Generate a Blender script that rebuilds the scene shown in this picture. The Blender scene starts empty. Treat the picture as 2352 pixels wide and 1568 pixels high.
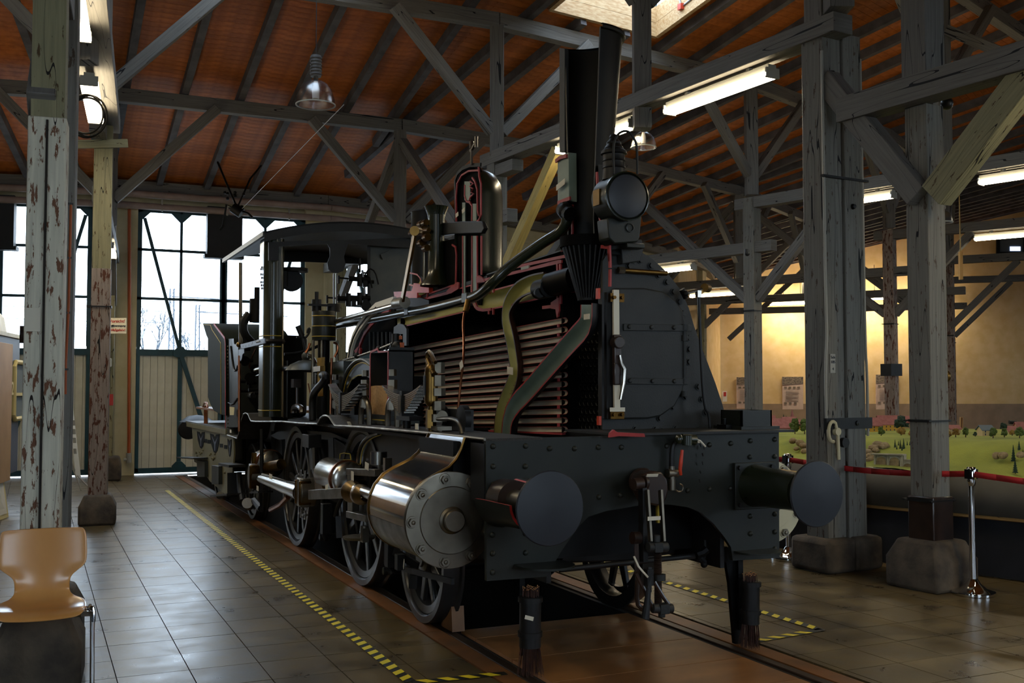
import bpy, bmesh, math, random
from mathutils import Vector, Matrix
random.seed(7)
SC = bpy.context.scene
COL = SC.collection
V = Vector
# ---------------------------------------------------------------- camera
F, PCX, PCY, EYE = 2400.0, 1176.0, 784.0, 1.65
PITCH = math.atan(104 / F); YAW = math.radians(24.5243)
vd = V((math.sin(YAW) * math.cos(PITCH), math.cos(YAW) * math.cos(PITCH), math.sin(PITCH)))
rd = V((math.cos(YAW), -math.sin(YAW), 0)); ud = rd.cross(vd)
C0 = V((0, 0, EYE))
cam = bpy.data.cameras.new('camera'); camo = bpy.data.objects.new('camera', cam); COL.objects.link(camo)
cam.sensor_width = 36; cam.lens = F / 2352 * 36; cam.clip_end = 400; cam.clip_start = 0.05
camo.location = C0
camo.rotation_euler = Matrix((rd, ud, -vd)).transposed().to_euler()
SC.camera = camo
SC.view_settings.view_transform = 'Standard'; SC.view_settings.look = 'None'
SC.view_settings.gamma = 1; SC.view_settings.use_curve_mapping = False
SC.view_settings.exposure = 0.0
# ---------------------------------------------------------------- world: bright overcast sky
W = bpy.data.worlds.new('world'); SC.world = W; W.use_nodes = True
SKY = 9.0
nt = W.node_tree; bg = nt.nodes['Background']
tc = nt.nodes.new('ShaderNodeTexCoord'); sx = nt.nodes.new('ShaderNodeSeparateXYZ'); cr = nt.nodes.new('ShaderNodeValToRGB')
nt.links.new(tc.outputs['Generated'], sx.inputs[0]); nt.links.new(sx.outputs['Z'], cr.inputs[0]); nt.links.new(cr.outputs[0], bg.inputs[0])
cr.color_ramp.elements[0].position = 0.0; cr.color_ramp.elements[0].color = (0.82, 0.91, 1.0, 1)
cr.color_ramp.elements[1].position = 0.8; cr.color_ramp.elements[1].color = (0.72, 0.84, 1.0, 1)
bg.inputs[1].default_value = SKY
LAMP = 34.0            # emission of the fluorescent tubes

def ray(px, py): return rd * ((px - PCX) / F) + ud * ((PCY - py) / F) + vd
def onx(px, py, x): d = ray(px, py); return C0 + d * (x / d.x)
def ony(px, py, y): d = ray(px, py); return C0 + d * (y / d.y)
def onz(px, py, z): d = ray(px, py); return C0 + d * ((z - EYE) / d.z)
def ond(px, py, dd): return C0 + ray(px, py) * dd
def onl(px, py, a, b):
    n = V((-(b.y - a.y), b.x - a.x, 0)); d = ray(px, py)
    return C0 + d * ((a - C0).dot(n) / d.dot(n))
# ---------------------------------------------------------------- polar frame of the roundhouse
TC = V((3.32, 42.8, 0)); BAY = 10.4
def rp(a, R, z=0.0):
    a = math.radians(a); return TC + V((math.sin(a) * R, -math.cos(a) * R, z))
def bp(a, s, r, z):      # bay coords: s along the chord (viewer's right), r apothem distance
    a = math.radians(a); return TC + V((math.sin(a), -math.cos(a), 0)) * r + V((math.cos(a), math.sin(a), 0)) * s + V((0, 0, z))
def roofz(r): return 6.40 + 0.225 * (r - 25.7)
# ---------------------------------------------------------------- materials
MATS = {}
def nmat(name):
    m = bpy.data.materials.new(name); m.use_nodes = True
    n = m.node_tree.nodes; b = n['Principled BSDF']; MATS[name] = m
    return m, n, m.node_tree.links, b
def hexc(h):
    c = [int(h[i:i + 2], 16) / 255 for i in (0, 2, 4)]
    return tuple([(x / 12.92 if x <= .04045 else ((x + .055) / 1.055) ** 2.4) for x in c]) + (1,)
def pm(name, c1, c2=None, scale=6, rough=.5, metal=0, bump=0, bscale=60, coat=0, lo=.35, hi=.65, stretch=None, r2=None, det=5, spec=None, coord='Object', rnd=0):
    m, n, l, b = nmat(name)
    c1 = hexc(c1) if isinstance(c1, str) else c1
    b.inputs['Roughness'].default_value = rough; b.inputs['Metallic'].default_value = metal
    b.inputs['Base Color'].default_value = c1
    if coat: b.inputs['Coat Weight'].default_value = coat; b.inputs['Coat Roughness'].default_value = .15
    if spec is not None: b.inputs['Specular IOR Level'].default_value = spec
    tcn = n.new('ShaderNodeTexCoord'); mp = n.new('ShaderNodeMapping'); l.new(tcn.outputs[coord], mp.inputs[0])
    if stretch: mp.inputs['Scale'].default_value = stretch
    col = None
    if c2 is not None:
        c2 = hexc(c2) if isinstance(c2, str) else c2
        t = n.new('ShaderNodeTexNoise'); t.inputs['Scale'].default_value = scale; t.inputs['Detail'].default_value = det
        l.new(mp.outputs[0], t.inputs[0])
        r = n.new('ShaderNodeValToRGB'); r.color_ramp.elements[0].position = lo; r.color_ramp.elements[1].position = hi
        r.color_ramp.elements[0].color = c1; r.color_ramp.elements[1].color = c2
        l.new(t.outputs[0], r.inputs[0]); col = r.outputs[0]
        if r2 is not None:
            mr = n.new('ShaderNodeMapRange'); mr.inputs['From Min'].default_value = lo; mr.inputs['From Max'].default_value = hi
            mr.inputs['To Min'].default_value = rough; mr.inputs['To Max'].default_value = r2
            l.new(t.outputs[0], mr.inputs[0]); l.new(mr.outputs[0], b.inputs['Roughness'])
    if rnd:
        oi = n.new('ShaderNodeObjectInfo'); mr = n.new('ShaderNodeMapRange'); mr.inputs['To Min'].default_value = 1 - rnd; mr.inputs['To Max'].default_value = 1 + rnd
        l.new(oi.outputs['Random'], mr.inputs[0]); hs = n.new('ShaderNodeHueSaturation'); l.new(mr.outputs[0], hs.inputs['Value'])
        if col is not None: l.new(col, hs.inputs['Color'])
        else: hs.inputs['Color'].default_value = c1
        col = hs.outputs[0]
    if col is not None: l.new(col, b.inputs['Base Color'])
    if bump:
        t2 = n.new('ShaderNodeTexNoise'); t2.inputs['Scale'].default_value = bscale; t2.inputs['Detail'].default_value = 4
        l.new(mp.outputs[0], t2.inputs[0]); bu = n.new('ShaderNodeBump'); bu.inputs['Strength'].default_value = bump; bu.inputs['Distance'].default_value = .01
        l.new(t2.outputs[0], bu.inputs['Height']); l.new(bu.outputs[0], b.inputs['Normal'])
    return m
def timber(name, paint, wood, dark, peel=.62, crack=.0, rough=.7, spec=.3):
    """old painted timber: long grain along UV.u, cracks, peeling patches showing wood"""
    m, n, l, b = nmat(name)
    b.inputs['Roughness'].default_value = rough; b.inputs['Specular IOR Level'].default_value = spec
    uv = n.new('ShaderNodeUVMap'); uv.uv_map = 'UVMap'
    mp = n.new('ShaderNodeMapping'); mp.inputs['Scale'].default_value = (1.2, 22, 1); l.new(uv.outputs[0], mp.inputs[0])
    g = n.new('ShaderNodeTexNoise'); g.inputs['Scale'].default_value = 2; g.inputs['Detail'].default_value = 5; l.new(mp.outputs[0], g.inputs[0])
    mp2 = n.new('ShaderNodeMapping'); mp2.inputs['Scale'].default_value = (2.2, 9, 1); l.new(uv.outputs[0], mp2.inputs[0])
    p = n.new('ShaderNodeTexNoise'); p.inputs['Scale'].default_value = 2.6; p.inputs['Detail'].default_value = 6; p.inputs['Roughness'].default_value = .68; l.new(mp2.outputs[0], p.inputs[0])
    r1 = n.new('ShaderNodeValToRGB'); r1.color_ramp.elements[0].position = .3; r1.color_ramp.elements[1].position = .7
    pc = hexc(paint); r1.color_ramp.elements[0].color = tuple(x * .72 for x in pc[:3]) + (1,); r1.color_ramp.elements[1].color = pc; l.new(g.outputs[0], r1.inputs[0])
    r2 = n.new('ShaderNodeValToRGB'); r2.color_ramp.elements[0].position = peel; r2.color_ramp.elements[1].position = peel + .02
    r2.color_ramp.elements[0].color = (0, 0, 0, 1); r2.color_ramp.elements[1].color = (1, 1, 1, 1); l.new(p.outputs[0], r2.inputs[0])
    mx = n.new('ShaderNodeMix'); mx.data_type = 'RGBA'; l.new(r2.outputs[0], mx.inputs[0]); l.new(r1.outputs[0], mx.inputs[6]); mx.inputs[7].default_value = hexc(wood)
    # cracks: a thin wandering dark line
    mp3 = n.new('ShaderNodeMapping'); mp3.inputs['Scale'].default_value = (.35, 5.5, 1); l.new(uv.outputs[0], mp3.inputs[0])
    c = n.new('ShaderNodeTexNoise'); c.inputs['Scale'].default_value = 1.5; c.inputs['Detail'].default_value = 1; l.new(mp3.outputs[0], c.inputs[0])
    mt = n.new('ShaderNodeMath'); mt.operation = 'SUBTRACT'; l.new(c.outputs[0], mt.inputs[0]); mt.inputs[1].default_value = .5
    ab = n.new('ShaderNodeMath'); ab.operation = 'ABSOLUTE'; l.new(mt.outputs[0], ab.inputs[0])
    lt = n.new('ShaderNodeMath'); lt.operation = 'LESS_THAN'; l.new(ab.outputs[0], lt.inputs[0]); lt.inputs[1].default_value = .0022 + crack * .3
    mx2 = n.new('ShaderNodeMix'); mx2.data_type = 'RGBA'; l.new(lt.outputs[0], mx2.inputs[0]); l.new(mx.outputs[2], mx2.inputs[6]); mx2.inputs[7].default_value = hexc(dark)
    l.new(mx2.outputs[2], b.inputs['Base Color'])
    ad = n.new('ShaderNodeMath'); ad.operation = 'SUBTRACT'; l.new(g.outputs[0], ad.inputs[0]); l.new(r2.outputs[0], ad.inputs[1])
    ad2 = n.new('ShaderNodeMath'); ad2.operation = 'SUBTRACT'; l.new(ad.outputs[0], ad2.inputs[0]); l.new(lt.outputs[0], ad2.inputs[1])
    bu = n.new('ShaderNodeBump'); bu.inputs['Strength'].default_value = .5; bu.inputs['Distance'].default_value = .006
    l.new(ad2.outputs[0], bu.inputs['Height']); l.new(bu.outputs[0], b.inputs['Normal'])
    return m
def emit(name, col, s):
    m = bpy.data.materials.new(name); m.use_nodes = True; n = m.node_tree.nodes; n.clear()
    e = n.new('ShaderNodeEmission'); e.inputs[0].default_value = col; e.inputs[1].default_value = s
    o = n.new('ShaderNodeOutputMaterial'); m.node_tree.links.new(e.outputs[0], o.inputs[0]); MATS[name] = m; return m
def glass(name, tint=(.9, .95, 1, 1), frac=.08, rough=.02):
    m = bpy.data.materials.new(name); m.use_nodes = True; n = m.node_tree.nodes; n.clear(); l = m.node_tree.links
    t = n.new('ShaderNodeBsdfTransparent'); t.inputs[0].default_value = tint
    g = n.new('ShaderNodeBsdfGlossy'); g.inputs['Roughness'].default_value = rough
    x = n.new('ShaderNodeMixShader'); x.inputs[0].default_value = frac; l.new(t.outputs[0], x.inputs[1]); l.new(g.outputs[0], x.inputs[2])
    o = n.new('ShaderNodeOutputMaterial'); l.new(x.outputs[0], o.inputs[0]); MATS[name] = m; return m

timber('beam_blue', '706d68', '5c5348', '15161a', .66, .004)
timber('post_white', 'd2cdb8', '6a4630', '1c120d', .56, .0005)
timber('post_pale_lamplit', 'b8a262', '7a6236', '2a2010', .64, .001)  # yellowish timber of one brace, lamp light on it painted into the colour
timber('post_grey', '77746c', '4a3d30', '0e0e10', .60, .006)
timber('post_olive', '8b8566', '4b3a22', '15110b', .60, .004)
timber('post_red', '94857a', '54301f', '14100c', .54, .002)
timber('wood_bare', 'c79a5c', 'a8783c', '6a4520', .7)
pm('rafter', '5e5c60', '49474a', scale=4, rough=.75, spec=.2)
pm('ceiling_board', 'b3652a', '96521c', scale=9, rough=.55, stretch=(1, 1, 1), rnd=.16, spec=.25)
pm('new_wood', 'c9ad84', 'b08b5c', scale=6, rough=.6, stretch=(1, 6, 6))
pm('joint_dark', '1d1712', '2a231c', scale=8, rough=.9)
pm('stone', '5d5142', '372f27', scale=5, rough=.85, bump=.5, bscale=25)
pm('plaster_yellow', 'cbb184', 'c0a470', scale=3, rough=.85, bump=.12, bscale=8)
pm('plaster_dado', '8b7762', '7f6c58', scale=3, rough=.8)
pm('dark_wall', '4a4038', '3a322c', scale=3, rough=.85)
pm('gate_teal', '14424c', '0f3640', scale=6, rough=.45)
pm('gate_board', 'd0cdbc', 'c2bfad', scale=4, rough=.6, rnd=.04)
pm('black_sheet', '0b0b0d', '131316', scale=8, rough=.6)
pm('pilaster', 'c4ba98', 'b5aa86', scale=3, rough=.8)
pm('pipe_paint', '9a8780', '877670', scale=5, rough=.5)
pm('loco_green', '161915', '1d201b', scale=3.5, rough=.42, lo=.3, hi=.7, spec=.32, coat=.06, bump=.06, bscale=30)
pm('loco_olive', '171d12', '1e2417', scale=3, rough=.26, coat=.3)
pm('loco_dark', '101011', '181818', scale=6, rough=.48, spec=.3, bump=.05)
pm('loco_black', '040404', '070707', scale=8, rough=.5, spec=.18)
pm('soot', '030304', '060607', scale=8, rough=.9, spec=.1)
pm('smokebox_paint', '202222', '292a2a', scale=5, rough=.5, spec=.3, bump=.12, bscale=90)
pm('cut_red', 'a0383c', '8f2b2c', scale=9, rough=.55)
pm('cut_red_dark', '9c1512', '86120e', scale=9, rough=.55)
pm('signal_red', 'c03a1c', 'a82c14', scale=9, rough=.4)
pm('tube_inside', 'aca08c', '968b78', scale=5, rough=.5)
pm('pipe_yellow', '9e9a58', 'aaa666', scale=5, rough=.55)
pm('pipe_greengrey', '6f7d71', '7c897d', scale=5, rough=.5)
pm('pipe_brown', '3c2013', '2c170e', scale=12, rough=.5)
pm('steel', 'aaa69e', rough=.24, metal=1)
pm('steel_mirror', 'c3c2c4', 'b5b4b6', scale=3, rough=.09, metal=1, r2=.14)
pm('steel_dull', '7d776b', '6e695e', scale=8, rough=.36, metal=1, r2=.5)
pm('brass', '7e6234', '664e2a', scale=10, rough=.36, metal=1)
pm('bronze_dark', '6e5026', '4a3418', scale=14, rough=.32, metal=1)
pm('copper', '9a6446', '7e4e36', scale=12, rough=.3, metal=1)
pm('chrome', 'd8dadc', rough=.06, metal=1)
pm('iron_wheel', '1f2021', '2a2a29', scale=6, rough=.36, coat=.2)
pm('iron_brown', '33241d', '221814', scale=8, rough=.32, coat=.3)
pm('buffer_face', '202329', '272a30', scale=4, rough=.45, spec=.35)
pm('tread_plate', '2c2925', '211f1c', scale=30, rough=.6, bump=1, bscale=120)
pm('sand', 'b98f5c', 'a27a48', scale=60, rough=.95)
pm('patina', '363a38', '43443e', scale=6, rough=.45, metal=.3)
pm('bunker_green', '141b12', '191f15', scale=4, rough=.75, spec=.12)
pm('khaki', '6e694c', '625d42', scale=4, rough=.45)
pm('line_yellow', 'b39a2c', rough=.5)
pm('tag_white', 'c9c2ae', rough=.6)
pm('twig', '4a2a20', '2e1c18', scale=30, rough=.7)
pm('twig_tip', 'b07a48', rough=.6)
pm('beech', 'dca05c', 'cf8e48', scale=3, rough=.3, stretch=(1, 1, .25), coat=.35)
pm('plank_floor', '9a6a3c', '6c482a', scale=2.2, rough=.42, stretch=(1, 2, 1), lo=.3, hi=.75, rnd=.07)
pm('trim_wood', '7e5026', '63401e', scale=4, rough=.5)
pm('rail', '3a2f28', '4a3c33', scale=10, rough=.45, metal=.6)
pm('pit', '15130f', '0e0c0a', scale=3, rough=.9)
pm('tape_yellow', 'd8c41c', rough=.5)
pm('tape_black', '15150f', rough=.5)
pm('rope_red', 'a30c12', '930a10', scale=20, rough=.7)
pm('cloth_black', '14151a', '1b1c22', scale=4, rough=.95)
pm('fascia_grey', '58544c', '504c45', scale=4, rough=.7)
pm('coach_cream', 'c9c2a2', 'b6ad8c', scale=2, rough=.5)
pm('coach_blue', '4c5468', '434a5c', scale=3, rough=.5)
pm('coach_tan', 'b08a58', 'a37d4c', scale=3, rough=.6)
pm('white_board', 'd8d5c8', rough=.6)
pm('cream_board', 'cdbf84', rough=.6)
pm('sign_white', 'd6d0bd', rough=.4)
pm('ink_red', 'b03028', rough=.5)
pm('ink_dark', '202838', rough=.5)
pm('poster', 'c2ac9e', 'b8a294', scale=8, rough=.6)
pm('poster_dark', '3c342e', '8a7c6c', scale=9, rough=.6, coord='Generated')
pm('poster_print', '8c7c70', rough=.7)
pm('gravel', '8f8f8c', '7c7b78', scale=3, rough=.95)
pm('far_tree', '5c636c', '4e555e', scale=3, rough=.9)
pm('orange_paint', 'd07018', rough=.5)
pm('conduit', '8d9298', rough=.35, metal=.8)
pm('cable_black', '141416', rough=.5)
pm('cable_orange', 'a8501c', rough=.5)
pm('grass', '95983a', '6f762c', scale=2.2, rough=.95, bump=.6, bscale=80, lo=.3, hi=.7)
pm('rock', 'a08a68', '6a5a42', scale=14, rough=.9, bump=.8, bscale=20)
pm('road', 'a8a490', rough=.9)
pm('leaf_dark', '1c3322', '142818', scale=30, rough=.9)
pm('leaf_mid', '4c5c22', '3a4a1a', scale=30, rough=.9)
pm('leaf_autumn', '8a6a2a', '6e5420', scale=30, rough=.9)
pm('house_yellow', 'c89a34', rough=.8)
pm('house_tan', 'b8a070', rough=.8)
pm('roof_red', '945a52', '824a44', scale=20, rough=.8)
pm('roof_grey', '5a6468', rough=.8)
pm('arcade_stone', 'a8a28e', '8f8a78', scale=12, rough=.85)
pm('fixture_grey', '9a988e', rough=.5)
pm('lamp_body', '4a4a4c', rough=.5)
pm('cctv', '141416', rough=.4)
emit('tube_glow', (1.0, .84, .56, 1), LAMP)
emit('wall_tube_glow', (1.0, .84, .58, 1), LAMP * 3.2)
emit('screen_glow', (.6, .7, 1, 1), 2.0)
glass('window_glass', (.93, .97, 1, 1), .06)
glass('prism_glass', (.78, .76, .8, 1), .16, .25)
def M(n): return MATS[n]

def floor_mat():
    m, n, l, b = nmat('floor_tile')
    g = n.new('ShaderNodeNewGeometry'); s = n.new('ShaderNodeVectorMath'); s.operation = 'SCALE'; s.inputs[3].default_value = 2.5; l.new(g.outputs['Position'], s.inputs[0])
    fl = n.new('ShaderNodeVectorMath'); fl.operation = 'FLOOR'; l.new(s.outputs[0], fl.inputs[0])
    sep = n.new('ShaderNodeSeparateXYZ'); l.new(fl.outputs[0], sep.inputs[0]); cb = n.new('ShaderNodeCombineXYZ'); l.new(sep.outputs[0], cb.inputs[0]); l.new(sep.outputs[1], cb.inputs[1])
    wn = n.new('ShaderNodeTexWhiteNoise'); l.new(cb.outputs[0], wn.inputs[0])
    t = n.new('ShaderNodeTexNoise'); t.inputs['Scale'].default_value = 3.2; t.inputs['Detail'].default_value = 7; t.inputs['Roughness'].default_value = .65; l.new(g.outputs['Position'], t.inputs[0])
    r = n.new('ShaderNodeValToRGB'); e = r.color_ramp.elements; e[0].position = .3; e[0].color = hexc('3a3123'); e[1].position = .72; e[1].color = hexc('6e5d3a'); l.new(t.outputs[0], r.inputs[0])
    # pale scratches and specks, streaked along x
    mp = n.new('ShaderNodeMapping'); mp.inputs['Scale'].default_value = (16, 60, 1); l.new(g.outputs['Position'], mp.inputs[0])
    t2 = n.new('ShaderNodeTexNoise'); t2.inputs['Scale'].default_value = 1.6; t2.inputs['Detail'].default_value = 5; t2.inputs['Roughness'].default_value = .7; l.new(mp.outputs[0], t2.inputs[0])
    r2 = n.new('ShaderNodeValToRGB'); e = r2.color_ramp.elements; e[0].position = .56; e[0].color = (0, 0, 0, 1); e[1].position = .74; e[1].color = (.4, .4, .4, 1); l.new(t2.outputs[0], r2.inputs[0])
    mx = n.new('ShaderNodeMix'); mx.data_type = 'RGBA'; l.new(r2.outputs[0], mx.inputs[0]); l.new(r.outputs[0], mx.inputs[6]); mx.inputs[7].default_value = hexc('8f856c')
    hs = n.new('ShaderNodeHueSaturation'); mr = n.new('ShaderNodeMapRange'); mr.inputs['To Min'].default_value = .82; mr.inputs['To Max'].default_value = 1.16
    l.new(wn.outputs[0], mr.inputs[0]); l.new(mr.outputs[0], hs.inputs['Value']); l.new(mx.outputs[2], hs.inputs['Color']); l.new(hs.outputs[0], b.inputs['Base Color'])
    mr2 = n.new('ShaderNodeMapRange'); mr2.inputs['From Min'].default_value = .3; mr2.inputs['From Max'].default_value = .7; mr2.inputs['To Min'].default_value = .25; mr2.inputs['To Max'].default_value = .40
    l.new(t.outputs[0], mr2.inputs[0]); l.new(mr2.outputs[0], b.inputs['Roughness'])
    b.inputs['Specular IOR Level'].default_value = .5
    bu = n.new('ShaderNodeBump'); bu.inputs['Strength'].default_value = .15; bu.inputs['Distance'].default_value = .002; l.new(t2.outputs[0], bu.inputs['Height']); l.new(bu.outputs[0], b.inputs['Normal'])
floor_mat()
# ---------------------------------------------------------------- mesh helpers
ORG = {}
CX = 3.32
class MB:
    def __init__(s): s.v = []; s.f = []; s.m = []; s.uv = {}; s.mi = 0
    def add(s, vs, fs, uvs=None):
        o = len(s.v); s.v += [V(p) for p in vs]
        for i, f in enumerate(fs):
            if uvs: s.uv[len(s.f)] = uvs[i]
            s.f.append([o + k for k in f]); s.m.append(s.mi)
        return s
    def box(s, a, b):
        a = V(a); b = V(b)
        vs = [V((x, y, z)) for z in (a.z, b.z) for y in (a.y, b.y) for x in (a.x, b.x)]
        return s.add(vs, [(0, 2, 3, 1), (4, 5, 7, 6), (0, 1, 5, 4), (1, 3, 7, 5), (3, 2, 6, 7), (2, 0, 4, 6)])
    def boxc(s, c, sx, sy, sz): c = V(c); h = V((sx, sy, sz)) / 2; return s.box(c - h, c + h)
    def beam(s, p1, p2, w, h, up=V((0, 0, 1)), taper=1, ch=0.0):
        p1 = V(p1); p2 = V(p2); d = (p2 - p1); L = d.length; d.normalize(); up = V(up)
        if abs(d.dot(up)) > .98: up = V((math.cos(YAW), -math.sin(YAW), 0)) if abs(d.z) > .9 else V((0, 0, 1))
        r = d.cross(up).normalized(); u = r.cross(d)
        vs = []; 
        for p, k in ((p1, 1), (p2, taper)):
            vs += [p + r * (sx * w / 2 * k) + u * (sy * h / 2 * k) for sx, sy in ((-1, -1), (1, -1), (1, 1), (-1, 1))]
        ro = random.random() * 40; fs = [(0, 1, 5, 4), (1, 2, 6, 5), (2, 3, 7, 6), (3, 0, 4, 7), (3, 2, 1, 0), (4, 5, 6, 7)]
        uv = []
        for i in range(4):
            ww = w if i % 2 == 0 else h; a = ro + i * 3.1
            uv.append([(ro, a), (ro, a + ww), (ro + L, a + ww), (ro + L, a)])
        uv += [[(ro, ro), (ro + w, ro), (ro + w, ro + h), (ro, ro + h)]] * 2
        return s.add(vs, fs, uv)
    def frame(s, d):
        d = V(d).normalized(); a = V((0, 0, 1)) if abs(d.z) < .9 else V((1, 0, 0))
        r = d.cross(a).normalized(); return r, r.cross(d).normalized()
    def cyl(s, p1, p2, r1, r2=None, n=16, caps=True):
        r2 = r1 if r2 is None else r2; p1 = V(p1); p2 = V(p2); a, b = s.frame(p2 - p1); vs = []
        for p, r in ((p1, r1), (p2, r2)):
            vs += [p + (a * math.cos(t) + b * math.sin(t)) * r for t in [2 * math.pi * i / n for i in range(n)]]
        fs = [(i, (i + 1) % n, n + (i + 1) % n, n + i) for i in range(n)]
        if caps: fs += [tuple(range(n - 1, -1, -1)), tuple(range(n, 2 * n))]
        return s.add(vs, fs)
    def tube(s, pts, r, n=8, smooth=0, caps=True):
        pts = [V(p) for p in pts]
        for _ in range(smooth):
            q = [pts[0]]
            for i in range(len(pts) - 1): q += [pts[i].lerp(pts[i + 1], .25), pts[i].lerp(pts[i + 1], .75)]
            pts = q + [pts[-1]]
        rs = r if isinstance(r, (list, tuple)) else [r] * len(pts)
        if len(rs) != len(pts): rs = [rs[0] + (rs[-1] - rs[0]) * i / (len(pts) - 1) for i in range(len(pts))]
        vs = []; a = None
        for i, p in enumerate(pts):
            d = (pts[min(i + 1, len(pts) - 1)] - pts[max(i - 1, 0)]).normalized()
            if a is None: a, b = s.frame(d)
            else:
                a = (a - d * a.dot(d)).normalized(); b = a.cross(d).normalized() * -1
            b = d.cross(a).normalized()
            vs += [p + (a * math.cos(t) + b * math.sin(t)) * rs[i] for t in [2 * math.pi * k / n for k in range(n)]]
        fs = [(i * n + k, i * n + (k + 1) % n, (i + 1) * n + (k + 1) % n, (i + 1) * n + k) for i in range(len(pts) - 1) for k in range(n)]
        if caps: fs += [tuple(range(n - 1, -1, -1)), tuple(range((len(pts) - 1) * n, len(pts) * n))]
        return s.add(vs, fs)
    def lathe(s, prof, org, axis=(0, 0, 1), n=24, a0=0, a1=360, ref=None):
        """prof: (radius, height) ; angle measured from ref direction"""
        org = V(org); ax = V(axis).normalized()
        if ref is None: a, b = s.frame(ax)
        else: a = V(ref).normalized(); b = ax.cross(a).normalized()
        full = abs(a1 - a0) >= 359.9; k = n if full else n + 1; vs = []
        for r, h in prof:
            for i in range(k):
                t = math.radians(a0 + (a1 - a0) * i / n); vs.append(org + ax * h + (a * math.cos(t) + b * math.sin(t)) * r)
        fs = []
        for j in range(len(prof) - 1):
            for i in range(n):
                i2 = (i + 1) % k if full else i + 1
                fs.append((j * k + i, j * k + i2, (j + 1) * k + i2, (j + 1) * k + i))
        return s.add(vs, fs)
    def prism(s, pts, ext):
        pts = [V(p) for p in pts]; ext = V(ext); n = len(pts); vs = pts + [p + ext for p in pts]
        return s.add(vs, [tuple(range(n)), tuple(range(2 * n - 1, n - 1, -1))] + [(i, n + i, n + (i + 1) % n, (i + 1) % n) for i in range(n)])
    def strip(s, pts, w, ext, closed=False):
        """ribbon of width w following pts in the plane normal to ext, extruded by ext"""
        pts = [V(p) for p in pts]; ext = V(ext); nn = ext.normalized(); L = []; R = []; N = len(pts)
        for i, p in enumerate(pts):
            a = pts[(i - 1) % N] if (closed or i > 0) else p; b = pts[(i + 1) % N] if (closed or i < N - 1) else p
            d = (b - a).normalized(); o = nn.cross(d) * (w / 2); L.append(p + o); R.append(p - o)
        for i in range(N if closed else N - 1):
            j = (i + 1) % N; s.prism([L[i], L[j], R[j], R[i]], ext)
        return s
    def halfpipe(s, pts, r, t=.012, X=V((1, 0, 0)), n=8, mats=(0, 1, 2), smooth=0):
        """pipe cut lengthwise, open towards -X: inner surface, outer surface, cut edges"""
        pts = [V(p) for p in pts]
        for _ in range(smooth):
            q = [pts[0]]
            for i in range(len(pts) - 1): q += [pts[i].lerp(pts[i + 1], .25), pts[i].lerp(pts[i + 1], .75)]
            pts = q + [pts[-1]]
        rs = r if isinstance(r, (list, tuple)) else [r, r]
        N = len(pts); inn = []; out = []
        for i, p in enumerate(pts):
            d = (pts[min(i + 1, N - 1)] - pts[max(i - 1, 0)]).normalized(); nn = d.cross(X).normalized(); rr = rs[0] + (rs[-1] - rs[0]) * i / (N - 1)
            inn += [p + (nn * math.cos(a) + X * math.sin(a)) * rr for a in [math.pi * k / n for k in range(n + 1)]]
            out += [p + (nn * math.cos(a) + X * math.sin(a)) * (rr + t) for a in [math.pi * k / n for k in range(n + 1)]]
        k1 = n + 1; m0 = s.mi; o = len(inn)
        s.mi = mats[0]; s.add(inn, [(i * k1 + k, i * k1 + k + 1, (i + 1) * k1 + k + 1, (i + 1) * k1 + k) for i in range(N - 1) for k in range(n)])
        s.mi = mats[1]; s.add(out, [(i * k1 + k + 1, i * k1 + k, (i + 1) * k1 + k, (i + 1) * k1 + k + 1) for i in range(N - 1) for k in range(n)])
        s.mi = mats[2]
        for k in (0, n):
            for i in range(N - 1): s.add([inn[i * k1 + k], inn[(i + 1) * k1 + k], out[(i + 1) * k1 + k], out[i * k1 + k]], [(0, 1, 2, 3)])
        for i in (0, N - 1):
            for k in range(n): s.add([inn[i * k1 + k], inn[i * k1 + k + 1], out[i * k1 + k + 1], out[i * k1 + k]], [(0, 1, 2, 3)])
        s.mi = m0; return s
    def ball(s, c, r, n=10, sc=(1, 1, 1)):
        c = V(c); m = max(4, n // 2); vs = [c + V((0, 0, r * sc[2]))]
        for j in range(1, m):
            ph = math.pi * j / m
            vs += [c + V((r * sc[0] * math.sin(ph) * math.cos(2 * math.pi * i / n), r * sc[1] * math.sin(ph) * math.sin(2 * math.pi * i / n), r * sc[2] * math.cos(ph))) for i in range(n)]
        vs.append(c - V((0, 0, r * sc[2]))); last = len(vs) - 1
        fs = [(0, 1 + i, 1 + (i + 1) % n) for i in range(n)]
        for j in range(m - 2):
            for i in range(n): fs.append((1 + j * n + i, 1 + (j + 1) * n + i, 1 + (j + 1) * n + (i + 1) % n, 1 + j * n + (i + 1) % n))
        fs += [(last, 1 + (m - 2) * n + (i + 1) % n, 1 + (m - 2) * n + i) for i in range(n)]
        return s.add(vs, fs)
    def hexn(s, p1, p2, r): return s.cyl(p1, p2, r, n=6)
    def build(s, name, mat, parent=None, bevel=0, smooth=35, org=None):
        mats = mat if isinstance(mat, (list, tuple)) else [mat]
        lo = V((min(p.x for p in s.v), min(p.y for p in s.v), min(p.z for p in s.v))); hi = V((max(p.x for p in s.v), max(p.y for p in s.v), max(p.z for p in s.v)))
        o = V(org) if org is not None else V(((lo.x + hi.x) / 2, (lo.y + hi.y) / 2, lo.z))
        me = bpy.data.meshes.new(name); me.from_pydata([p - o for p in s.v], [], s.f)
        for mm in mats: me.materials.append(M(mm))
        me.polygons.foreach_set('material_index', s.m)
        if s.uv:
            ul = me.uv_layers.new(name='UVMap')
            for pi, uvs in s.uv.items():
                p = me.polygons[pi]
                for k, li in enumerate(p.loop_indices): ul.data[li].uv = uvs[k]
        me.polygons.foreach_set('use_smooth', [True] * len(s.f)); me.update()
        me.set_sharp_from_angle(angle=math.radians(smooth))
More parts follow.
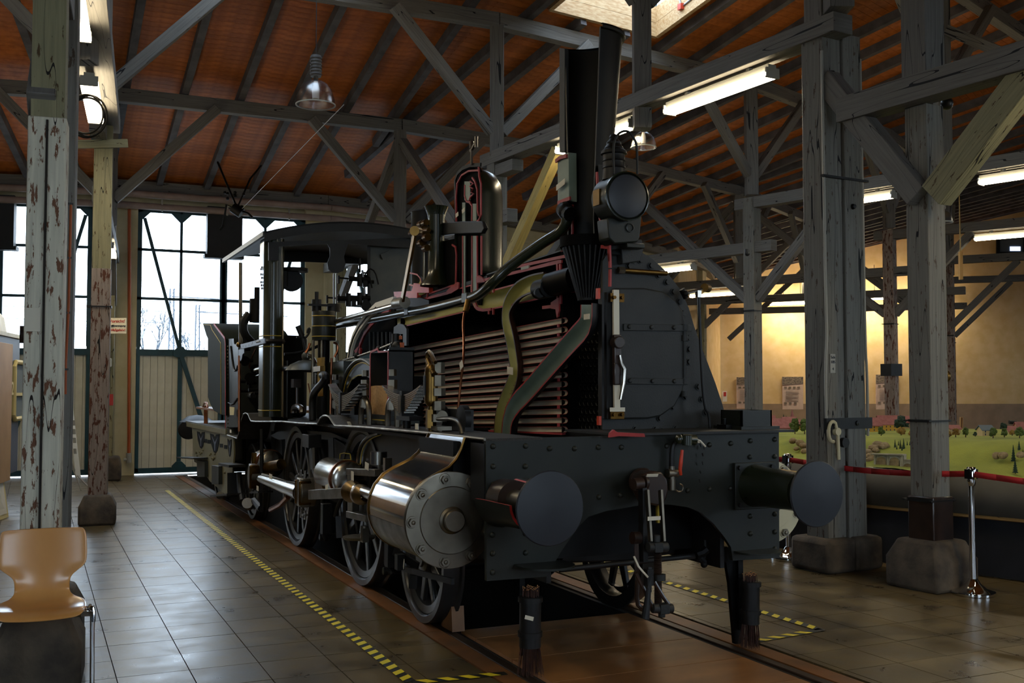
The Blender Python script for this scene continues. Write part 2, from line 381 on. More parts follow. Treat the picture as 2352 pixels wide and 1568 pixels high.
        ob = bpy.data.objects.new(name, me); COL.objects.link(ob); ORG[ob] = o
        if parent is not None: ob.parent = parent; ob.location = o - ORG[parent]
        else: ob.location = o
        if bevel:
            bv = ob.modifiers.new('bevel', 'BEVEL'); bv.width = bevel; bv.segments = 2; bv.limit_method = 'ANGLE'; bv.angle_limit = math.radians(40)
        return ob
def tag(o, label=None, cat=None, group=None, kind=None):
    if label: o['label'] = label
    if cat: o['category'] = cat
    if group: o['group'] = group
    if kind: o['kind'] = kind
    return o
def thing(name, label, cat, loc, group=None):
    o = bpy.data.objects.new(name, None); COL.objects.link(o); o.location = V(loc); ORG[o] = V(loc); o.empty_display_size = .1
    return tag(o, label, cat, group)
def kids(o): return [c for c in bpy.data.objects if c.parent == o]
def copy_tree(root, loc, rz=0, label=None, sc=None, tree=None):
    def rec(o, par):
        c = o.copy(); COL.objects.link(c); ORG[c] = ORG[o]
        if par: c.parent = par
        for ch in KID.get(o, []): rec(ch, c)
        return c
    r = rec(root, None); r.location = V(loc); r.rotation_euler = (0, 0, rz)
    if sc: r.scale = sc
    if label: r['label'] = label
    return r
KID = {}
def refresh_kids():
    KID.clear()
    for o in bpy.data.objects:
        if o.parent: KID.setdefault(o.parent, []).append(o)
X1 = V((1, 0, 0))
def cp(*pts, x=CX): return [onx(a, b, x) for a, b in pts]
# ================================================================ SETTING
def onroof(px, py, a):
    aa = math.radians(a); u = V((math.sin(aa), -math.cos(aa), 0)); d = ray(px, py)
    # z = 6.40+.225*((p-TC).u-25.7)
    t = (6.40 + .225 * ((C0 - TC).dot(u) - 25.7) - C0.z) / (d.z - .225 * d.dot(u))
    p = C0 + d * t; q = p - TC; return q.dot(V((math.cos(aa), math.sin(aa), 0))), q.dot(u), p.z
# ---- floor
FX0, FX1, FY0, FY1 = -5.55, 14.4, 0.4, 20.4
PX0, PX1, PY0, PY1 = 2.65, 3.99, 6.68, 20.3
m = MB()
G = 60
def flr(m, x0, x1, y0, y1, z): m.add([(x0, y0, z), (x1, y0, z), (x1, y1, z), (x0, y1, z)], [(0, 1, 2, 3)])
m.mi = 0
flr(m, -G, FX0, -20, 60, -.001); flr(m, FX1, G, -20, 60, -.001); flr(m, FX0, FX1, -20, FY0, -.001); flr(m, FX0, FX1, FY1, 22.3, -.001)
m.mi = 1
flr(m, FX0 - 1, PX0, FY0 - 1, FY1 + 1, -.014); flr(m, PX1, FX1 + 1, FY0 - 1, FY1 + 1, -.014); flr(m, PX0, PX1, FY0, PY0, -.03); flr(m, PX0, PX1, PY1, FY1, -.014)
m.mi = 2
m.box((PX0 - .02, PY0 - .1, -1), (PX0, PY1, -.015)); m.box((PX1, PY0 - .1, -1), (PX1 + .02, PY1, -.015))
m.box((PX0, PY0 - .1, -1), (PX1, PY0, -.03)); m.box((PX0, PY1, -1), (PX1, PY1 + .1, -.015)); m.box((PX0 - .02, PY0 - .1, -1.05), (PX1 + .02, PY1 + .1, -.95))
floor = m.build('floor', ['floor_tile', 'joint_dark', 'pit'], org=(0, 0, 0)); tag(floor, kind='structure')
def camdist(p):
    q = V(p) - C0; d = q.dot(vd)
    if d < .5: return 1e9
    px = PCX + F * q.dot(rd) / d; py = PCY - F * q.dot(ud) / d
    if px < -60 or px > 2412 or py > 1640: return 1e9
    return d
cells = []
y = FY0
xs = []
x = 2.05
while x > FX0 + .01: xs.append((x - .4, x)); x -= .4
xs.append((2.05, 2.395))
x = 4.33
while x < FX1 - .35: xs.append((x, x + .4)); x += .4
xs.append((4.275, 4.33))
ny = int((FY1 - FY0) / .4)
for a, b in xs:
    for j in range(ny):
        y0 = FY0 + j * .4; cells.append((camdist(((a + b) / 2, y0 + .2, 0)) if b - a > .1 else 1e9, a, b, y0))
cells.sort(); tshare = {}
rest = MB()
for i, (d, a, b, y0) in enumerate(cells):
    if i < 295 and d < 1e8:
        key = round(b - a, 3)
        if key not in tshare:
            mm = MB().box((-(b - a) / 2 + .003, -.197, -.014), ((b - a) / 2 - .003, .197, 0)); t = mm.build('floor_tile', 'floor_tile', floor, org=(0, 0, 0)); tshare[key] = t
        else:
            t = tshare[key].copy(); COL.objects.link(t)
        t.location = ((a + b) / 2, y0 + .2, random.uniform(-.0006, .0006))
    else: rest.box((a + .003, y0 + .003, -.014), (b - .003, y0 + .397, random.uniform(-.0006, .0006)))
tag(rest.build('floor_tile_field', 'floor_tile', floor, org=(0, 0, 0)), kind='stuff')
# ---- track bed
bed = thing('track_bed', 'rails set in a timber lined inspection pit with plank deck in front of the engine', 'track', (CX, 6, 0))
for i, y1 in enumerate((6.68, 6.42, 5.84, 5.30, 4.78, 4.26, 3.74, 3.22, 2.7, 2.18)):
    y0 = (6.42, 5.84, 5.30, 4.78, 4.26, 3.74, 3.22, 2.7, 2.18, 1.6)[i]
    MB().box((PX0 + .015, y0 + .004, -.03), (PX1 - .015, y1 - .004, -.002)).build('plank', 'plank_floor', bed)
for xa, xb in ((2.405, 2.535), (4.105, 4.24)):
    yy = .5
    while yy < 20.2:
        MB().box((xa, yy + .003, -.014), (xb, min(yy + 3.1, 20.3) - .003, .002)).build('edge_board', 'trim_wood', bed); yy += 3.1
for xa in (2.548, 4.03):
    MB().box((xa, .4, -.1), (xa + .068, 20.3, -.001)).build('rail', 'rail', bed, bevel=.006)
fit = MB()
p = onz(1385, 1395, -.2); fit.cyl(p, p + V((0, 0, .16)), .045, n=10); fit.cyl(p + V((-.12, 0, .06)), p + V((.12, 0, .06)), .025, n=8); fit.cyl(p + V((0, 0, .16)), p + V((0, 0, .2)), .02, n=8)
fit.tube([p + V((0, 0, .02)), p + V((.5, -.35, -.02))], .03); fit.build('pit_valve', 'bronze_dark', bed)
# ---- hazard tape on the floor
def tape(p1, p2, label, w=.07):
    p1 = V(p1); p2 = V(p2); d = (p2 - p1); L = d.length; d.normalize(); r = V((d.y, -d.x, 0))
    base = MB(); base.add([p1 + r * w / 2, p2 + r * w / 2, p2 - r * w / 2, p1 - r * w / 2], [(0, 1, 2, 3)]); 
    for v in base.v: v.z = .0035
    o = base.build('hazard_tape', 'tape_black', org=p1); tag(o, label, 'tape', 'hazard tape around the engine')
    st = MB(); t = .03
    while t < L - .12:
        a = p1 + d * t; pts = [a + r * w / 2 + d * .05, a + r * w / 2 + d * .115, a - r * w / 2 + d * .065, a - r * w / 2]
        for q in pts: q.z = .005
        st.add(pts, [(0, 1, 2, 3)]); t += .125
    s = st.build('yellow_stripes', 'tape_yellow', o)
tape((1.94, 5.62, 0), (1.94, 17.6, 0), 'long yellow and black hazard tape on the tiles left of the engine')
tape((1.94, 5.60, 0), (2.50, 5.56, 0), 'short hazard tape end at the bottom edge left of the brush')
tape((4.88, 5.66, 0), (4.84, 16.0, 0), 'yellow and black hazard tape on the tiles right of the engine')
tape((4.26, 5.58, 0), (4.90, 5.66, 0), 'short hazard tape closing the corner right of the right brush')
# ---- ceiling
sk = [onroof(1352, 30, 10.4), onroof(1500, 84, 10.4), onroof(1665, 0, 10.4)]
SKR0 = (sk[0][1] + sk[1][1]) / 2; SKS1 = sk[1][0]; SKS0 = SKS1 - 2.1; SKR1 = SKR0 + 2.6
RG, ROUT = 21.9, 47.0; TN = math.tan(math.radians(BAY / 2))
ceil = thing('ceiling', None, None, (CX, 10, 7)); ceil['kind'] = 'structure'
cstuff = MB(); deck = MB(); rstuff = MB()
def hole(k, r): return -1 <= k <= 1 and SKR0 < r < SKR1
for k in range(-2, 7):
    a = k * BAY; r = RG - .3
    while r < ROUT:
        w = .125; hw = (r + w / 2) * TN; segs = [(-hw, hw)] if not hole(k, r + w / 2) else [(-hw, SKS0), (SKS1, hw)]
        for s0, s1 in segs:
            z0 = roofz(r); z1 = roofz(r + w - .005)
            vs = [bp(a, s0, r, z0), bp(a, s1, r, z0), bp(a, s1, r + w - .005, z1), bp(a, s0, r + w - .005, z1)]
            up = V((0, 0, .02)); q = [v + up for v in vs]; fs = [(0, 3, 2, 1), (4, 5, 6, 7), (0, 1, 5, 4), (1, 2, 6, 5), (2, 3, 7, 6), (3, 0, 4, 7)]
            if (k == 0 and r < 38) or (k == 1 and 22 < r < 37.5): MB().add(vs + q, fs).build('ceiling_board', 'ceiling_board', ceil)
            else: cstuff.add(vs + q, fs)
        r += w
    # deck above (keeps daylight out), with the skylight opening
    def dq(s0a, s1a, ra, s0b, s1b, rb): deck.add([bp(a, s0a, ra, roofz(ra) + .03), bp(a, s1a, ra, roofz(ra) + .03), bp(a, s1b, rb, roofz(rb) + .03), bp(a, s0b, rb, roofz(rb) + .03)], [(0, 1, 2, 3)])
    if -1 <= k <= 1:
        dq(-RG * TN, RG * TN, RG - .3, -SKR0 * TN, SKR0 * TN, SKR0)
        dq(-SKR0 * TN, SKS0, SKR0, -SKR1 * TN, SKS0, SKR1); dq(SKS1, SKR0 * TN, SKR0, SKS1, SKR1 * TN, SKR1)
        dq(-SKR1 * TN, SKR1 * TN, SKR1, -ROUT * TN, ROUT * TN, ROUT)
    else: dq(-RG * TN, RG * TN, RG - .3, -ROUT * TN, ROUT * TN, ROUT)
    for j in range(-6, 7):
        s = .5 + .87 * j; r0 = max(RG, abs(s) / TN); r1 = ROUT
        if r0 > r1 - .5: continue
        parts = [(r0, r1)]
        if -1 <= k <= 1 and SKS0 - .05 < s < SKS1 + .05: parts = [(r0, SKR0), (SKR1, r1)] if r0 < SKR0 else [(SKR1, r1)]
        for ra, rb in parts:
            near = k in (0, 1) and ra < 36
            mm = MB() if near else rstuff
            mm.beam(bp(a, s, ra, roofz(ra) - .075), bp(a, s, rb, roofz(rb) - .075), .11, .15)
            if near: mm.build('rafter', 'rafter', ceil)
tag(cstuff.build('ceiling_board_field', 'ceiling_board', ceil), kind='stuff'); tag(rstuff.build('rafter_field', 'rafter', ceil), kind='stuff')
deck.build('roof_deck', 'dark_wall', ceil)
# skylights
for k in range(-1, 2):
    a = k * BAY
    sl = thing('window_%d' % (k + 6), None, None, bp(a, (SKS0 + SKS1) / 2, SKR0, roofz(SKR0))); sl['kind'] = 'structure'
    H_ = .42
    def P4(s, r, dz): return bp(a, s, r, roofz(r) + dz)
    for (sa, ra, sb, rb) in ((SKS0, SKR0, SKS1, SKR0), (SKS1, SKR0, SKS1, SKR1), (SKS0, SKR0, SKS0, SKR1), (SKS0, SKR1, SKS1, SKR1)):
        for dz0, dz1 in ((-.06, .16), (.165, H_)):
            n = (P4(sb, rb, 0) - P4(sa, ra, 0)).normalized().cross(V((0, 0, 1))) * .04
            p = [P4(sa, ra, dz0) + n, P4(sb, rb, dz0) + n, P4(sb, rb, dz1) + n, P4(sa, ra, dz1) + n]
            MB().prism(p, -2 * n).build('curb_board', 'new_wood', sl)
    sm = (SKS0 + SKS1) / 2
    for t in range(4):
        r_ = SKR0 + (SKR1 - SKR0) * t / 3
        MB().beam(P4(SKS0, r_, H_ + .02), P4(SKS1, r_, H_ + .02), .05, .07).build('glazing_bar', 'gate_teal', sl)
    MB().beam(P4(sm, SKR0, H_ + .03), P4(sm, SKR1, H_ + .03), .05, .07).build('glazing_bar', 'gate_teal', sl)
    g_ = MB(); g_.prism([P4(SKS0, SKR0, H_ + .06), P4(SKS1, SKR0, H_ + .06), P4(SKS1, SKR1, H_ + .06), P4(SKS0, SKR1, H_ + .06)], (0, 0, .006)); g_.build('pane', 'window_glass', sl)
    if k == 1:
        c_ = MB(); e = P4(SKS1 - .05, SKR0 + .62, .10); c_.boxc(e, .09, .09, .09); jb = c_.build('junction_box', 'signal_red', sl)
        MB().tube([e, P4(SKS1 - .05, SKR0 + .45, .62)], .014).build('conduit', 'conduit', sl)
        MB().tube([e, P4(SKS1 - .05, SKR0 + 1.9, .16)], .014).build('conduit', 'conduit', sl)
# ---- gate walls
def panel(m, a, s0, s1, r, z0, z1, t):
    m.prism([bp(a, s0, r, z0), bp(a, s1, r, z0), bp(a, s1, r, z1), bp(a, s0, r, z1)], bp(a, 0, r + t, 0) - bp(a, 0, r, 0))
def bar(m, a, s0, z0, s1, z1, r, w, t=.05):
    m.beam(bp(a, s0, r, z0), bp(a, s1, r, z1), w, t, up=bp(a, 0, r + 1, 0) - bp(a, 0, r, 0))
HG = 1.60
wall_g = MB(); hw = RG * TN
for k in range(-2, 6):
    a = k * BAY
    for sg in (-1, 1): panel(wall_g, a, sg * HG, sg * (hw + .05), RG - .35, 0, roofz(RG), .45)
    panel(wall_g, a, -HG, HG, RG - .35, 5.03, roofz(RG), .3)
    if k >= 2: panel(wall_g, a, -HG, HG, RG - .3, 0, 5.03, .2)
wg = wall_g.build('wall_back', 'pilaster', smooth=20); tag(wg, kind='structure')
for k in (-2, -1, 0, 1):
    a = k * BAY; d = thing('door_%d' % (k + 3), None, None, bp(a, 0, RG, 0)); d['kind'] = 'structure'; det = k >= -1
    R0 = RG + .02
    f = MB()
    for sg in (-1, 1):
        for (sa) in (0.02, .80, 1.555): bar(f, a, sg * sa, 2.4, sg * sa, 5.03, R0, .10 if sa < .1 else (.05 if sa < 1 else .08))
        bar(f, a, sg * .80, .05, sg * .80, 2.4, R0 + .03, .075)
        bar(f, a, sg * .03, .05, sg * .03, 2.4, R0 + .03, .10)
        bar(f, a, sg * 1.56, .05, sg * 1.56, 2.4, R0 + .03, .06)
        for z, w in ((3.325, .05), (4.255, .05), (5.0, .06)): bar(f, a, 0, z, sg * HG, z, R0, w)
        bar(f, a, 0, 2.30, sg * HG, 2.30, R0 + .02, .12); bar(f, a, 0, .07, sg * HG, .07, R0 + .03, .10)
        bar(f, a, sg * 1.48, 4.85, sg * .80, 2.30, R0 + .05, .06); bar(f, a, sg * .80, 2.30, sg * .12, .2, R0 + .06, .08)
        for (c, e) in ((.80, -1), (.80, 1), (1.56, -1)):
            f.prism([bp(a, sg * c, R0 - .02, 5.0), bp(a, sg * (c + e * .22), R0 - .02, 5.0), bp(a, sg * c, R0 - .02, 4.78)], bp(a, 0, 1.04, 0) - bp(a, 0, 1.0, 0))
        for z in (2.3, .12):
            f.prism([bp(a, sg * (.80 + dx), R0 + .05, z + dz) for dx, dz in ((-.13, .03), (-.05, .11), (.05, .11), (.13, .03), (.13, -.06), (.05, -.09), (-.05, -.09), (-.13, -.06))], bp(a, 0, 1.03, 0) - bp(a, 0, 1.0, 0))
    f.build('gate_frame', 'gate_teal', d)
    for sg in (-1, 1):
        for (sa, sb) in ((.07, .775), (.825, 1.52)):
            for (za, zb) in ((2.40, 3.30), (3.35, 4.23), (4.28, 4.97)):
                g_ = MB(); panel(g_, a, sg * sa, sg * sb, RG, za, zb, .006); g_.build('pane', 'window_glass', d)
    n = 24
    st = MB()
    for i in range(n):
        s0 = -HG + 2 * HG * i / n; mm = MB() if det else st
        panel(mm, a, s0 + .003, s0 + 2 * HG / n - .003, RG - .03, .05, 2.34, .04)
        if det: mm.build('board', 'gate_board', d)
    if not det: tag(st.build('board_field', 'gate_board', d), kind='stuff')
    b2 = MB(); panel(b2, a, -HG, HG, RG - .05, 0.02, 2.34, .015); b2.build('backing', 'joint_dark', d)
    bx = MB(); panel(bx, a, -.36, .30, R0 + .1, 4.17, 5.12, .22); panel(bx, a, -.40, .34, R0 + .05, 4.13, 4.2, .24); cb = bx.build('winch_cover', 'black_sheet', d)
# lintel, pipes
pb = MB()
tr = thing('trim_1', None, None, bp(0, 0, 22.5, 5)); tr['kind'] = 'structure'
for (r, z, rad) in ((22.25, 5.03, .065), (22.3, 5.24, .065)):
    for k in (-2, -1, 0, 1):
        hw_ = r * TN; MB().cyl(bp(k * BAY, -hw_, r, z), bp(k * BAY, hw_, r, z), rad, n=12, caps=False).build('heating_pipe', 'pipe_paint', tr)
for k in range(-2, 6): MB().beam(bp(k * BAY, -22.1 * TN, 22.05, 5.42), bp(k * BAY, 22.1 * TN, 22.05, 5.42), .2, .2).build('wall_plate', 'beam_blue', tr)
for k in (-1, 0, 1):
    for s in (-1.2, 0, 1.2): MB().boxc(bp(k * BAY, s, 22.28, 5.13), .03, .04, .36).build('pipe_clip', 'fixture_grey', tr)
# poster wall
def pw(px, py, off=0): return ond(px, py, 38 - off)
WZ = 9.5
wall = MB(); A_ = ond(1600, 888, 38); A_.z = 0; B_ = ond(4600, 888, 38); B_.z = 0; nrm = V((vd.x, vd.y, 0)).normalized()
wall.prism([A_, B_, B_ + V((0, 0, WZ)), A_ + V((0, 0, WZ))], nrm * .3); wr = wall.build('wall_right', 'plaster_yellow'); tag(wr, kind='structure')
dz = ond(1900, 927, 38).z
dd = MB(); A2 = A_ - nrm * .012; B2 = B_ - nrm * .012; dd.prism([A2, B2, B2 + V((0, 0, dz)), A2 + V((0, 0, dz))], nrm * .01); dd.build('dado', 'plaster_dado', wr)
# side wall continuing beyond (left of the poster wall) and shell behind the camera
sw = MB(); a1 = ond(1655, 888, 37.9); a1.z = 0; b1 = ond(1560, 888, 29.5); b1.z = 0
sw.prism([a1, b1, b1 + V((0, 0, WZ)), a1 + V((0, 0, WZ))], V((-.3, .1, 0))); tag(sw.build('wall_corner', 'plaster_yellow'), kind='structure')
ow = MB()
for k in range(-2, 8):
    a = k * BAY; h = ROUT * TN + .05
    panel(ow, a, -h, h, ROUT - .3, 0, 1.4, .3); panel(ow, a, -h, h, ROUT - .3, 4.2, 11.6, .3); panel(ow, a, -h, -1.5, ROUT - .3, 1.4, 4.2, .3); panel(ow, a, 1.5, h, ROUT - .3, 1.4, 4.2, .3)
tag(ow.build('wall_outer', 'dark_wall', smooth=20), kind='structure')
for k in range(-2, 8):
    a = k * BAY; w_ = thing('window_%d' % (k + 15), None, None, bp(a, 0, ROUT - .15, 1.4)); w_['kind'] = 'structure'
    f = MB()
    for s in (-1.47, -.5, .5, 1.47): bar(f, a, s, 1.4, s, 4.2, ROUT - .15, .06)
    for z in (1.43, 2.3, 3.2, 4.17): bar(f, a, -1.5, z, 1.5, z, ROUT - .15, .06)
    f.build('window_frame', 'gate_teal', w_); g_ = MB(); panel(g_, a, -1.5, 1.5, ROUT - .15, 1.4, 4.2, .005); g_.build('pane', 'window_glass', w_)
lw = MB(); q0 = rp(-26, 21.5); q1 = rp(-26, 47.5); lw.prism([q0, q1, q1 + V((0, 0, 12)), q0 + V((0, 0, 12))], V((-.3, 0, 0))); tag(lw.build('wall_left', 'dark_wall'), kind='structure')
rw = MB(); q0 = rp(72.8, 21.5); q1 = rp(72.8, 47.5); rw.prism([q0, q1, q1 + V((0, 0, 12)), q0 + V((0, 0, 12))], V((.3, .1, 0))); tag(rw.build('wall_end', 'dark_wall'), kind='structure')
# posters
for (x0, y0, x1, y1, lab) in ((1692, 866, 1740, 938, 'leftmost exhibition poster on the yellow wall, half behind the timber post'), (1797, 865, 1845, 940, 'exhibition poster with bridge photograph left of the big double post'), (2012, 860, 2064, 940, 'exhibition poster right of the big double post with dark train photograph'), (2146, 861, 2183, 942, 'rightmost exhibition poster, mostly hidden behind the near stone based post')):
    p = [pw(x0, y1, .05), pw(x1, y1, .05), pw(x1, y0, .05), pw(x0, y0, .05)]
    t = thing('poster', lab, 'poster', (p[0] + p[1]) / 2, 'posters on the yellow wall')
    MB().prism(p, nrm * .04).build('sheet', 'poster', t)
    hh = y1 - y0; e = .06
    MB().prism([pw(x0, y0 + hh * .25, e), pw(x1, y0 + hh * .2, e), pw(x1, y0, e), pw(x0, y0, e)], nrm * .008).build('photograph', 'poster_dark', t)
    for (fy, cells_) in ((.30, (.15, .36, .57, .78)), (.78, (.15, .38, .62))):
        for c in cells_:
            xa = x0 + (x1 - x0) * c - 3; MB().prism([pw(xa, y0 + hh * (fy + .06), e), pw(xa + 6, y0 + hh * (fy + .06), e), pw(xa + 6, y0 + hh * fy, e), pw(xa, y0 + hh * fy, e)], nrm * .006).build('small_photograph', 'poster_dark', t)
    tx = MB()
    for i in range(11):
        yy = y0 + hh * (.42 + .03 * i); L_ = (x1 - x0) * (.62 if i % 4 else .35)
        tx.prism([pw(x0 + 8, yy + .8, e), pw(x0 + 8 + L_, yy + .8, e), pw(x0 + 8 + L_, yy, e), pw(x0 + 8, yy, e)], nrm * .004)
    tag(tx.build('text_lines', 'poster_print', t), kind='stuff')
t = thing('wall_window', 'dark framed small window high on the far wall at the right edge', 'window', pw(2325, 583, .05)); 
fr = MB(); 
for q in (((2290, 543), (2297, 585)), ((2352, 543), (2360, 585)), ((2290, 578), (2360, 585)), ((2290, 540), (2360, 546))):
    (xa, ya), (xb, yb) = q; fr.prism([pw(xa, yb, .1), pw(xb, yb, .1), pw(xb, ya, .1), pw(xa, ya, .1)], nrm * .08)
fr.build('frame', 'loco_black', t); MB().prism([pw(2297, 578, .03), pw(2352, 578, .03), pw(2352, 546, .03), pw(2297, 546, .03)], nrm * .01).build('glazing', 'roof_grey', t)
MB().prism([pw(2320, 576, .05), pw(2344, 576, .05), pw(2344, 566, .05), pw(2320, 566, .05)], nrm * .01).build('lit_pane', 'screen_glow', t)
# ---- outside yard
m = MB(); flr(m, -80, 120, 22.3, 200, -.12); tag(m.build('ground_yard', 'gravel'), kind='structure')
def bare_tree(base, h, label, seed):
    rnd = random.Random(seed); mb = MB()
    def br(p, d, L, r, dep):
        q = p + d * L; mb.cyl(p, q, r, r * .65, n=5, caps=False)
        if dep == 0: return
        for _ in range(3 if dep > 1 else 4):
            nd = (d + V((rnd.uniform(-.7, .7), rnd.uniform(-.7, .7), rnd.uniform(-.1, .5)))).normalized(); br(q, nd, L * rnd.uniform(.6, .85), r * .6, dep - 1)
    br(V(base), V((0, 0, 1)), h * .28, h * .018, 5)
    tag(mb.build('bare_tree', 'far_tree'), label, 'tree', 'bare trees in the yard')
bare_tree(V((ony(350, 888, 62).x, 62, 0)), 7.2, 'bare winter tree beyond the gate, left of the mast', 3)
bare_tree(V((ony(440, 888, 70).x, 70, 0)), 6.0, 'bare winter tree beyond the gate, right of the mast', 5)
for (px, yy, top, lab) in ((392, 55, 6.6, 'steel catenary mast beyond the left half of the gate'), (452, 60, 6.2, 'lattice catenary mast beyond the gate near the coal bunker')):
    x = ony(px, 888, yy).x; t = thing('catenary_mast', lab, 'mast', (x, yy, 0), 'masts in the yard')
    mb = MB()
    for sx_, sy_ in ((-.15, -.15), (.15, -.15), (.15, .15), (-.15, .15)): mb.cyl((x + sx_, yy + sy_, 0), (x + sx_ * .6, yy + sy_ * .6, top), .03, n=5)
    for i in range(12): z = top * i / 12; sg = 1 if i % 2 else -1; mb.cyl((x - .14 * sg, yy - .14, z), (x + .14 * sg, yy - .14, z + top / 12), .018, n=4)
    mb.build('lattice', 'far_tree', t); mb = MB(); mb.cyl((x, yy, top - .4), (x + 5, yy, top - .5), .03, n=5); mb.build('bracket_arm', 'far_tree', t)
t = MB()
for z in (5.0, 5.6, 6.1): t.tube([(-8, 57, z + .3), (2, 57.5, z - .1), (14, 58, z + .25), (26, 58, z)], .015, n=4, smooth=2)
tag(t.build('overhead_wires', 'far_tree'), 'thin overhead wires crossing the yard behind the gate glass', 'wire')
# ================================================================ TIMBER FRAMES
def post(a, R, z0, z1, w, d, mat, name='timber_post', label=None, grp=None, twin=False):
    p = rp(a, R); t = thing(name, label, 'post', p, grp)
    aa = math.radians(a); u = V((math.sin(aa), -math.cos(aa), 0))
    m = MB(); m.beam(p + V((0, 0, z0)), p + V((0, 0, z1)), w, d, up=u); m.build('shaft', mat, t, bevel=.008)
    return t, p, u
def stone_base(t, p, u, w, h, top=.78, name='stone_base', mat='stone'):
    c = V((u.y, -u.x, 0)); vs = []
    for k, z in ((1, 0), (1, h * .62), (top, h * .9), (top * .93, h)):
        vs += [p + c * (sx * w / 2 * k) + u * (sy * w / 2 * k) + V((0, 0, z)) for sx, sy in ((-1, -1), (1, -1), (1, 1), (-1, 1))]
    fs = [(i * 4 + j, i * 4 + (j + 1) % 4, i * 4 + 4 + (j + 1) % 4, i * 4 + 4 + j) for i in range(3) for j in range(4)] + [(12, 13, 14, 15), (3, 2, 1, 0)]
    return MB().add(vs, fs).build(name, mat, t, bevel=.03)
def Z(v, z): return V((v.x, v.y, z))
LN = {-1: -15.6, 0: -5.2, 1: 5.2, 2: 15.6, 3: 26.0, 4: 36.4, 5: 46.8}
place = {-1: 'far left of the coach', 0: 'left of the engine', 1: 'right of the engine', 2: 'behind the model railway', 3: 'farther right behind the model railway', 4: 'near the poster wall', 5: 'deepest before the poster wall', 6: 'beside the poster wall'}
for i, a in LN.items():
    u = (rp(a, 1) - TC).normalized(); c = V((u.y, -u.x, 0)) * -1
    tr_ = thing('roof_frame', 'grey painted timber roof frame %s' % place[i], 'timber frame', rp(a, 29.3, 4), 'radial roof frames')
    def bm(nm, R1, z1, R2, z2, w=.17, h=.18, mat='beam_blue', off=0.0):
        MB().beam(rp(a, R1, z1) + c * off, rp(a, R2, z2) + c * off, w, h).build(nm, mat, tr_, bevel=.006)
    if i in (0, 1): bm('tie_beam', 29.0, 4.92, 35.75, 4.92, .24 if i else .34, .18, off=0 if i else .06); bm('corbel', 29.0, 4.72, 29.9, 4.72, .18, .16)
    else: bm('tie_beam', 29.0, 4.81, 37.2, 4.81, .2, .19)
    bm('inner_beam', 22.2, 4.04, 29.75 if i else 29.1, 4.04, .17, .19)
    bm('outer_beam', 35.75, 4.11, 41.5, 4.11, .22, .22)
    for R in (25.85, 32.75): bm('king_post', R, 4.13 if R < 30 else 5.0, R, roofz(R) - .37, .2, .2)
    bm('king_post_foot', 32.75, 4.6, 32.75, 4.84, .2, .2)
    bm('long_strut', 29.2, 3.15, 25.95, 5.85, .13, .15); bm('long_strut', 22.8, 3.15, 25.75, 5.85, .13, .15)
    bm('brace', 29.4, 3.15, 30.95, 4.72, .13, .15, 'post_pale_lamplit' if i == 1 else 'beam_blue') if i else None
    bm('brace', 36.55, 3.22, 35.55, 4.45, .15, .2); bm('brace', 36.7, 3.2, 38.0, 4.4, .15, .24, 'post_olive' if i == 1 else 'beam_blue') if i else None
    bm('strut', 35.6, 5.05, 32.85, 6.9, .13, .15) if i != 1 else None
    bm('post_head', 29.3, 4.95, 29.3, roofz(29.3) - .37, .2, .2); bm('post_head', 35.7, 5.05, 35.7, roofz(35.7) - .37, .22, .22)
    for R in (25.85, 29.3, 32.75):      # braces to the purlins, both sides
        zt = roofz(R) - .36
        for sg in (-1, 1):
            MB().beam(rp(a, R, zt - 1.55) + c * (sg * .08), rp(a, R, zt) + c * (sg * 1.6), .12, .15).build('purlin_brace', 'beam_blue', tr_, bevel=.006)
for k in range(-2, 6):
    for R in (25.85, 29.3, 32.75, 36.2, 39.7):
        r = R * math.cos(math.radians(5.2)); h = r * TN
        MB().beam(bp(k * BAY, -h, r, roofz(r) - .26), bp(k * BAY, h, r, roofz(r) - .26), .17, .21).build('purlin', 'beam_blue', ceil, bevel=.006)
# posts
def iron_band(t, p, u, w, z, h=.03):
    c = V((u.y, -u.x, 0)); m = MB()
    for sg in (-1, 1):
        m.beam(Z(p + c * (-w / 2 - .01) + u * (sg * (w / 2 + .006)), z), Z(p + c * (w / 2 + .05) + u * (sg * (w / 2 + .006)), z), h, .012, up=V((0, 0, 1)))
        m.beam(Z(p + u * (-w / 2) + c * (sg * (w / 2 + .006)), z), Z(p + u * (w / 2) + c * (sg * (w / 2 + .006)), z), .012, h)
    m.build('iron_band', 'loco_dark', t)
# near left post: lower split white part spliced under an olive shaft
t, p, u = post(-5.145, 36.5, 0, 3.16, .20, .21, 'post_white', label='tall split timber post with peeling white paint behind the wooden chair')
c = V((u.y, -u.x, 0)); MB().beam(p + V((0, 0, 3.16)), p + V((0, 0, 7.9)), .175, .19, up=u).build('upper_shaft', 'post_olive', t)
MB().beam(p - u * -.113 + V((0, 0, .35)) - c * 0, p - u * -.113 + V((0, 0, 3.14)), .012, .012, up=u).build('split', 'joint_dark', t)
stone_base(t, p, u, .46, .40); MB().boxc(p + u * .113 + c * .055 + V((0, 0, 2.02)), .08, .008, .13).build('sheet_patch', 'tag_white', t)
mb = MB(); mb.tube([Z(p - c * .17 + u * .05, 2.3), Z(p - c * .17 + u * .05, 4.2)], .009); 
t2, p2, u2 = post(-5.2, 35.45, 0, 7.6, .24, .24, 'post_grey', label='grey timber post standing directly behind the white split post'); stone_base(t2, p2, u2, .42, .36)
t, p, u = post(-5.1, 29.3, 0, 3.08, .22, .22, 'post_red', label='brown and white flaking post on a concrete foot, left aisle'); c = V((u.y, -u.x, 0))
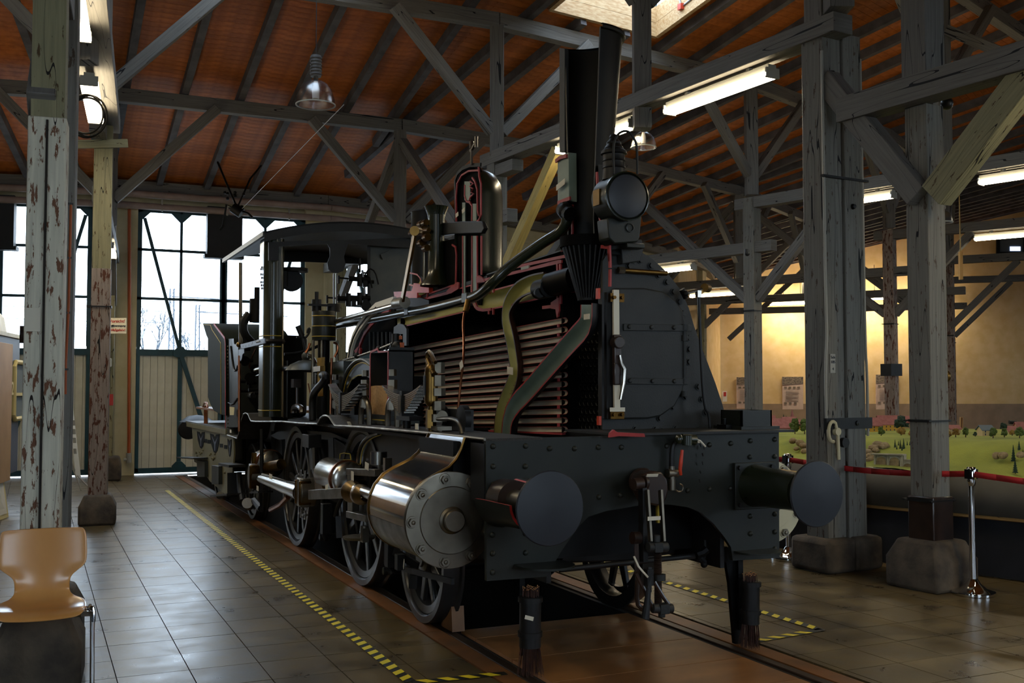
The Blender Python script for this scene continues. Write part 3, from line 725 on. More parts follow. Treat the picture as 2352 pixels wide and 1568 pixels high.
MB().beam(p + V((0, 0, 3.08)), p + V((0, 0, 4.85)), .21, .21, up=u).build('upper_shaft', 'post_olive', t); stone_base(t, p, u, .42, .36); iron_band(t, p, u, .22, 2.62, .025)
MB().beam(Z(p - c * .28 + u * .14, 4.62), Z(p + c * .42 + u * .14, 4.55), .035, .10).build('nailed_board', 'post_olive', t)
t, p, u = post(-5.35, 22.95, .42, 3.95, .2, .2, 'post_olive', label='olive timber post with warning sign and light switch near the gate'); stone_base(t, p, u, .5, .42, .9); c = V((u.y, -u.x, 0))
MB().boxc(Z(p + u * .103, 1.42), .2, .012, .2).build('red_band', 'ink_red', t); mb = MB(); mb.cyl(Z(p + u * .1 + c * .02, 1.63), Z(p + u * .112 + c * .02, 1.63), .035, n=16); mb.build('orange_dot', 'orange_paint', t)
MB().boxc(Z(p + u * .14 - c * 0, 2.08), .13, .09, .16).build('switch_box', 'white_board', t, bevel=.02)
mb = MB(); mb.tube([Z(p + u * .14 + c * .05, 2.0), Z(p + u * .16 + c * .17, 1.6), Z(p + u * .15 + c * .15, .9), Z(p + u * .12 + c * .08, .7)], .006, smooth=2); mb.build('cable', 'cable_black', t)
# right near double post and stone based post
def dpost(R, wdt):
    return None
uD = (rp(5.2, 1) - TC).normalized(); cD = V((-uD.y, uD.x, 0)); pD = rp(5.2, 35.45) + cD * .15
t = thing('timber_post', 'massive dark double timber post bolted together, right of the buffer', 'post', pD)
MB().beam(pD - cD * .125, pD - cD * .125 + V((0, 0, 5.0)), .23, .26, up=uD).build('shaft', 'post_grey', t, bevel=.01)
MB().beam(pD + cD * .12 + uD * .02, pD + cD * .12 + uD * .02 + V((0, 0, 4.9)), .23, .26, up=uD).build('shaft', 'post_grey', t, bevel=.01)
MB().beam(pD + cD * -.10 + uD * -.02, pD + cD * -.10 + uD * -.02 + V((0, 0, 7.8)), .2, .22, up=uD).build('core_shaft', 'beam_blue', t, bevel=.01)
for off, ww in ((-.17, .36), (.17, .36)):
    m = MB(); b0 = pD + cD * off; m.prism([b0 + cD * (sx * ww / 2) + uD * (sy * .24) for sx, sy in ((-1, -1), (1, -1), (1, 1), (-1, 1))], V((0, 0, .30))); m.build('stone_base', 'stone', t, bevel=.045)
m = MB()
for z in (3.55, 1.32): m = MB(); m.beam(Z(pD - cD * .29 + uD * .155, z), Z(pD + cD * .30 + uD * .15, z), .035, .10 if z < 2 else .02); m.build('iron_strap', 'loco_dark', t)

for z, o in ((4.5, -.15), (3.3, .1), (1.32, .1), (1.32, -.2)): MB().lathe([(0, .03), (.02, .026), (.028, 0)], Z(pD + cD * o + uD * .155, z), uD, 10).build('bolt', 'loco_dark', t)
MB().tube([Z(pD - cD * .245 + uD * .13, 4.7), Z(pD - cD * .245 + uD * .14, 2.4), Z(pD - cD * .245 + uD * .15, 2.1), Z(pD - cD * .27 + uD * .15, 1.85), Z(pD - cD * .27 + uD * .15, 1.3)], .013, smooth=2).build('conduit', 'fixture_grey', t)
MB().tube([Z(pD + cD * .25 + uD * .13, 4.7), Z(pD + cD * .25 + uD * .14, 2.0), Z(pD + cD * .27 + uD * .14, 1.8), Z(pD + cD * .27 + uD * .14, 1.2)], .013, smooth=2).build('conduit', 'fixture_grey', t)
def text(s, loc, right, up, size, mat, parent, name='lettering', bold=0, align='CENTER', ext=.002):
    cu = bpy.data.curves.new(name, 'FONT'); cu.body = s; cu.size = size; cu.align_x = align; cu.align_y = 'CENTER'; cu.extrude = ext; cu.offset = bold
    o = bpy.data.objects.new('tmp', cu); COL.objects.link(o); dg = bpy.context.evaluated_depsgraph_get(); me = bpy.data.meshes.new_from_object(o.evaluated_get(dg)); bpy.data.objects.remove(o)
    right = V(right).normalized(); up = V(up).normalized(); nn = right.cross(up); mt = Matrix((right, up, nn)).transposed().to_4x4(); me.transform(mt)
    me.materials.clear(); me.materials.append(M(mat)); ob = bpy.data.objects.new(name, me); COL.objects.link(ob); ORG[ob] = V(loc); ob.parent = parent; ob.location = V(loc) - (ORG[parent] if parent else V((0, 0, 0))); return ob
sg = thing('number_sign', 'small white sign Sch 105 with arrow on the double post', 'sign', Z(pD - cD * .24 + uD * .135, 1.74))
b0 = Z(pD - cD * .165 + uD * .138, 1.86); MB().prism([b0 + cD * sx * .032 + V((0, 0, sz * .085)) for sx, sz in ((-1, -1), (1, -1), (1, 1), (-1, 1))], -uD * .004).build('plate', 'fixture_grey', sg)
text('Sch', b0 + V((0, 0, .055)) + uD * .003, cD, (0, 0, 1), .036, 'ink_dark', sg); text('105', b0 + V((0, 0, .012)) + uD * .003, cD, (0, 0, 1), .036, 'ink_dark', sg); text('4', b0 + V((0, 0, -.05)) + uD * .003, cD, (0, 0, 1), .036, 'ink_dark', sg)
# hook with ratchet hanging on the double post
hk = thing('hanging_hook', 'pale metal lifting hook hanging on the front of the double post', 'hook', Z(pD - cD * .3 + uD * .17, 1.0)); b0 = Z(pD - cD * .22 + uD * .18, 1.25)
m = MB(); pts = [b0 + cD * (.055 * math.cos(t_) ) + V((0, 0, .09 * math.sin(t_))) for t_ in [math.radians(q) for q in range(60, 300, 20)]]; m.tube(pts, [.016] * len(pts)); m.tube([b0 + cD * .03 + V((0, 0, .08)), b0 + cD * .06 + V((0, 0, -.02)), b0 + cD * .07 + V((0, 0, -.25))], .015); m.cyl(b0 + cD * .05 - uD * .02, b0 + cD * .05 + uD * .02, .035, n=14); m.build('hook', 'coach_cream', hk)
m = MB(); m.cyl(b0 + cD * .14 + V((0, 0, -.1)) - uD * .02, b0 + cD * .14 + V((0, 0, -.1)) + uD * .02, .045, n=16); m.build('wheel', 'loco_dark', hk)
t, p, u = post(5.426, 36.48, .5, 4.0, .215, .22, 'post_grey', label='weathered timber post with flaking paint on a big stone foot, nearest right'); c = V((-u.y, u.x, 0))
MB().beam(p + c * .122 + V((0, 0, .9)) , p + c * .122 + V((0, 0, 3.15)), .03, .17, up=u).build('cover_board', 'post_olive', t); stone_base(t, p, u, .52, .40, .8)
MB().beam(p + V((0, 0, .36)), p + V((0, 0, .75)), .25, .25, up=u).build('iron_shoe', 'iron_brown', t, bevel=.01); iron_band(t, p, u, .25, .72); iron_band(t, p, u, .22, 1.37, .02)
MB().beam(p + V((0, 0, 4.2)), p + V((0, 0, 7.9)), .24, .24, up=u).build('upper_shaft', 'beam_blue', t)
MB().tube([Z(p + c * .145 + u * .05, 2.75), Z(p + c * .145 + u * .05, 1.8)], .013).build('conduit', 'loco_dark', t); MB().ball(Z(p + c * .155 + u * .05, 1.74), .045, sc=(1, 1, 1.3)).build('bell_push', 'bronze_dark', t)
for i, nm in ((1, 'hidden behind the dome of the engine'), (2, 'grey and rust, rising behind the model village, iron band'), (3, 'dark post with iron clamp before the poster wall'), (4, 'thin far post with pipe at the right before the poster wall'), (5, 'far timber post beside the yellow corner')):
    aa = LN[i] if i != 4 else 37.6
    t, p, u = post(aa, 29.3, .3, 4.9, .22, .22, 'post_red' if i > 2 else 'post_grey', label='roof post, ' + nm); stone_base(t, p, u, .45, .34)
    if i > 1: iron_band(t, p, u, .22, 2.95)
    if i == 3: MB().boxc(Z(p, 2.0), .3, .3, .25).build('clamp', 'loco_dark', t)
for i in (1, 2, 3, 4):
    t, p, u = post(LN[i], 22.95, .3, 3.95, .2, .2, 'post_olive', label='inner timber post at the gate wall, %s right of the engine' % {1: 'first', 2: 'second', 3: 'third', 4: 'fourth'}[i]); stone_base(t, p, u, .45, .34)
# ---------------------------------------------------------------- lamps
def fixture(a, Ra, Rb, z, label, w=.17, off=0):
    u = (rp(a, 1) - TC).normalized(); c = V((-u.y, u.x, 0)); p1 = rp(a, Ra, z) + c * off; p2 = rp(a, Rb, z) + c * off
    t = thing('fluorescent_lamp', label, 'lamp', (p1 + p2) / 2 + V((0, 0, .1)), 'fluorescent lamps under the beams')
    MB().beam(p1 + V((0, 0, .05)), p2 + V((0, 0, .05)), w * .6, .07).build('housing', 'fixture_grey', t); m = MB()
    m.prism([p1 + c * w / 2, p2 + c * w / 2, p2 - c * w / 2, p1 - c * w / 2], V((0, 0, -.035))); m.build('diffuser', 'tube_glow', t)
    for q in (p1, p2): MB().beam(q + c * -w / 2 + V((0, 0, .0)), q + c * w / 2 + V((0, 0, 0)), .02, .10).build('end_cap', 'fixture_grey', t)
    for f_ in (.2, .8): MB().boxc(p1.lerp(p2, f_) + V((0, 0, .10)), .05, .05, .08).build('hanger', 'fixture_grey', t)
fixture(5.2, 33.25, 34.85, 4.70, 'long glowing fluorescent lamp under the beam left of the double post')
fixture(5.2, 31.0, 32.6, 4.70, 'glowing fluorescent lamp half hidden behind the smoke stack')
fixture(-5.2, 33.2, 34.8, 4.70, 'glowing fluorescent lamp at the top left edge of the photo')
fixture(-5.2, 30.2, 31.8, 4.70, 'glowing fluorescent lamp beside the coiled cable, top left')
fixture(-5.2, 26.9, 28.3, 3.85, 'distant fluorescent lamp above the warning sign'); fixture(-5.2, 24.2, 25.6, 3.85, 'smallest fluorescent lamp just above the warning sign')
fixture(15.6, 33.3, 34.9, 4.58, 'fluorescent lamp at the right edge under the upper beam'); fixture(15.6, 30.6, 31.95, 4.58, 'fluorescent lamp between the double post and the nearest right post')
fixture(15.6, 26.6, 28.0, 3.82, 'fluorescent lamp seen just right of the smokebox top')
fixture(26, 31.0, 32.5, 4.58, 'fluorescent lamp above the small dark wall window'); fixture(26, 24.6, 26.1, 3.8, 'fluorescent lamp beyond the smokebox brace, left side')
fixture(36.4, 25.1, 26.5, 4.5, 'upper of the two fluorescent lamps left of the double post before the yellow wall')
fixture(5.2, 37.8, 39.4, 3.92, 'lamp under the outer beam right of the camera'); fixture(5.2, 40.6, 42.2, 3.92, 'lamp under the outer beam behind the camera, right')
fixture(-5.2, 37.2, 38.8, 4.70, 'lamp under the beam left of the camera'); fixture(-5.2, 40.6, 42.2, 4.70, 'lamp under the beam behind the camera, left')
fixture(15.6, 36.0, 37.6, 4.58, 'lamp above the model landscape outside the photo'); 
def wlamp(x0, y0, x1, y1, lab, d=37.3):
    p1 = ond(x0, y0, d); p2 = ond(x1, y1, d); t = thing('fluorescent_lamp', lab, 'lamp', (p1 + p2) / 2, 'fluorescent lamps washing the poster wall')
    MB().beam(p1 + V((0, 0, .06)), p2 + V((0, 0, .06)), .12, .08).build('housing', 'fixture_grey', t); m = MB(); c = nrm * .09
    m.prism([p1 + c, p2 + c, p2 - c, p1 - c], V((0, 0, -.05))); m.build('diffuser', 'wall_tube_glow', t)
    for f_ in (.3, .7): m = MB(); q = p1.lerp(p2, f_); m.cyl(q + V((0, 0, .1)), q + V((0, 0, 1.2)), .008, n=5); m.build('hanger_wire', 'loco_dark', t)
wlamp(1770, 698, 1868, 694, 'lower glowing lamp close to the yellow wall, left of the double post'); wlamp(1985, 686, 2064, 682, 'glowing lamp close to the yellow wall, right of the double post'); wlamp(2110, 681, 2170, 679, 'glowing lamp close to the yellow wall behind the nearest right post')
wlamp(1880, 693, 1975, 688, 'glowing lamp close to the yellow wall hidden behind the double post')
def bell(px, py, d, dia, lab, wire=1.2):
    p = ond(px, py, d); t = thing('pendant_lamp', lab, 'lamp', p, 'clear bell pendant lamps'); R_ = dia / 2
    MB().lathe([(R_, 0), (R_ * .97, R_ * .35), (R_ * .82, R_ * .8), (R_ * .55, R_ * 1.15), (R_ * .2, R_ * 1.32)], p, n=28).build('shade', 'prism_glass', t)
    MB().lathe([(R_ * .97, 0), (R_ * 1.03, 0), (R_ * 1.03, .012), (R_ * .97, .012)], p, n=28).build('rim', 'fixture_grey', t)
    m = MB(); m.cyl(p + V((0, 0, R_ * 1.3)), p + V((0, 0, R_ * 1.5)), R_ * .12); m.cyl(p + V((0, 0, R_ * 1.5)), p + V((0, 0, R_ * 2.6)), R_ * .27); 
    for i in range(6): m.cyl(p + V((0, 0, R_ * (1.6 + .17 * i))), p + V((0, 0, R_ * (1.66 + .17 * i))), R_ * .31)
    m.build('ballast_housing', 'lamp_body', t); MB().lathe([(0, -.02), (R_ * .18, 0), (R_ * .2, R_ * .5), (R_ * .1, R_ * .9)], p + V((0, 0, R_ * .35)), n=12).build('bulb', 'white_board', t)
    m = MB(); m.cyl(p + V((0, 0, R_ * 2.6)), p + V((0, 0, R_ * 2.6 + wire)), .006, n=5); m.build('cord', 'cable_black', t)
bell(725, 242, 13.5, .50, 'clear bell shaped pendant lamp hanging above the cab', 2.2); bell(1478, 340, 12.4, .30, 'clear bell shaped pendant lamp behind the engine lantern', .5); bell(2166, 512, 11.0, .20, 'small clear pendant lamp peeking from behind the nearest right post', .6)
# coiled cable on the left beam
t = thing('coiled_cable', 'coil of brown cable hanging in front of the top left lamp', 'cable', ond(200, 320, 8.6)); 
for k_, (cx_, cy_, rr) in enumerate(((197, 262, 40), (204, 266, 42), (200, 270, 41))):
    m = MB(); pts = [ond(cx_ + rr * math.cos(q), cy_ + rr * 1.12 * math.sin(q), 8.6 + .02 * k_) for q in [math.pi * 2 * i / 28 for i in range(29)]]; m.tube(pts, .009, n=6, caps=False); m.build('loop', 'post_olive', t)
t = thing('steel_wire', 'thin taut wire running up from the cab roof towards the pendant lamp', 'wire', ond(555, 480, 18)); m = MB(); m.cyl(ond(555, 480, 18), ond(790, 240, 11.5), .004, n=5); m.build('strand', 'fixture_grey', t)
t = thing('wall_bracket_tackle', 'dark tangle of pulley and chains hanging below the purlin, above the cab', 'tackle', ond(545, 480, 18)); m = MB()
rr = random.Random(4)
m.cyl(ond(535, 476, 18), ond(555, 490, 18), .09, n=12); m.tube([ond(545, 482, 18), ond(520, 470, 18), ond(512, 520, 18), ond(505, 528, 18)], .02); m.tube([ond(548, 482, 18), ond(570, 490, 18), ond(580, 500, 18)], .02); m.tube([ond(545, 478, 18), ond(520, 420, 18.2), ond(500, 372, 18.4)], .018); m.tube([ond(548, 470, 18), ond(575, 410, 18.2), ond(600, 380, 18.4)], .016)
for i in range(10): m.ball(ond(520 + i * 4 + rr.uniform(-6, 6), 462 + rr.uniform(-25, 22), 18), .03, 6)
m.build('tackle', 'loco_black', t)
t = thing('cctv_camera', 'black dome camera under the outer beam, top right', 'camera', ond(2175, 240, 9)); m = MB(); m.ball(ond(2175, 238, 9), .055, 12); m.cyl(ond(2175, 232, 9), ond(2175, 212, 9), .035); m.build('dome', 'cctv', t); m = MB(); m.cyl(ond(2176, 215, 9), ond(2180, 196, 9), .018); m.build('arm', 'white_board', t)
t = thing('cctv_camera', 'tiny black camera under the inner beam left of the thin grey post', 'camera', ond(1716, 580, 17)); m = MB(); m.ball(ond(1716, 582, 17), .045, 10); m.cyl(ond(1716, 572, 17), ond(1716, 580, 17), .04); m.build('dome', 'cctv', t)
t = thing('pull_chain', 'hanging chain with wooden pull handle, right side', 'chain', ond(2207, 640, 14)); m = MB(); m.cyl(ond(2203, 430, 14), ond(2206, 580, 14), .008, n=5); m.build('chain', 'brass', t); m = MB(); m.beam(ond(2206, 578, 14), ond(2207, 642, 14), .05, .04); m.build('handle', 'wood_bare', t)
# ================================================================ LOCOMOTIVE
L = thing('steam_locomotive', 'sectioned black and dark green steam locomotive with red painted cut edges', 'locomotive', (CX, 10.5, 0))
def B(m, name, mat, par=None, **k): return m.build(name, mat, par or L, **k)
def mir(p): return V((2 * CX - p.x, p.y, p.z))
def label_plate(p, w, h, right, up, par, txt=None):
    right = V(right).normalized(); up = V(up).normalized(); p = V(p); n_ = right.cross(up)
    m = MB(); m.prism([p + right * sx * w / 2 + up * sz * h / 2 for sx, sz in ((-1, -1), (1, -1), (1, 1), (-1, 1))], n_ * .003); o = m.build('label_plate', 'tag_white', par); return o
YB = 5.40
# ---- main frames
m = MB(); m.box((2.70, 5.44, .52), (2.73, 13.9, 1.30)); B(m, 'frame_plate', 'loco_dark')
m = MB(); m.box((3.91, 5.44, .52), (3.94, 13.9, 1.30)); B(m, 'frame_plate', 'loco_dark')
for y0 in (5.75, 7.9, 9.7, 11.4): B(MB().box((2.73, y0, .60), (3.91, y0 + .04, 1.28)), 'cross_stay', 'loco_black')
B(MB().box((2.73, 5.5, 1.26), (3.91, 13.9, 1.29)), 'frame_top', 'loco_black')
# bogie box seen under the arch
pts = [ony(a, b, 5.95) for a, b in ((1262, 1326), (1285, 1290), (1325, 1228), (1480, 1212), (1560, 1225), (1640, 1240), (1660, 1262), (1560, 1270), (1440, 1288), (1300, 1293))]
B(MB().prism(pts, (0, .5, 0)), 'front_stretcher', 'loco_dark', bevel=.01)
# ---- buffer beam
out = [(1116, 1008), (1789, 991), (1790, 1281), (1683, 1287), (1679, 1256), (1664, 1233), (1640, 1203), (1611, 1177), (1582, 1165), (1541, 1159), (1500, 1157), (1458, 1162), (1393, 1173), (1352, 1186), (1329, 1209), (1300, 1250), (1288, 1268), (1264, 1309), (1255, 1324), (1118, 1334)]
beam = B(MB().prism([ony(a, b, YB) for a, b in out], (0, .03, 0)), 'buffer_beam', 'loco_green')
B(MB().prism([ony(a, b, YB + .03) for a, b in ((1116, 1008), (1405, 1003), (1400, 1012), (1116, 1016))], (0, .05, 0)), 'top_angle', 'loco_dark', beam)
p0 = ony(1405, 1003, YB); m = MB(); m.box((p0.x, 5.34, 1.362), (4.42, 6.0, 1.376)); B(m, 'deck_flange', 'smokebox_paint', beam)
riv = [(1132, 1025), (1132, 1071), (1133, 1112), (1132, 1174), (1131, 1228), (1131, 1271), (1131, 1314), (1207, 1024), (1206, 1071), (1207, 1225), (1207, 1269), (1262, 1030), (1319, 1030), (1374, 1027), (1427, 1027), (1531, 1024), (1629, 1021), (1678, 1018), (1723, 1012), (1779, 1009), (1722, 1049), (1779, 1048), (1779, 1180), (1779, 1221), (1779, 1260), (1723, 1185), (1723, 1225), (1375, 1141), (1425, 1137), (1579, 1126), (1629, 1123), (1677, 1121)]
r0 = None
for a, b in riv:
    q = ony(a, b, YB)
    if r0 is None:
        r0 = MB().lathe([(0, .016), (.009, .0145), (.015, .009), (.017, 0)], q, (0, -1, 0), 10).build('rivet', 'loco_green', beam, org=q)
    else: c_ = r0.copy(); COL.objects.link(c_); c_.location = q - ORG[beam]
# ---- right buffer (complete)
def buffer(x, cut):
    z = 1.03; grp = MB()
    if not cut:
        m = MB(); m.box((x - .155, YB - .03, z - .145), (x + .155, YB, z + .145)); fl = B(m, 'buffer_flange', 'loco_green', bevel=.004)
        m = MB(); m.lathe([(.135, 0), (.128, .05), (.122, .12), (.118, .42), (.122, .43), (.122, .45), (.0, .45)], (x, YB - .03, z), (0, -1, 0), 28); B(m, 'buffer_housing', 'loco_olive')
        for sx, sz in ((-1, 1), (1, 1), (-1, -1), (1, -1)): MB().hexn((x + sx * .125, YB - .03, z + sz * .115), (x + sx * .125, YB - .05, z + sz * .115), .016).build('bolt', 'loco_dark', fl)
    else:
        m = MB(); m.halfpipe([(x, YB - .001, z), (x, YB - .05, z), (x, YB - .40, z)], [.155, .125], .014, X=V((0, 0, -1)), n=12, mats=(0, 1, 2)); B(m, 'buffer_housing', ['loco_olive', 'loco_green', 'cut_red_dark'])
        m = MB(); m.lathe([(.130, 0), (.122, .18)], (x, YB - .26, z), (0, -1, 0), 8, 62, 108, ref=(1, 0, 0)); m.mi = 1; m.lathe([(.131, 0), (.123, .18)], (x, YB - .26, z), (0, -1, 0), 2, 106, 112, ref=(1, 0, 0)); B(m, 'housing_top', ['loco_green', 'signal_red'])
        m = MB()
        m.cyl((x, YB - .01, z), (x, YB - .17, z), .105, n=28)
        B(m, 'volute_spring', 'iron_brown')
    m = MB(); m.cyl((x, YB - .1, z), (x, YB - .55, z), .058, n=20); B(m, 'buffer_shaft', 'steel_dull')
    m = MB(); yb = YB - .58; m.lathe([(.06, .0), (.09, .02), (.17, .032), (.19, .036), (.193, .044), (.188, .052), (.1, .062), (0, .066)], (x, yb + .03, z), (0, -1, 0), 40); B(m, 'buffer_disc', 'buffer_face')
xl = ony(1170, 1140, YB).x; xr = ony(1746, 1115, YB).x
buffer(ony(1260, 1161, 4.82).x, True); buffer(ony(1872, 1127, 4.82).x, False)
# ---- draw hook and screw coupling
hx = ony(1505, 1100, 5.2).x
def H(px, py, y=5.15): return ony(px, py, y)
m = MB(); m.lathe([(.0, 0), (.085, 0), (.085, .05), (.06, .07)], (hx + .02, YB, H(1500, 1115).z), (0, -1, 0), 20)
m.prism([H(a, b, 5.2) for a, b in ((1472, 1105), (1478, 1090), (1495, 1082), (1520, 1083), (1533, 1100), (1537, 1125), (1530, 1150), (1512, 1162), (1490, 1158), (1480, 1140))], (0, .12, 0)); B(m, 'draw_hook', 'iron_brown', bevel=.012)
m = MB(); m.cyl(H(1455, 1112, 5.16), H(1475, 1110, 5.16), .035, n=16); m.cyl(H(1478, 1108, 5.17), H(1484, 1108, 5.17), .04, n=16); B(m, 'hook_pin', 'iron_brown')
for a in ((1486, 1125, 1494, 1243), (1517, 1125, 1524, 1243)):
    m = MB(); m.beam(H(a[0], a[1], 5.12), H(a[2], a[3], 5.06), .014, .03, up=(0, 1, 0)); B(m, 'link_bar', 'steel_dull')
m = MB(); m.beam(H(1476, 1120, 5.16), H(1478, 1290, 5.12), .03, .05, up=(0, 1, 0)); B(m, 'side_bar', 'loco_dark')
label_plate(H(1502, 1190, 5.04), .085, .022, (1, 0, 0), (0, 0, 1), L); label_plate(H(1498, 1091, 5.12), .075, .018, (1, 0, -.02), (0, -.5, .85), L)
m = MB(); m.boxc(H(1508, 1256, 5.06), .055, .06, .055); m.cyl(H(1488, 1256, 5.06), H(1532, 1256, 5.06), .028, n=14); m.cyl(H(1508, 1228, 5.06), H(1508, 1245, 5.06), .02); B(m, 'upper_trunnion', 'smokebox_paint', bevel=.004)
m = MB(); prof = []; L_ = 46
for i in range(L_): z = -.30 * i / L_; prof += [(.0185, z), (.0235, z - .0032)]
m.lathe(prof, H(1511, 1270, 5.06), (0, 0, 1), 14); B(m, 'coupling_screw', 'iron_brown')
m = MB(); m.cyl(H(1515, 1318, 5.06), H(1515, 1332, 5.06), .034, n=16); B(m, 'screw_collar', 'smokebox_paint'); m = MB(); m.boxc(H(1522, 1397, 5.03), .06, .06, .055); m.cyl(H(1498, 1397, 5.03), H(1544, 1397, 5.03), .026, n=14); m.cyl(H(1520, 1408, 5.03), H(1520, 1417, 5.03), .02); B(m, 'lower_trunnion', 'smokebox_paint', bevel=.004)
for pts in (((1460, 1315), (1475, 1345), (1492, 1380), (1500, 1395)), ((1502, 1335), (1512, 1352), (1528, 1378), (1540, 1392))):
    m = MB(); m.tube([H(a, b, 5.04) for a, b in pts], .012, smooth=1); B(m, 'shackle', 'iron_brown')
m = MB(); m.beam(H(1493, 1302, 5.02), H(1492, 1360, 5.0), .02, .02); m.tube([H(1490, 1350, 5.0), H(1486, 1390, 5.0), H(1482, 1420, 5.0)], [.014, .02, .024], n=10); m.boxc(H(1490, 1325, 5.02), .04, .04, .09); B(m, 'tommy_bar', 'loco_dark')
m = MB(); m.tube([H(1456, 1277, 5.0), H(1466, 1300, 4.99), H(1476, 1312, 4.98), H(1488, 1325, 4.98)], .006, n=6); B(m, 'cable_tie', 'tag_white')
m = MB(); m.cyl(H(1452, 1235, 5.15), H(1470, 1235, 5.15), .035, n=16); m.beam(H(1461, 1240, 5.15), H(1464, 1330, 5.15), .03, .025); m.tube([H(1464, 1325, 5.15), H(1462, 1385, 5.15), H(1475, 1398, 5.15), H(1486, 1390, 5.15)], .014, smooth=1); B(m, 'safety_link', 'iron_brown')
m = MB(); m.box((H(1515, 1160, 5.6).x - .015, 5.6, .80), (H(1515, 1160, 5.6).x + .02, 5.62, .95)); B(m, 'yellow_mark', 'line_yellow')
# ---- brake hose valve and small fittings on the beam
def Y(px, py, d=.04): return ony(px, py, YB - d)
m = MB(); m.tube([Y(1543, 1105), Y(1542, 1030), Y(1552, 1012), Y(1566, 1008, .08), Y(1590, 1010, .1)], .016, smooth=2); B(m, 'brake_pipe', 'loco_dark')
m = MB(); m.cyl(Y(1566, 1008, .1), Y(1596, 1010, .1), .032, n=14); m.cyl(Y(1578, 1000, .12), Y(1578, 1022, .12), .03, n=12); m.ball(Y(1560, 1008, .1), .03); B(m, 'hose_coupling', 'loco_olive')
m = MB(); m.cyl(Y(1533, 1086), Y(1556, 1086), .026, n=14); m.cyl(Y(1543, 1070), Y(1543, 1100), .018); m.cyl(Y(1543, 1100), Y(1543, 1125), .024); B(m, 'brake_cock', 'steel_dull')
m = MB(); m.tube([Y(1564, 1090, .07), Y(1562, 1078, .08), Y(1564, 1060, .08), Y(1567, 1033, .08)], [.009, .011, .012, .009], n=8); B(m, 'cock_handle', 'signal_red')
m = MB(); 
for i, (a, b) in enumerate(((1598, 1012), (1608, 1018), (1616, 1024), (1613, 1040), (1613, 1060), (1608, 1080), (1606, 1100))): m.tube([Y(a, b, .03), Y(a + 2, b + 7, .03)], .005, n=5)
B(m, 'retaining_chain', 'loco_dark'); m = MB(); m.tube([Y(1594, 1007, .1), Y(1608, 1012, .1), Y(1620, 1025, .08)], .006, n=6); m.tube([Y(1594, 1012, .1), Y(1606, 1016, .1)], .005, n=6); B(m, 'cable_tie', 'tag_white')
m = MB(); pts = [Y(1560 + 9 * math.cos(q), 1120 + 9 * math.sin(q), .05) for q in [i * math.pi / 6 - 1.5 for i in range(9)]]; m.tube(pts, .005, n=6); B(m, 'split_ring', 'steel_dull')
# ---- steps and lower pipe
m = MB(); m.lathe([(0, 0), (.17, 0), (.17, .012), (0, .012)], ony(1252, 1300, 5.33) + V((0, 0, 0)), (0, 0, 1), 20, 0, 360); B(m, 'step_plate', 'loco_green')
m = MB(); m.lathe([(0, 0), (.15, 0), (.15, .012), (0, .012)], ony(1738, 1268, 5.36), (0, 0, 1), 20); B(m, 'step_plate', 'loco_green')
m = MB(); m.cyl(ony(1285, 1308, 5.5), ony(1605, 1275, 5.5), .017, n=12); B(m, 'cross_rod', 'loco_dark')
m = MB(); m.tube([ony(1598, 1275, 5.48), ony(1612, 1270, 5.48), ony(1622, 1262, 5.48)], .028); m.tube([ony(1605, 1280, 5.48), ony(1618, 1292, 5.48)], .02); m.cyl(ony(1619, 1240, 5.5), ony(1617, 1300, 5.5), .012); m.ball(ony(1617, 1296, 5.48), .022); B(m, 'steam_heating_cock', 'loco_black')
m = MB(); m.cyl(ony(1628, 1165, 5.6), ony(1624, 1240, 5.6), .006, n=6); B(m, 'thin_rod', 'loco_dark')
# ---- rail guards with twig brushes
rng = random.Random(3)
def brush(px_top, y, side):
    x = onz(px_top, 1500, 0).x
    return x
def railbrush(p, h0, h1, top, lean, r=.05, plate=False, ph=0):
    """p: foot point; bristles 0..h0, holder h0..h1, tips to top"""
    def at(z): return p + V((lean * z, 0, z))
    m = MB(); m.cyl(at(h0), at(h1), r, n=22); hold = B(m, 'brush_holder', 'loco_dark')
    for z in (h0 + .06, h1 - .03): MB().cyl(at(z), at(z + .028), r + .009, n=22).build('holder_band', 'loco_dark', hold)
    m = MB()
    for i in range(110):
        a = rng.uniform(0, 6.28); q = r * .9 * math.sqrt(rng.random()); b0 = at(h0 + .02) + V((q * math.cos(a), q * math.sin(a), 0)); k = rng.uniform(1.0, 1.55)
        m.cyl(b0, p + V((q * k * math.cos(a) + rng.uniform(-.012, .012), q * k * math.sin(a), rng.uniform(.003, .02))), .0022, .0014, n=3, caps=False)
    tag(B(m, 'bristles', 'twig'), kind='stuff')
    m = MB(); tp = MB()
    for i in range(60):
        a = rng.uniform(0, 6.28); q = r * .8 * math.sqrt(rng.random()); b0 = at(h1 - .02) + V((q * math.cos(a), q * math.sin(a), 0)); e = b0 + V((rng.uniform(-.008, .008), 0, rng.uniform(.6, 1) * (top - h1) + .02)); m.cyl(b0, e, .0028, .0024, n=4, caps=False); tp.ball(e, .0035, 4)
    tag(B(m, 'twig_ends', 'twig'), kind='stuff'); tag(B(tp, 'twig_tips', 'twig_tip'), kind='stuff')
    if plate: label_plate(at(h0 + (h1 - h0) * .62) + V((-r * .55, -r * .92, 0)), .05, .022, (1, -.35, -.28), (.25, 0, 1), L)
pl = onz(1205, 1545, 0); pr = onz(1708, 1483, 0); pr.y = 5.45; pl.y = 5.46
railbrush(pl, .165, .45, .51, .01, .062, True); railbrush(pr, .155, .42, .475, .02, .056)
for (p, s) in ((pl, -1), (pr, -1)):
    m = MB(); m.beam(p + V((-.005, .09, .10)), p + V((0.0, .10, .62)), .05, .03); B(m, 'guard_iron', 'loco_black')
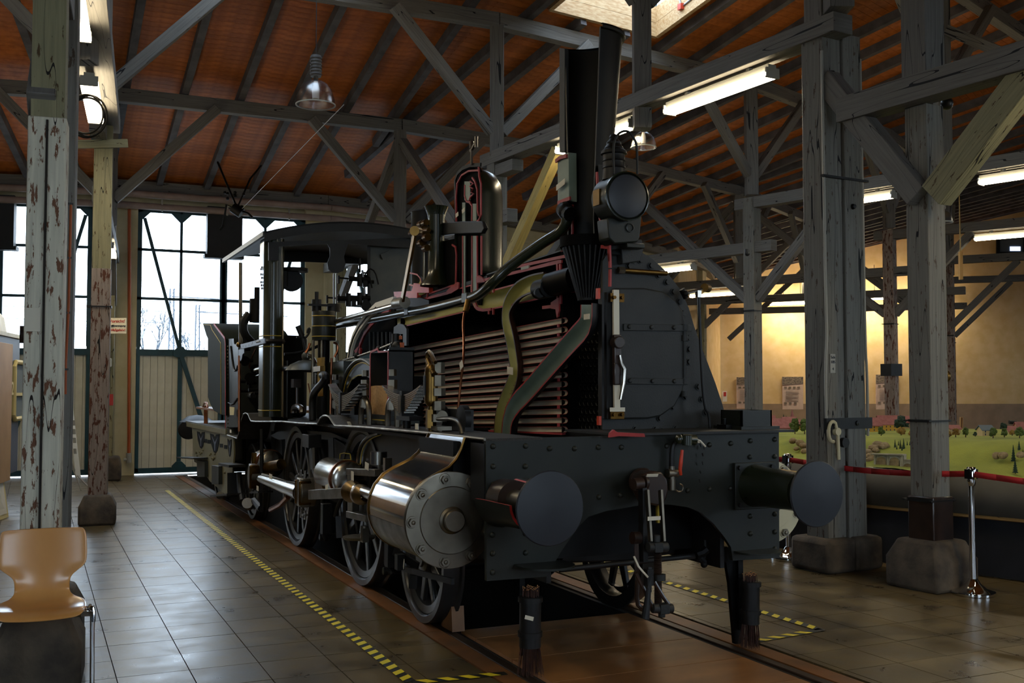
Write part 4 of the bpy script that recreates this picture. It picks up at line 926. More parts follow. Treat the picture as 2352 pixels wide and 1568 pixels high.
m = MB(); G_ = [ony(a, b, 5.56) for a, b in ((1640, 1262), (1668, 1292), (1676, 1340), (1681, 1400), (1688, 1478), (1706, 1478), (1702, 1400), (1700, 1330), (1702, 1285), (1670, 1255))]; m.prism(G_, (0, .03, 0)); B(m, 'curved_guard', 'loco_black')
# ---- cylinders
def cylinder(side):
    q = (lambda x: x) if side < 0 else (lambda x: 2 * CX - x)
    cx_ = q(2.19); z = .885; y0, y1 = 5.66, 6.42
    m = MB(); m.lathe([(.262, 0), (.262, y1 - y0)], (cx_, y0, z), (0, 1, 0), 48); jk = B(m, 'cylinder_jacket', 'steel_mirror')
    MB().lathe([(.2635, .02), (.2635, y1 - y0 - .02)], (cx_, y0, z), (0, 1, 0), 32, 8, 172, ref=(1, 0, 0)).build('lower_jacket', 'steel_dull', jk)
    for yy in (y0, y1 - .02): MB().lathe([(.262, 0), (.27, .002), (.27, .02), (.262, .022)], (cx_, yy, z), (0, 1, 0), 48).build('rim', 'bronze_dark', jk)
    m = MB(); m.lathe([(0, -.012), (.19, -.012), (.195, -.006), (.275, 0), (.278, .008), (.278, .03), (.25, .03)], (cx_, y0 - .02, z), (0, 1, 0), 48); cv = B(m, 'cylinder_cover', 'steel_dull' if side < 0 else 'coach_cream')
    m = MB(); m.lathe([(0, -.062), (.058, -.062), (.064, -.056), (.066, -.03), (.078, -.02), (.08, -.008)], (cx_, y0 - .02, z), (0, 1, 0), 24); m.build('centre_boss', 'steel_dull', cv)
    for i in range(9):
        a = math.radians(20 + 40 * i); b = V((cx_ + .237 * math.cos(a), y0 - .022, z + .237 * math.sin(a)))
        mm = MB(); mm.lathe([(0, -.034), (.010, -.030), (.013, -.022), (.013, -.02)], b, (0, 1, 0), 10); mm.hexn(b, b + V((0, -.022, 0)), .026); mm.lathe([(.034, -.003), (.036, .0), (.036, .003)], b, (0, 1, 0), 12); mm.build('cover_nut', 'steel_dull', cv)
    # flared saddle casing up to the running board
    m = MB(); sec = []
    prof = [(-.255, .085), (-.225, .15), (-.17, .212), (-.10, .252), (0, .30), (.045, .345), (.075, .40), (.10, .47)]
    yb_ = [6.40, 6.40, 6.40, 6.40, 6.38, 6.35, 6.32, 6.29]; rows = [[V((cx_ + dx if side < 0 else cx_ - dx, y0 + .02, z + dz)) for dx, dz in prof], [V((cx_ + dx if side < 0 else cx_ - dx, yq, z + dz)) for (dx, dz), yq in zip(prof, yb_)]]
    t0, t1 = rows; nn = len(prof)
    m.add(t0 + t1, [(i, i + 1, nn + i + 1, nn + i) for i in range(nn - 1)])
    m.build('saddle_casing', 'steel_mirror', L)
    m = MB(); e = [V(((cx_ + dx if side < 0 else cx_ - dx), y0 + .02, z + dz)) for dx, dz in prof]; m.tube(e, .010, n=6); m.build('casing_edge', 'brass', L); m = MB(); m.tube(rows[1], .010, n=6); m.build('casing_edge', 'brass', L)
    m = MB(); xa, xb = (cx_ + .05, 2.75) if side < 0 else (3.9, cx_ - .05); m.box((xa, y0 + .08, .80), (xb, y1 - .08, 1.33)); m.build('cylinder_saddle', 'loco_black', L)
    return cx_, z
cylx, cylz = cylinder(-1); cylinder(1)
m = MB(); m.box((2.30, 5.42, 1.0), (2.70, 5.62, 1.33)); B(m, 'beam_bracket', 'loco_dark')
# drain cocks under the cylinder
m = MB(); m.beam(onx(905, 1265, 2.2), onx(960, 1300, 2.3), .02, .05); m.boxc(onx(918, 1290, 2.2), .05, .06, .10); m.beam(onx(925, 1305, 2.25), onx(1040, 1335, 2.25), .02, .035); m.beam(onx(950, 1320, 2.25), onx(948, 1350, 2.25), .03, .05); B(m, 'drain_gear', 'loco_dark')
label_plate(onx(928, 1295, 2.16), .05, .05, (-.3, -1, -.25), (0, -.3, 1), L)
# ---- wheels
def wheel(x, y, R_, side, nsp, cw=False):
    o_ = V((x, y, R_)); ax = V((side, 0, 0))       # outward
    m = MB(); m.lathe([(R_ - .065, -.03), (R_ - .06, .045), (R_ - .048, .06), (R_ - .004, .062), (R_, .05), (R_ + .002, -.05), (R_ + .028, -.06), (R_ + .028, -.078), (R_ - .065, -.08), (R_ - .065, -.03)], o_, ax, 48)
    w = m.build('wheel', 'iron_wheel', L, org=o_)
    MB().lathe([(R_ - .13, -.03), (R_ - .12, .03), (R_ - .067, .04)], o_, ax, 48).build('rim', 'iron_wheel', w, org=o_)
    MB().lathe([(0, .075), (.07, .075), (.075, .06), (.11, .05), (.12, .02), (.12, -.05)], o_, ax, 24).build('hub', 'iron_wheel', w, org=o_)
    sp = None
    for i in range(nsp):
        a = 2 * math.pi * i / nsp + .15; d = V((0, math.cos(a), math.sin(a))); p1 = o_ + d * .10; p2 = o_ + d * (R_ - .10)
        MB().beam(p1, p2, .038, .075, up=ax.cross(d), taper=.8).build('spoke', 'iron_wheel', w, bevel=.008)
    if cw:
        pts = [o_ + V((0, math.cos(a) * (R_ - .1), math.sin(a) * (R_ - .1))) for a in [math.radians(200 + 8 * i) for i in range(13)]] + [o_ + V((0, math.cos(math.radians(296)) * .3, math.sin(math.radians(296)) * .3)), o_ + V((0, math.cos(math.radians(200)) * .3, math.sin(math.radians(200)) * .3))]
        MB().prism([p + V((side * -.02, 0, 0)) for p in pts], (side * .05, 0, 0)).build('counterweight', 'iron_wheel', w)
    return w
axles = [(7.0, .46, 9, False), (8.53, .66, 10, False), (10.9, .62, 12, False), (13.3, .47, 9, False), (15.9, .47, 9, False)]
for y, R_, ns, cw in axles:
    wheel(2.55, y, R_, -1, ns, cw); wheel(4.09, y, R_, 1, ns, cw)
    B(MB().cyl((2.5, y, R_), (4.14, y, R_), .08, n=16), 'axle', 'steel_dull')
ck = thing('wheel_chock', 'orange brown wooden wedge in front of the leading wheel', 'chock', (2.6, 6.75, 0)); MB().prism([(2.58, 6.62, .004), (2.58, 6.85, .004), (2.58, 6.78, .06), (2.58, 6.64, .17)], (.09, 0, 0)).build('wedge', 'plank_floor', ck)
# brake hangers
for y in (7.75, 9.72):
    m = MB(); m.tube([(2.5, y, .95), (2.5, y + .05, .6), (2.48, y, .3), (2.5, y - .08, .22)], .025); m.cyl((2.45, y, .24), (4.1, y, .24), .03, n=10); m.boxc((2.5, y - .06, .42), .09, .09, .28); B(m, 'brake_hanger', 'loco_dark', bevel=.005)
# ---- motion, left side
def S(px, py, x=2.25): return onx(px, py, x)
m = MB(); m.beam(S(712, 1136), S(810, 1131), .035, .085, up=(0, 0, 1)); B(m, 'connecting_rod', 'steel_dull', bevel=.004)
bq = S(697, 1130); m = MB(); m.cyl(bq + V((-.05, 0, 0)), bq + V((.10, 0, 0)), .13, n=26); m.boxc(bq, .09, .18, .26); B(m, 'big_end', 'steel_dull', bevel=.01)
for dy in (-.05, .11):
    m = MB(); m.boxc(bq + V((-.005, dy - .03, 0)), .115, .035, .22); B(m, 'bearing_shell', 'bronze_dark', bevel=.012)
for dy in (-.06, .09):
    for dz in (-.19, .17): m = MB(); m.cyl(bq + V((0, dy, dz - .05)), bq + V((0, dy, dz + .03)), .014); m.hexn(bq + V((0, dy, dz - .02)), bq + V((0, dy, dz)), .028); B(m, 'bearing_bolt', 'steel')
m = MB(); m.tube([S(690, 1131), S(640, 1113), S(600, 1099)], [.075, .06, .045], n=20); B(m, 'coupling_rod', 'steel')
b2 = S(583, 1093); m = MB(); m.cyl(b2 + V((-.05, 0, 0)), b2 + V((.12, 0, 0)), .13, n=22); m.boxc(b2, .09, .16, .27); B(m, 'rod_end', 'steel_dull', bevel=.01); m = MB(); m.boxc(b2 + V((-.01, -.1, 0)), .12, .05, .26); B(m, 'bearing_shell', 'bronze_dark', bevel=.012)
m = MB(); m.cyl(b2 + V((0, 0, .14)), b2 + V((0, 0, .26)), .03); m.cyl(b2 + V((.1, -.15, .1)), b2 + V((.2, -.5, .16)), .06); B(m, 'oil_cup', 'brass')
m = MB(); m.tube([S(603, 1090, 2.27), S(660, 1108, 2.28), S(700, 1115, 2.3)], .018); B(m, 'valve_rod', 'steel_dull'); label_plate(S(622, 1094, 2.2), .14, .05, (0, -1, 0), (0, 0, 1), L)
# polished drums (eccentrics / reservoirs)
def drum(px, py, x, r, ln, nm='polished_drum'):
    p = onx(px, py, x); m = MB(); m.lathe([(0, -.01), (r * .93, -.01), (r, .02), (r, ln), (r * .8, ln + .02), (0, ln + .02)], p, (0, -1, 0), 36); o = B(m, nm, 'steel')
    MB().lathe([(r, ln - .12), (r + .012, ln - .12), (r + .012, ln - .09), (r, ln - .09)], p, (0, -1, 0), 36).build('copper_band', 'copper', o)
drum(756, 1087, 2.38, .145, .68); drum(606, 1060, 2.42, .15, .42)
m = MB(); m.prism([S(a, b, 2.26) for a, b in ((722, 1104), (735, 1102), (742, 1124), (723, 1124))], (.12, 0, 0)); B(m, 'oil_tray', 'brass')
# crosshead, slide bars, gland
m = MB(); m.beam(S(806, 1082), S(872, 1086), .08, .05); m.beam(S(806, 1180), S(850, 1190), .08, .05); B(m, 'slide_bar', 'steel_dull', bevel=.004)
m = MB(); m.beam(S(811, 1085), S(812, 1184), .06, .13, up=(0, 1, 0)); B(m, 'slide_bar_yoke', 'steel_dull', bevel=.004)
m = MB(); q = S(820, 1126); m.cyl(q + V((-.04, 0, 0)), q + V((.06, 0, 0)), .085, n=24); m.cyl(q + V((-.05, 0, 0)), q + V((-.04, 0, 0)), .05, n=20); m.lathe([(.05, 0), (.085, -.04), (.07, -.12), (.045, -.2), (.075, -.26), (.075, -.32), (.04, -.42)], (cylx, q.y - .02, q.z), (0, 1, 0), 20); B(m, 'crosshead', 'brass', bevel=.004)
m = MB(); m.cyl((cylx, 7.6, cylz), (cylx, 6.42, cylz), .04, n=16); B(m, 'piston_rod', 'steel'); m = MB(); m.lathe([(.25, 0), (.25, .03), (.12, .05), (.11, .12)], (cylx, 6.42, cylz), (0, 1, 0), 32); B(m, 'rear_cover', 'steel_dull')
label_plate(S(843, 1070, 2.2), .09, .05, (0, -1, -.1), (0, -.2, 1), L); label_plate(S(751, 1118, 2.2), .09, .04, (0, -1, .2), (0, 0, 1), L); label_plate(S(810, 1093, 2.2), .07, .07, (0, -1, 0), (0, 0, 1), L)
m = MB(); q = S(870, 1066, 2.25); m.cyl(q, q + V((0, 0, .09)), .06, n=18); B(m, 'lubricator_pot', 'steel'); m = MB(); m.boxc(S(890, 1066, 2.25), .05, .05, .09); B(m, 'lubricator_pot', 'steel')
m = MB(); q = S(825, 1240, 2.35); m.lathe([(0, 0), (.12, .01), (.13, .03), (.1, .035), (0, .02)], q, (0, 0, 1), 20); m.cyl(q + V((0, -.15, .02)), q + V((0, -.15, .13)), .03); m.boxc(q + V((0, -.15, .06)), .05, .06, .11); B(m, 'drip_pan', 'steel_dull')
m = MB(); m.tube([S(786, 1140, 2.4), S(775, 1165, 2.4), S(770, 1185, 2.4)], .02); m.tube([S(815, 1185, 2.3), S(818, 1200, 2.3), S(822, 1225, 2.3)], .012); m.beam(S(778, 1185, 2.4), S(780, 1235, 2.4), .04, .05); B(m, 'brake_linkage', 'loco_dark')
m = MB(); m.tube([S(622, 1170, 2.4), S(645, 1158, 2.4), S(662, 1140, 2.4)], .03); B(m, 'copper_sand_pipe', 'copper')
m = MB(); m.beam(S(601, 985, 2.3), S(601, 1175, 2.3), .05, .03); m.beam(S(590, 1130, 2.25), S(610, 1129, 2.25), .16, .02); m.tube([S(566, 1155, 2.3), S(585, 1150, 2.3), S(600, 1168, 2.3)], .04); B(m, 'step_hanger', 'loco_dark'); m = MB(); m.cyl(S(568, 1155, 2.22), S(572, 1160, 2.32), .06, n=16); B(m, 'polished_end', 'steel')
label_plate(S(592, 1121, 2.2), .11, .05, (0, -1, 0), (0, 0, 1), L)
# valve link and bracket plates behind the motion
m = MB(); m.prism([S(a, b, 2.55) for a, b in ((620, 1000), (640, 990), (700, 988), (760, 993), (800, 1010), (825, 1045), (830, 1075), (812, 1075), (806, 1050), (788, 1024), (745, 1008), (690, 1006), (668, 1008), (668, 1060), (655, 1060), (655, 1008), (640, 1010))], (.04, 0, 0)); B(m, 'motion_bracket', 'loco_dark')
m = MB(); m.prism([S(a, b, 2.5) for a, b in ((765, 1005), (790, 1020), (808, 1048), (812, 1074), (800, 1056), (772, 1052))], (.03, 0, 0)); B(m, 'rocker_plate', 'smokebox_paint')
m = MB(); m.tube([S(790, 1040, 2.48), S(804, 1042, 2.48), S(806, 1056, 2.48), S(780, 1056, 2.48), S(781, 1042, 2.48), S(790, 1040, 2.48)], .004, n=5); B(m, 'lining', 'line_yellow')
m = MB(); m.beam(S(760, 1005, 2.4), S(762, 1075, 2.4), .03, .05); m.beam(S(719, 1030, 2.4), S(722, 1078, 2.4), .06, .10); m.boxc(S(716, 1012, 2.35), .12, .25, .12); m.tube([S(722, 1030, 2.34), S(723, 1080, 2.32), S(735, 1110, 2.3)], .03); B(m, 'expansion_link', 'loco_dark', bevel=.004)
for px in (560, 594, 627, 651, 676): m = MB(); m.beam(S(px, 990, 2.6), S(px + 2, 1075, 2.6), .03, .04); B(m, 'hanger_rod', 'loco_dark')
# front splasher under the running board
m = MB(); arc = [(822, 1062), (823, 1045), (828, 1025), (838, 1010), (852, 1000), (870, 994)]; m.prism([S(a, b, 2.5) for a, b in arc + [(985, 1008), (985, 1020), (940, 1050), (900, 1080)]], (.03, 0, 0)); B(m, 'splasher_plate', 'loco_green')
m = MB(); m.tube([S(a, b, 2.47) for a, b in arc], .016, smooth=2); B(m, 'splasher_edge', 'steel_dull'); m = MB(); m.tube([S(a + 6, b + 4, 2.465) for a, b in arc], .005, smooth=2, n=5); B(m, 'splasher_lining', 'line_yellow')
# ---- running board
XR = 2.3
rb = [(1115, 1007), (1080, 1003), (1000, 994), (900, 985), (830, 979), (771, 976), (765, 968), (758, 957), (751, 953), (744, 953.5), (737, 959), (730, 972), (710, 971.5), (688, 970.5), (649, 966.7), (611, 967), (590, 967), (578, 966), (574, 958), (571, 950), (565, 947.6), (560, 950), (554, 969), (550, 992), (546, 1006), (523, 998)]
L3 = [onx(a, b, XR) for a, b in rb]
for i in range(1, len(L3)):
    if L3[i].y < L3[i - 1].y: L3[i].y = L3[i - 1].y + .02
m = MB()
for i in range(len(L3) - 1):
    a, b = L3[i], L3[i + 1]; xi = 2.66
    m.prism([a, b, V((xi, b.y, b.z)), V((xi, a.y, a.z))], (0, 0, -.014))
B(m, 'running_board', 'tread_plate', smooth=50); m = MB()
m.tube([p + V((-.004, 0, -.004)) for p in L3], .009, n=6); B(m, 'running_board_edge', 'steel_dull')
B(MB().box((2.34, 6.1, 1.30), (2.70, 10.6, 1.325)), 'running_board_angle', 'loco_black')
label_plate(onx(803, 973, 2.34), .10, .035, (0, -1, 0), (-.4, 0, 1), L)
# ---- smokebox front (right half remains, cut along the centre line)
YS = 5.87
sb = [(1384, 600), (1396, 580), (1425, 574), (1463, 574), (1493, 590), (1531, 624), (1563, 665), (1582, 707), (1595, 751), (1611, 796), (1627, 837), (1643, 879), (1659, 927), (1672, 978), (1674, 986), (1384, 1000)]
def SF(a, b, d=0): return ony(a, b, YS - d)
front = B(MB().prism([SF(a, b) for a, b in sb], (0, .025, 0)), 'smokebox_front', 'smokebox_paint')
mc = lambda pts, d=0: [SF(1340 + x / 3.135, 560 + y / 3.135, d) for x, y in pts]
door = B(MB().prism(mc([(210, 320), (420, 318), (560, 345), (650, 410), (700, 480), (716, 560), (718, 960), (700, 1060), (640, 1170), (540, 1240), (450, 1258), (210, 1262)], .0), (0, -.03, 0)), 'smokebox_door', 'smokebox_paint', bevel=.012)
for (a, b, c, d_) in ((285, 575, 775, 630), (300, 963, 745, 1015)):
    st = MB().prism(mc([(a, b), (c, b + 8), (c, d_), (a, d_ - 6)], .03), (0, -.012, 0)).build('door_strap', 'smokebox_paint', door, bevel=.003)
for x, y in ((328, 595), (488, 600), (650, 602), (332, 985), (495, 987), (652, 988)): MB().lathe([(0, .016), (.010, .014), (.015, .007), (.016, 0)], mc([(x, y)], .04)[0], (0, -1, 0), 10).build('rivet', 'smokebox_paint', door)
MB().cyl(mc([(728, 630)], .03)[0], mc([(728, 965)], .03)[0], .013, n=12).build('hinge_pin', 'smokebox_paint', door)
for y in (600, 680, 990, 1080): MB().cyl(mc([(728, y - 22)], .03)[0], mc([(728, y + 18)], .03)[0], .024, n=12).build('hinge_knuckle', 'smokebox_paint', door)
sc_ = None
for x, y in ((410, 118), (487, 158), (602, 275), (648, 345), (690, 418), (718, 498), (757, 675), (762, 758), (760, 850), (828, 1028), (852, 1118), (880, 1212), (550, 1252), (645, 1172), (540, 225), (375, 1335), (520, 1335), (565, 1345), (665, 1330), (830, 1340), (330, 160), (350, 125), (735, 1100)):
    m = MB(); q = mc([(x, y)], 0)[0]; m.hexn(q, q + V((0, -.022, 0)), .020); m.lathe([(.027, 0), (.027, -.004), (0, -.004)], q, (0, 1, 0), 12); m.build('stud_nut', 'smokebox_paint', front)
# base angle, red cut marks, brass rod
m = MB(); m.prism([SF(1384, 990), SF(1676, 980), SF(1682, 990), SF(1384, 1003)], (0, -.12, 0)); B(m, 'smokebox_foot', 'smokebox_paint')
m = MB(); m.prism([ony(a, b, 5.335) for a, b in ((1396, 1004), (1398, 994), (1406, 986), (1414, 992), (1476, 995), (1478, 1003), (1418, 1001))], (0, -.02, 0)); B(m, 'foot_cut_face', 'cut_red_dark')

m = MB(); q = mc([(250, 188), (600, 212)], .035); m.cyl(q[0], q[1], .016, n=12); B(m, 'blower_rod', 'brass'); m = MB(); m.hexn(q[0], q[0] + (q[1] - q[0]) * .12, .024); B(m, 'rod_nut', 'steel_dull')
# door locking bar
m = MB(); q = mc([(232, 330), (240, 1180)], .07); m.beam(q[0], q[1], .042, .02, up=(0, -1, 0)); bar_ = B(m, 'locking_bar', 'tag_white', bevel=.002)
for y in (388, 1228): m = MB(); c_ = mc([(237, y)], .06)[0]; m.boxc(c_, .10, .03, .055); m.hexn(c_ + V((-.03, -.015, 0)), c_ + V((-.03, -.035, 0)), .012); m.hexn(c_ + V((.03, -.015, 0)), c_ + V((.03, -.035, 0)), .012); m.build('bar_bracket', 'bronze_dark', bar_)
m = MB(); c_ = mc([(240, 800)], .09)[0]; m.boxc(c_, .05, .035, .26); m.cyl(c_ + V((.0, -.04, .08)), c_ + V((0, .02, .08)), .04, n=14); m.boxc(c_ + V((-.005, -.005, -.12)), .045, .03, .14); m.build('latch_block', 'iron_brown', bar_, bevel=.006)
m = MB(); h = mc([(262, 800), (272, 860), (292, 900), (288, 1000), (266, 1120)], .12); m.tube(h, [.010, .013, .014, .014, .010], n=10); m.build('latch_handle', 'steel', bar_)
label_plate(mc([(244, 1192)], .10)[0], .11, .026, (1, 0, 0), (0, 0, 1), L)
# door edge thickness: dark bars at the cut
for (a, b) in ((118, 138), (150, 200)): m = MB(); q = mc([(a + (b - a) / 2, 350), (a + (b - a) / 2, 1255)], .02); m.beam(q[0], q[1], (b - a) / 3.135 * .0027, .05, up=(0, -1, 0)); B(m, 'door_edge', 'loco_dark')
for (a, b, c, d_) in ((105, 318, 122, 395), (112, 1240, 130, 1305)): m = MB(); m.prism(mc([(a, b), (c, b), (c, d_), (a, d_)], .05), (0, .03, 0)); B(m, 'door_cut_face', 'signal_red')
# smokebox + boiler shells (half cylinders, right side)
def half_shell(y0, y1, zc0, zc1, r, t, mi, mo, name, n=20):
    m = MB(); m.halfpipe([(CX, y0, zc0), (CX, y1, zc1)], r, t, n=n, mats=(0, 1, 2)); return B(m, name, [mi, mo, 'cut_red'])
half_shell(5.9, 6.46, 1.93, 1.93, .66, .012, 'soot', 'smokebox_paint', 'smokebox_shell')
half_shell(6.46, 9.9, 1.93, 1.86, .60, .012, 'soot', 'loco_black', 'boiler_barrel')
m = MB(); pts = [V((CX, 6.43, 1.93 + .6 * math.cos(a))) + V((.6 * math.sin(a), 0, 0)) for a in [math.pi * i / 16 for i in range(17)]]; m.prism(pts, (0, .02, 0)); B(m, 'tube_sheet', 'soot')
m = MB(); m.prism([V((CX + .02, 5.9, .98)), V((CX + .02, 9.9, .98)), V((CX + .9, 9.9, .98)), V((CX + .9, 5.9, .98))], (0, 0, .02)); 
m = MB(); m.box((CX + .35, 6.43, 1.45), (CX + .36, 9.95, 2.32)); B(m, 'inner_tube_bank', 'soot')
# black interior of the smokebox, net
m = MB(); m.box((CX + .50, 5.9, 1.36), (CX + .51, 6.45, 2.28)); B(m, 'smokebox_wall', 'soot')
m = MB()
for i in range(9):
    for j in range(14):
        a_ = onx(1296 + 9.5 * i + (j % 2) * 4.7, 745 + 18 * j, CX + .12); m.lathe([(.018, 0), (.022, .003)], a_, (-1, 0, 0), 6)
B(m, 'spark_screen', 'loco_dark')['kind'] = 'stuff'
m = MB(); m.box((CX + .14, 5.93, 1.36), (CX + .15, 6.42, 2.15)); B(m, 'screen_plate', 'soot')
# smoke tubes, cut lengthwise
N_T = 13
for i in range(N_T):
    t_ = i / (N_T - 1); a_ = onx(1290, 737 + (986 - 737) * t_, CX); b_ = onx(935, 803 + (985 - 803) * t_, CX)
    if i > 9: b_ = onx(1075, 985 - (986 - 960) * 0 + 0, CX) if False else b_
    c_ = a_ + (b_ - a_) * (1.0); ext = a_ + (a_ - b_).normalized() * .055
    m = MB(); m.halfpipe([ext, c_], .0180, .0026, n=6, mats=(0, 1, 2)); B(m, 'smoke_tube', ['tube_inside', 'loco_black', 'cut_red_dark'])
for i in range(N_T - 1):
    m = MB(); t_ = (i + .5) / (N_T - 1); a_ = onx(1283, 737 + (986 - 737) * t_, CX - .004); m.boxc(a_, .012, .022, .022); B(m, 'tube_sheet_cut', 'cut_red')
def strips(lst, mat='cut_red', x=CX - .012, w=.022, name='cut_edge', th=.012):
    for pts in lst:
        m = MB(); m.strip([onx(a, b, x) for a, b in pts], w, (th, 0, 0)); B(m, name, mat)
d6 = lambda pts: [(920 + x / 3.92, 340 + y / 3.92) for x, y in pts]
d7 = lambda pts: [(1020 + x / 3.2675, 560 + y / 3.2675) for x, y in pts]
strips([d7([(245, 275), (300, 270), (880, 130)]), d7([(845, 135), (848, 225)]), d7([(868, 150), (870, 230)]), d7([(835, 232), (950, 215), (968, 235), (970, 275)]), d7([(500, 180), (940, 85)]),
        d7([(848, 390), (850, 545)]), d7([(735, 477), (835, 465)]), d7([(872, 372), (870, 450)]), d7([(222, 425), (245, 480), (285, 497), (350, 490)]), d7([(332, 485), (332, 528)]), d7([(365, 485), (365, 530)]),
        d7([(335, 340), (340, 370)]), d7([(363, 325), (366, 365)]), d7([(620, 770), (620, 775)] if False else [(1235, 10), (1240, 180)]), d7([(1222, 25), (1175, 20)]), d7([(1240, 190), (1238, 320)])])
m = MB(); m.prism([onx(a, b, CX - .014) for a, b in d7([(240, 245), (260, 235), (300, 265), (305, 285), (240, 292)])], (.012, 0, 0)); B(m, 'cut_flange', 'cut_red')
m = MB(); m.prism([onx(a, b, CX - .014) for a, b in d7([(800, 440), (860, 400), (862, 500), (845, 555), (835, 490), (800, 485)])], (.012, 0, 0)); B(m, 'cut_flange', 'cut_red')
m = MB(); m.prism([onx(a, b, CX - .016) for a, b in d7([(575, 175), (635, 160), (635, 182), (578, 197)])], (.012, 0, 0)); B(m, 'rivet_strip', 'fixture_grey')
# top of boiler lagging above the red line
m = MB(); m.prism([onx(a, b, CX + .004) for a, b in d7([(300, 262), (880, 122), (945, 95), (500, 190), (310, 225)])], (.01, 0, 0)); B(m, 'lagging_face', 'soot')
half = [(6.40, 2.60), (7.6, 2.56)]
m = MB(); m.halfpipe([(CX, 6.40, 1.94), (CX, 7.75, 1.90)], .655, .01, n=20, mats=(0, 1, 1)); B(m, 'boiler_casing', ['soot', 'loco_dark'])
# regulator / steam pipes
m = MB(); m.halfpipe([onx(a, b, CX) for a, b in d7([(222, 300), (225, 380), (250, 440), (330, 425), (480, 390), (700, 335), (880, 275), (965, 270)])], [.060, .075], .012, n=10, mats=(0, 1, 2), smooth=2); B(m, 'regulator_pipe', ['pipe_yellow', 'loco_black', 'cut_red'])
m = MB(); m.halfpipe([onx(a, b, CX - .05) for a, b in d7([(745, 280), (640, 300), (540, 350), (470, 450), (455, 560), (490, 700), (515, 850), (528, 960), (500, 1060), (450, 1170), (410, 1290), (400, 1460)])], [.055, .068], .012, n=12, mats=(0, 1, 1), smooth=2); B(m, 'steam_pipe', ['pipe_yellow', 'pipe_brown'])
m = MB(); m.cyl(onx(1238, 665, CX - .1), onx(1262, 660, CX - .1), .07, n=16); m.cyl(onx(1262, 655, CX - .08), onx(1318, 640, CX), .085, n=20); m.cyl(onx(1236, 672, CX - .12), onx(1240, 672, CX - .16), .035, n=14); B(m, 'header_elbow', 'loco_black')
m = MB(); m.halfpipe([onx(a, b, CX - .10) for a, b in d7([(1068, 450), (1068, 560), (1050, 625), (960, 720), (800, 900), (620, 1110), (530, 1200), (475, 1300), (462, 1460)])], [.068, .072], .012, n=12, mats=(0, 1, 2), smooth=1); B(m, 'exhaust_pipe', ['pipe_greengrey', 'loco_dark', 'cut_red_dark'])
label_plate(onx(1348, 727, CX - .13), .075, .035, (0, -1, 0), (0, 0, 1), L)
m = MB(); q = onx(1172, 851, CX - .13); label_plate(q, .10, .055, (0, -1, -.1), (0, 0, 1), L)
# blast cage: dark cone of thin rods
m = MB()
top0 = onx(1348, 560, CX + .0); bot0 = onx(1350, 690, CX)
for i in range(26):
    a = math.pi * 2 * i / 26; m.cyl(top0 + V((.165 * math.cos(a), .165 * math.sin(a), 0)), bot0 + V((.06 * math.cos(a), .06 * math.sin(a), 0)), .007, n=5, caps=False)
for t_ in (0, 1): c_ = top0.lerp(bot0, t_); r_ = .165 - .105 * t_; m.lathe([(r_ - .008, 0), (r_ + .008, 0), (r_ + .008, .015), (r_ - .008, .015), (r_ - .008, 0)], c_, n=26)
B(m, 'spark_cage', 'loco_dark'); m = MB(); m.cyl(top0 + V((0, 0, -.02)), bot0, .158, .054, n=20); B(m, 'cage_core', 'soot')
m = MB(); m.lathe([(.16, -.02), (.18, -.02), (.18, .05), (.16, .05), (.16, -.02)], onx(1348, 562, CX), n=28, a0=0, a1=360); B(m, 'petticoat_ring', 'soot')
# ---- chimney: right half, cut open
zc = onx(1335, 600, CX).z; cy = 6.16
prof = [(.20, 2.58), (.185, 2.75), (.20, 3.0), (.225, 3.3), (.255, 3.65), (.275, 3.9), (.285, 4.0)]
m = MB(); m.lathe([(r, z) for r, z in prof], (CX, cy, 0), (0, 0, 1), 28, -90, 90, ref=(1, 0, 0)); m.lathe([(r - .014, z) for r, z in prof][::-1], (CX, cy, 0), (0, 0, 1), 28, -90, 90, ref=(1, 0, 0))
ch = B(m, 'chimney', 'loco_black')
MB().lathe([(.285, 3.985), (.30, 3.99), (.305, 4.005), (.30, 4.02), (.271, 4.02)], (CX, cy, 0), (0, 0, 1), 28, -90, 90, ref=(1, 0, 0)).build('chimney_rim', 'loco_black', ch)
m = MB()
for r, z0, z1, yy in ((0, 0, 0, -1),):
    for k in range(len(prof) - 1):
        for sg in (-1, 1): m = MB(); m.prism([V((CX, cy + sg * prof[k][0], prof[k][1])), V((CX, cy + sg * (prof[k][0] - .014), prof[k][1])), V((CX, cy + sg * (prof[k + 1][0] - .014), prof[k + 1][1])), V((CX, cy + sg * prof[k + 1][0], prof[k + 1][1]))], (-.004, 0, 0)); m.build('chimney_cut_edge', 'loco_dark', ch)
pass
# flared chimney base + red edges
strips([[(1313, 470), (1313, 530), (1310, 575)], [(1369, 395), (1371, 440), (1376, 500), (1386, 545), (1396, 562)], [(1396, 565), (1398, 600)]], w=.016)
m = MB(); m.lathe([(.36, 2.50), (.30, 2.58), (.26, 2.72), (.24, 2.95), (.24, 3.10)], (CX, cy - .0, 0), (0, 0, 1), 24, -90, 90, ref=(1, 0, 0)); B(m, 'chimney_base', 'smokebox_paint')
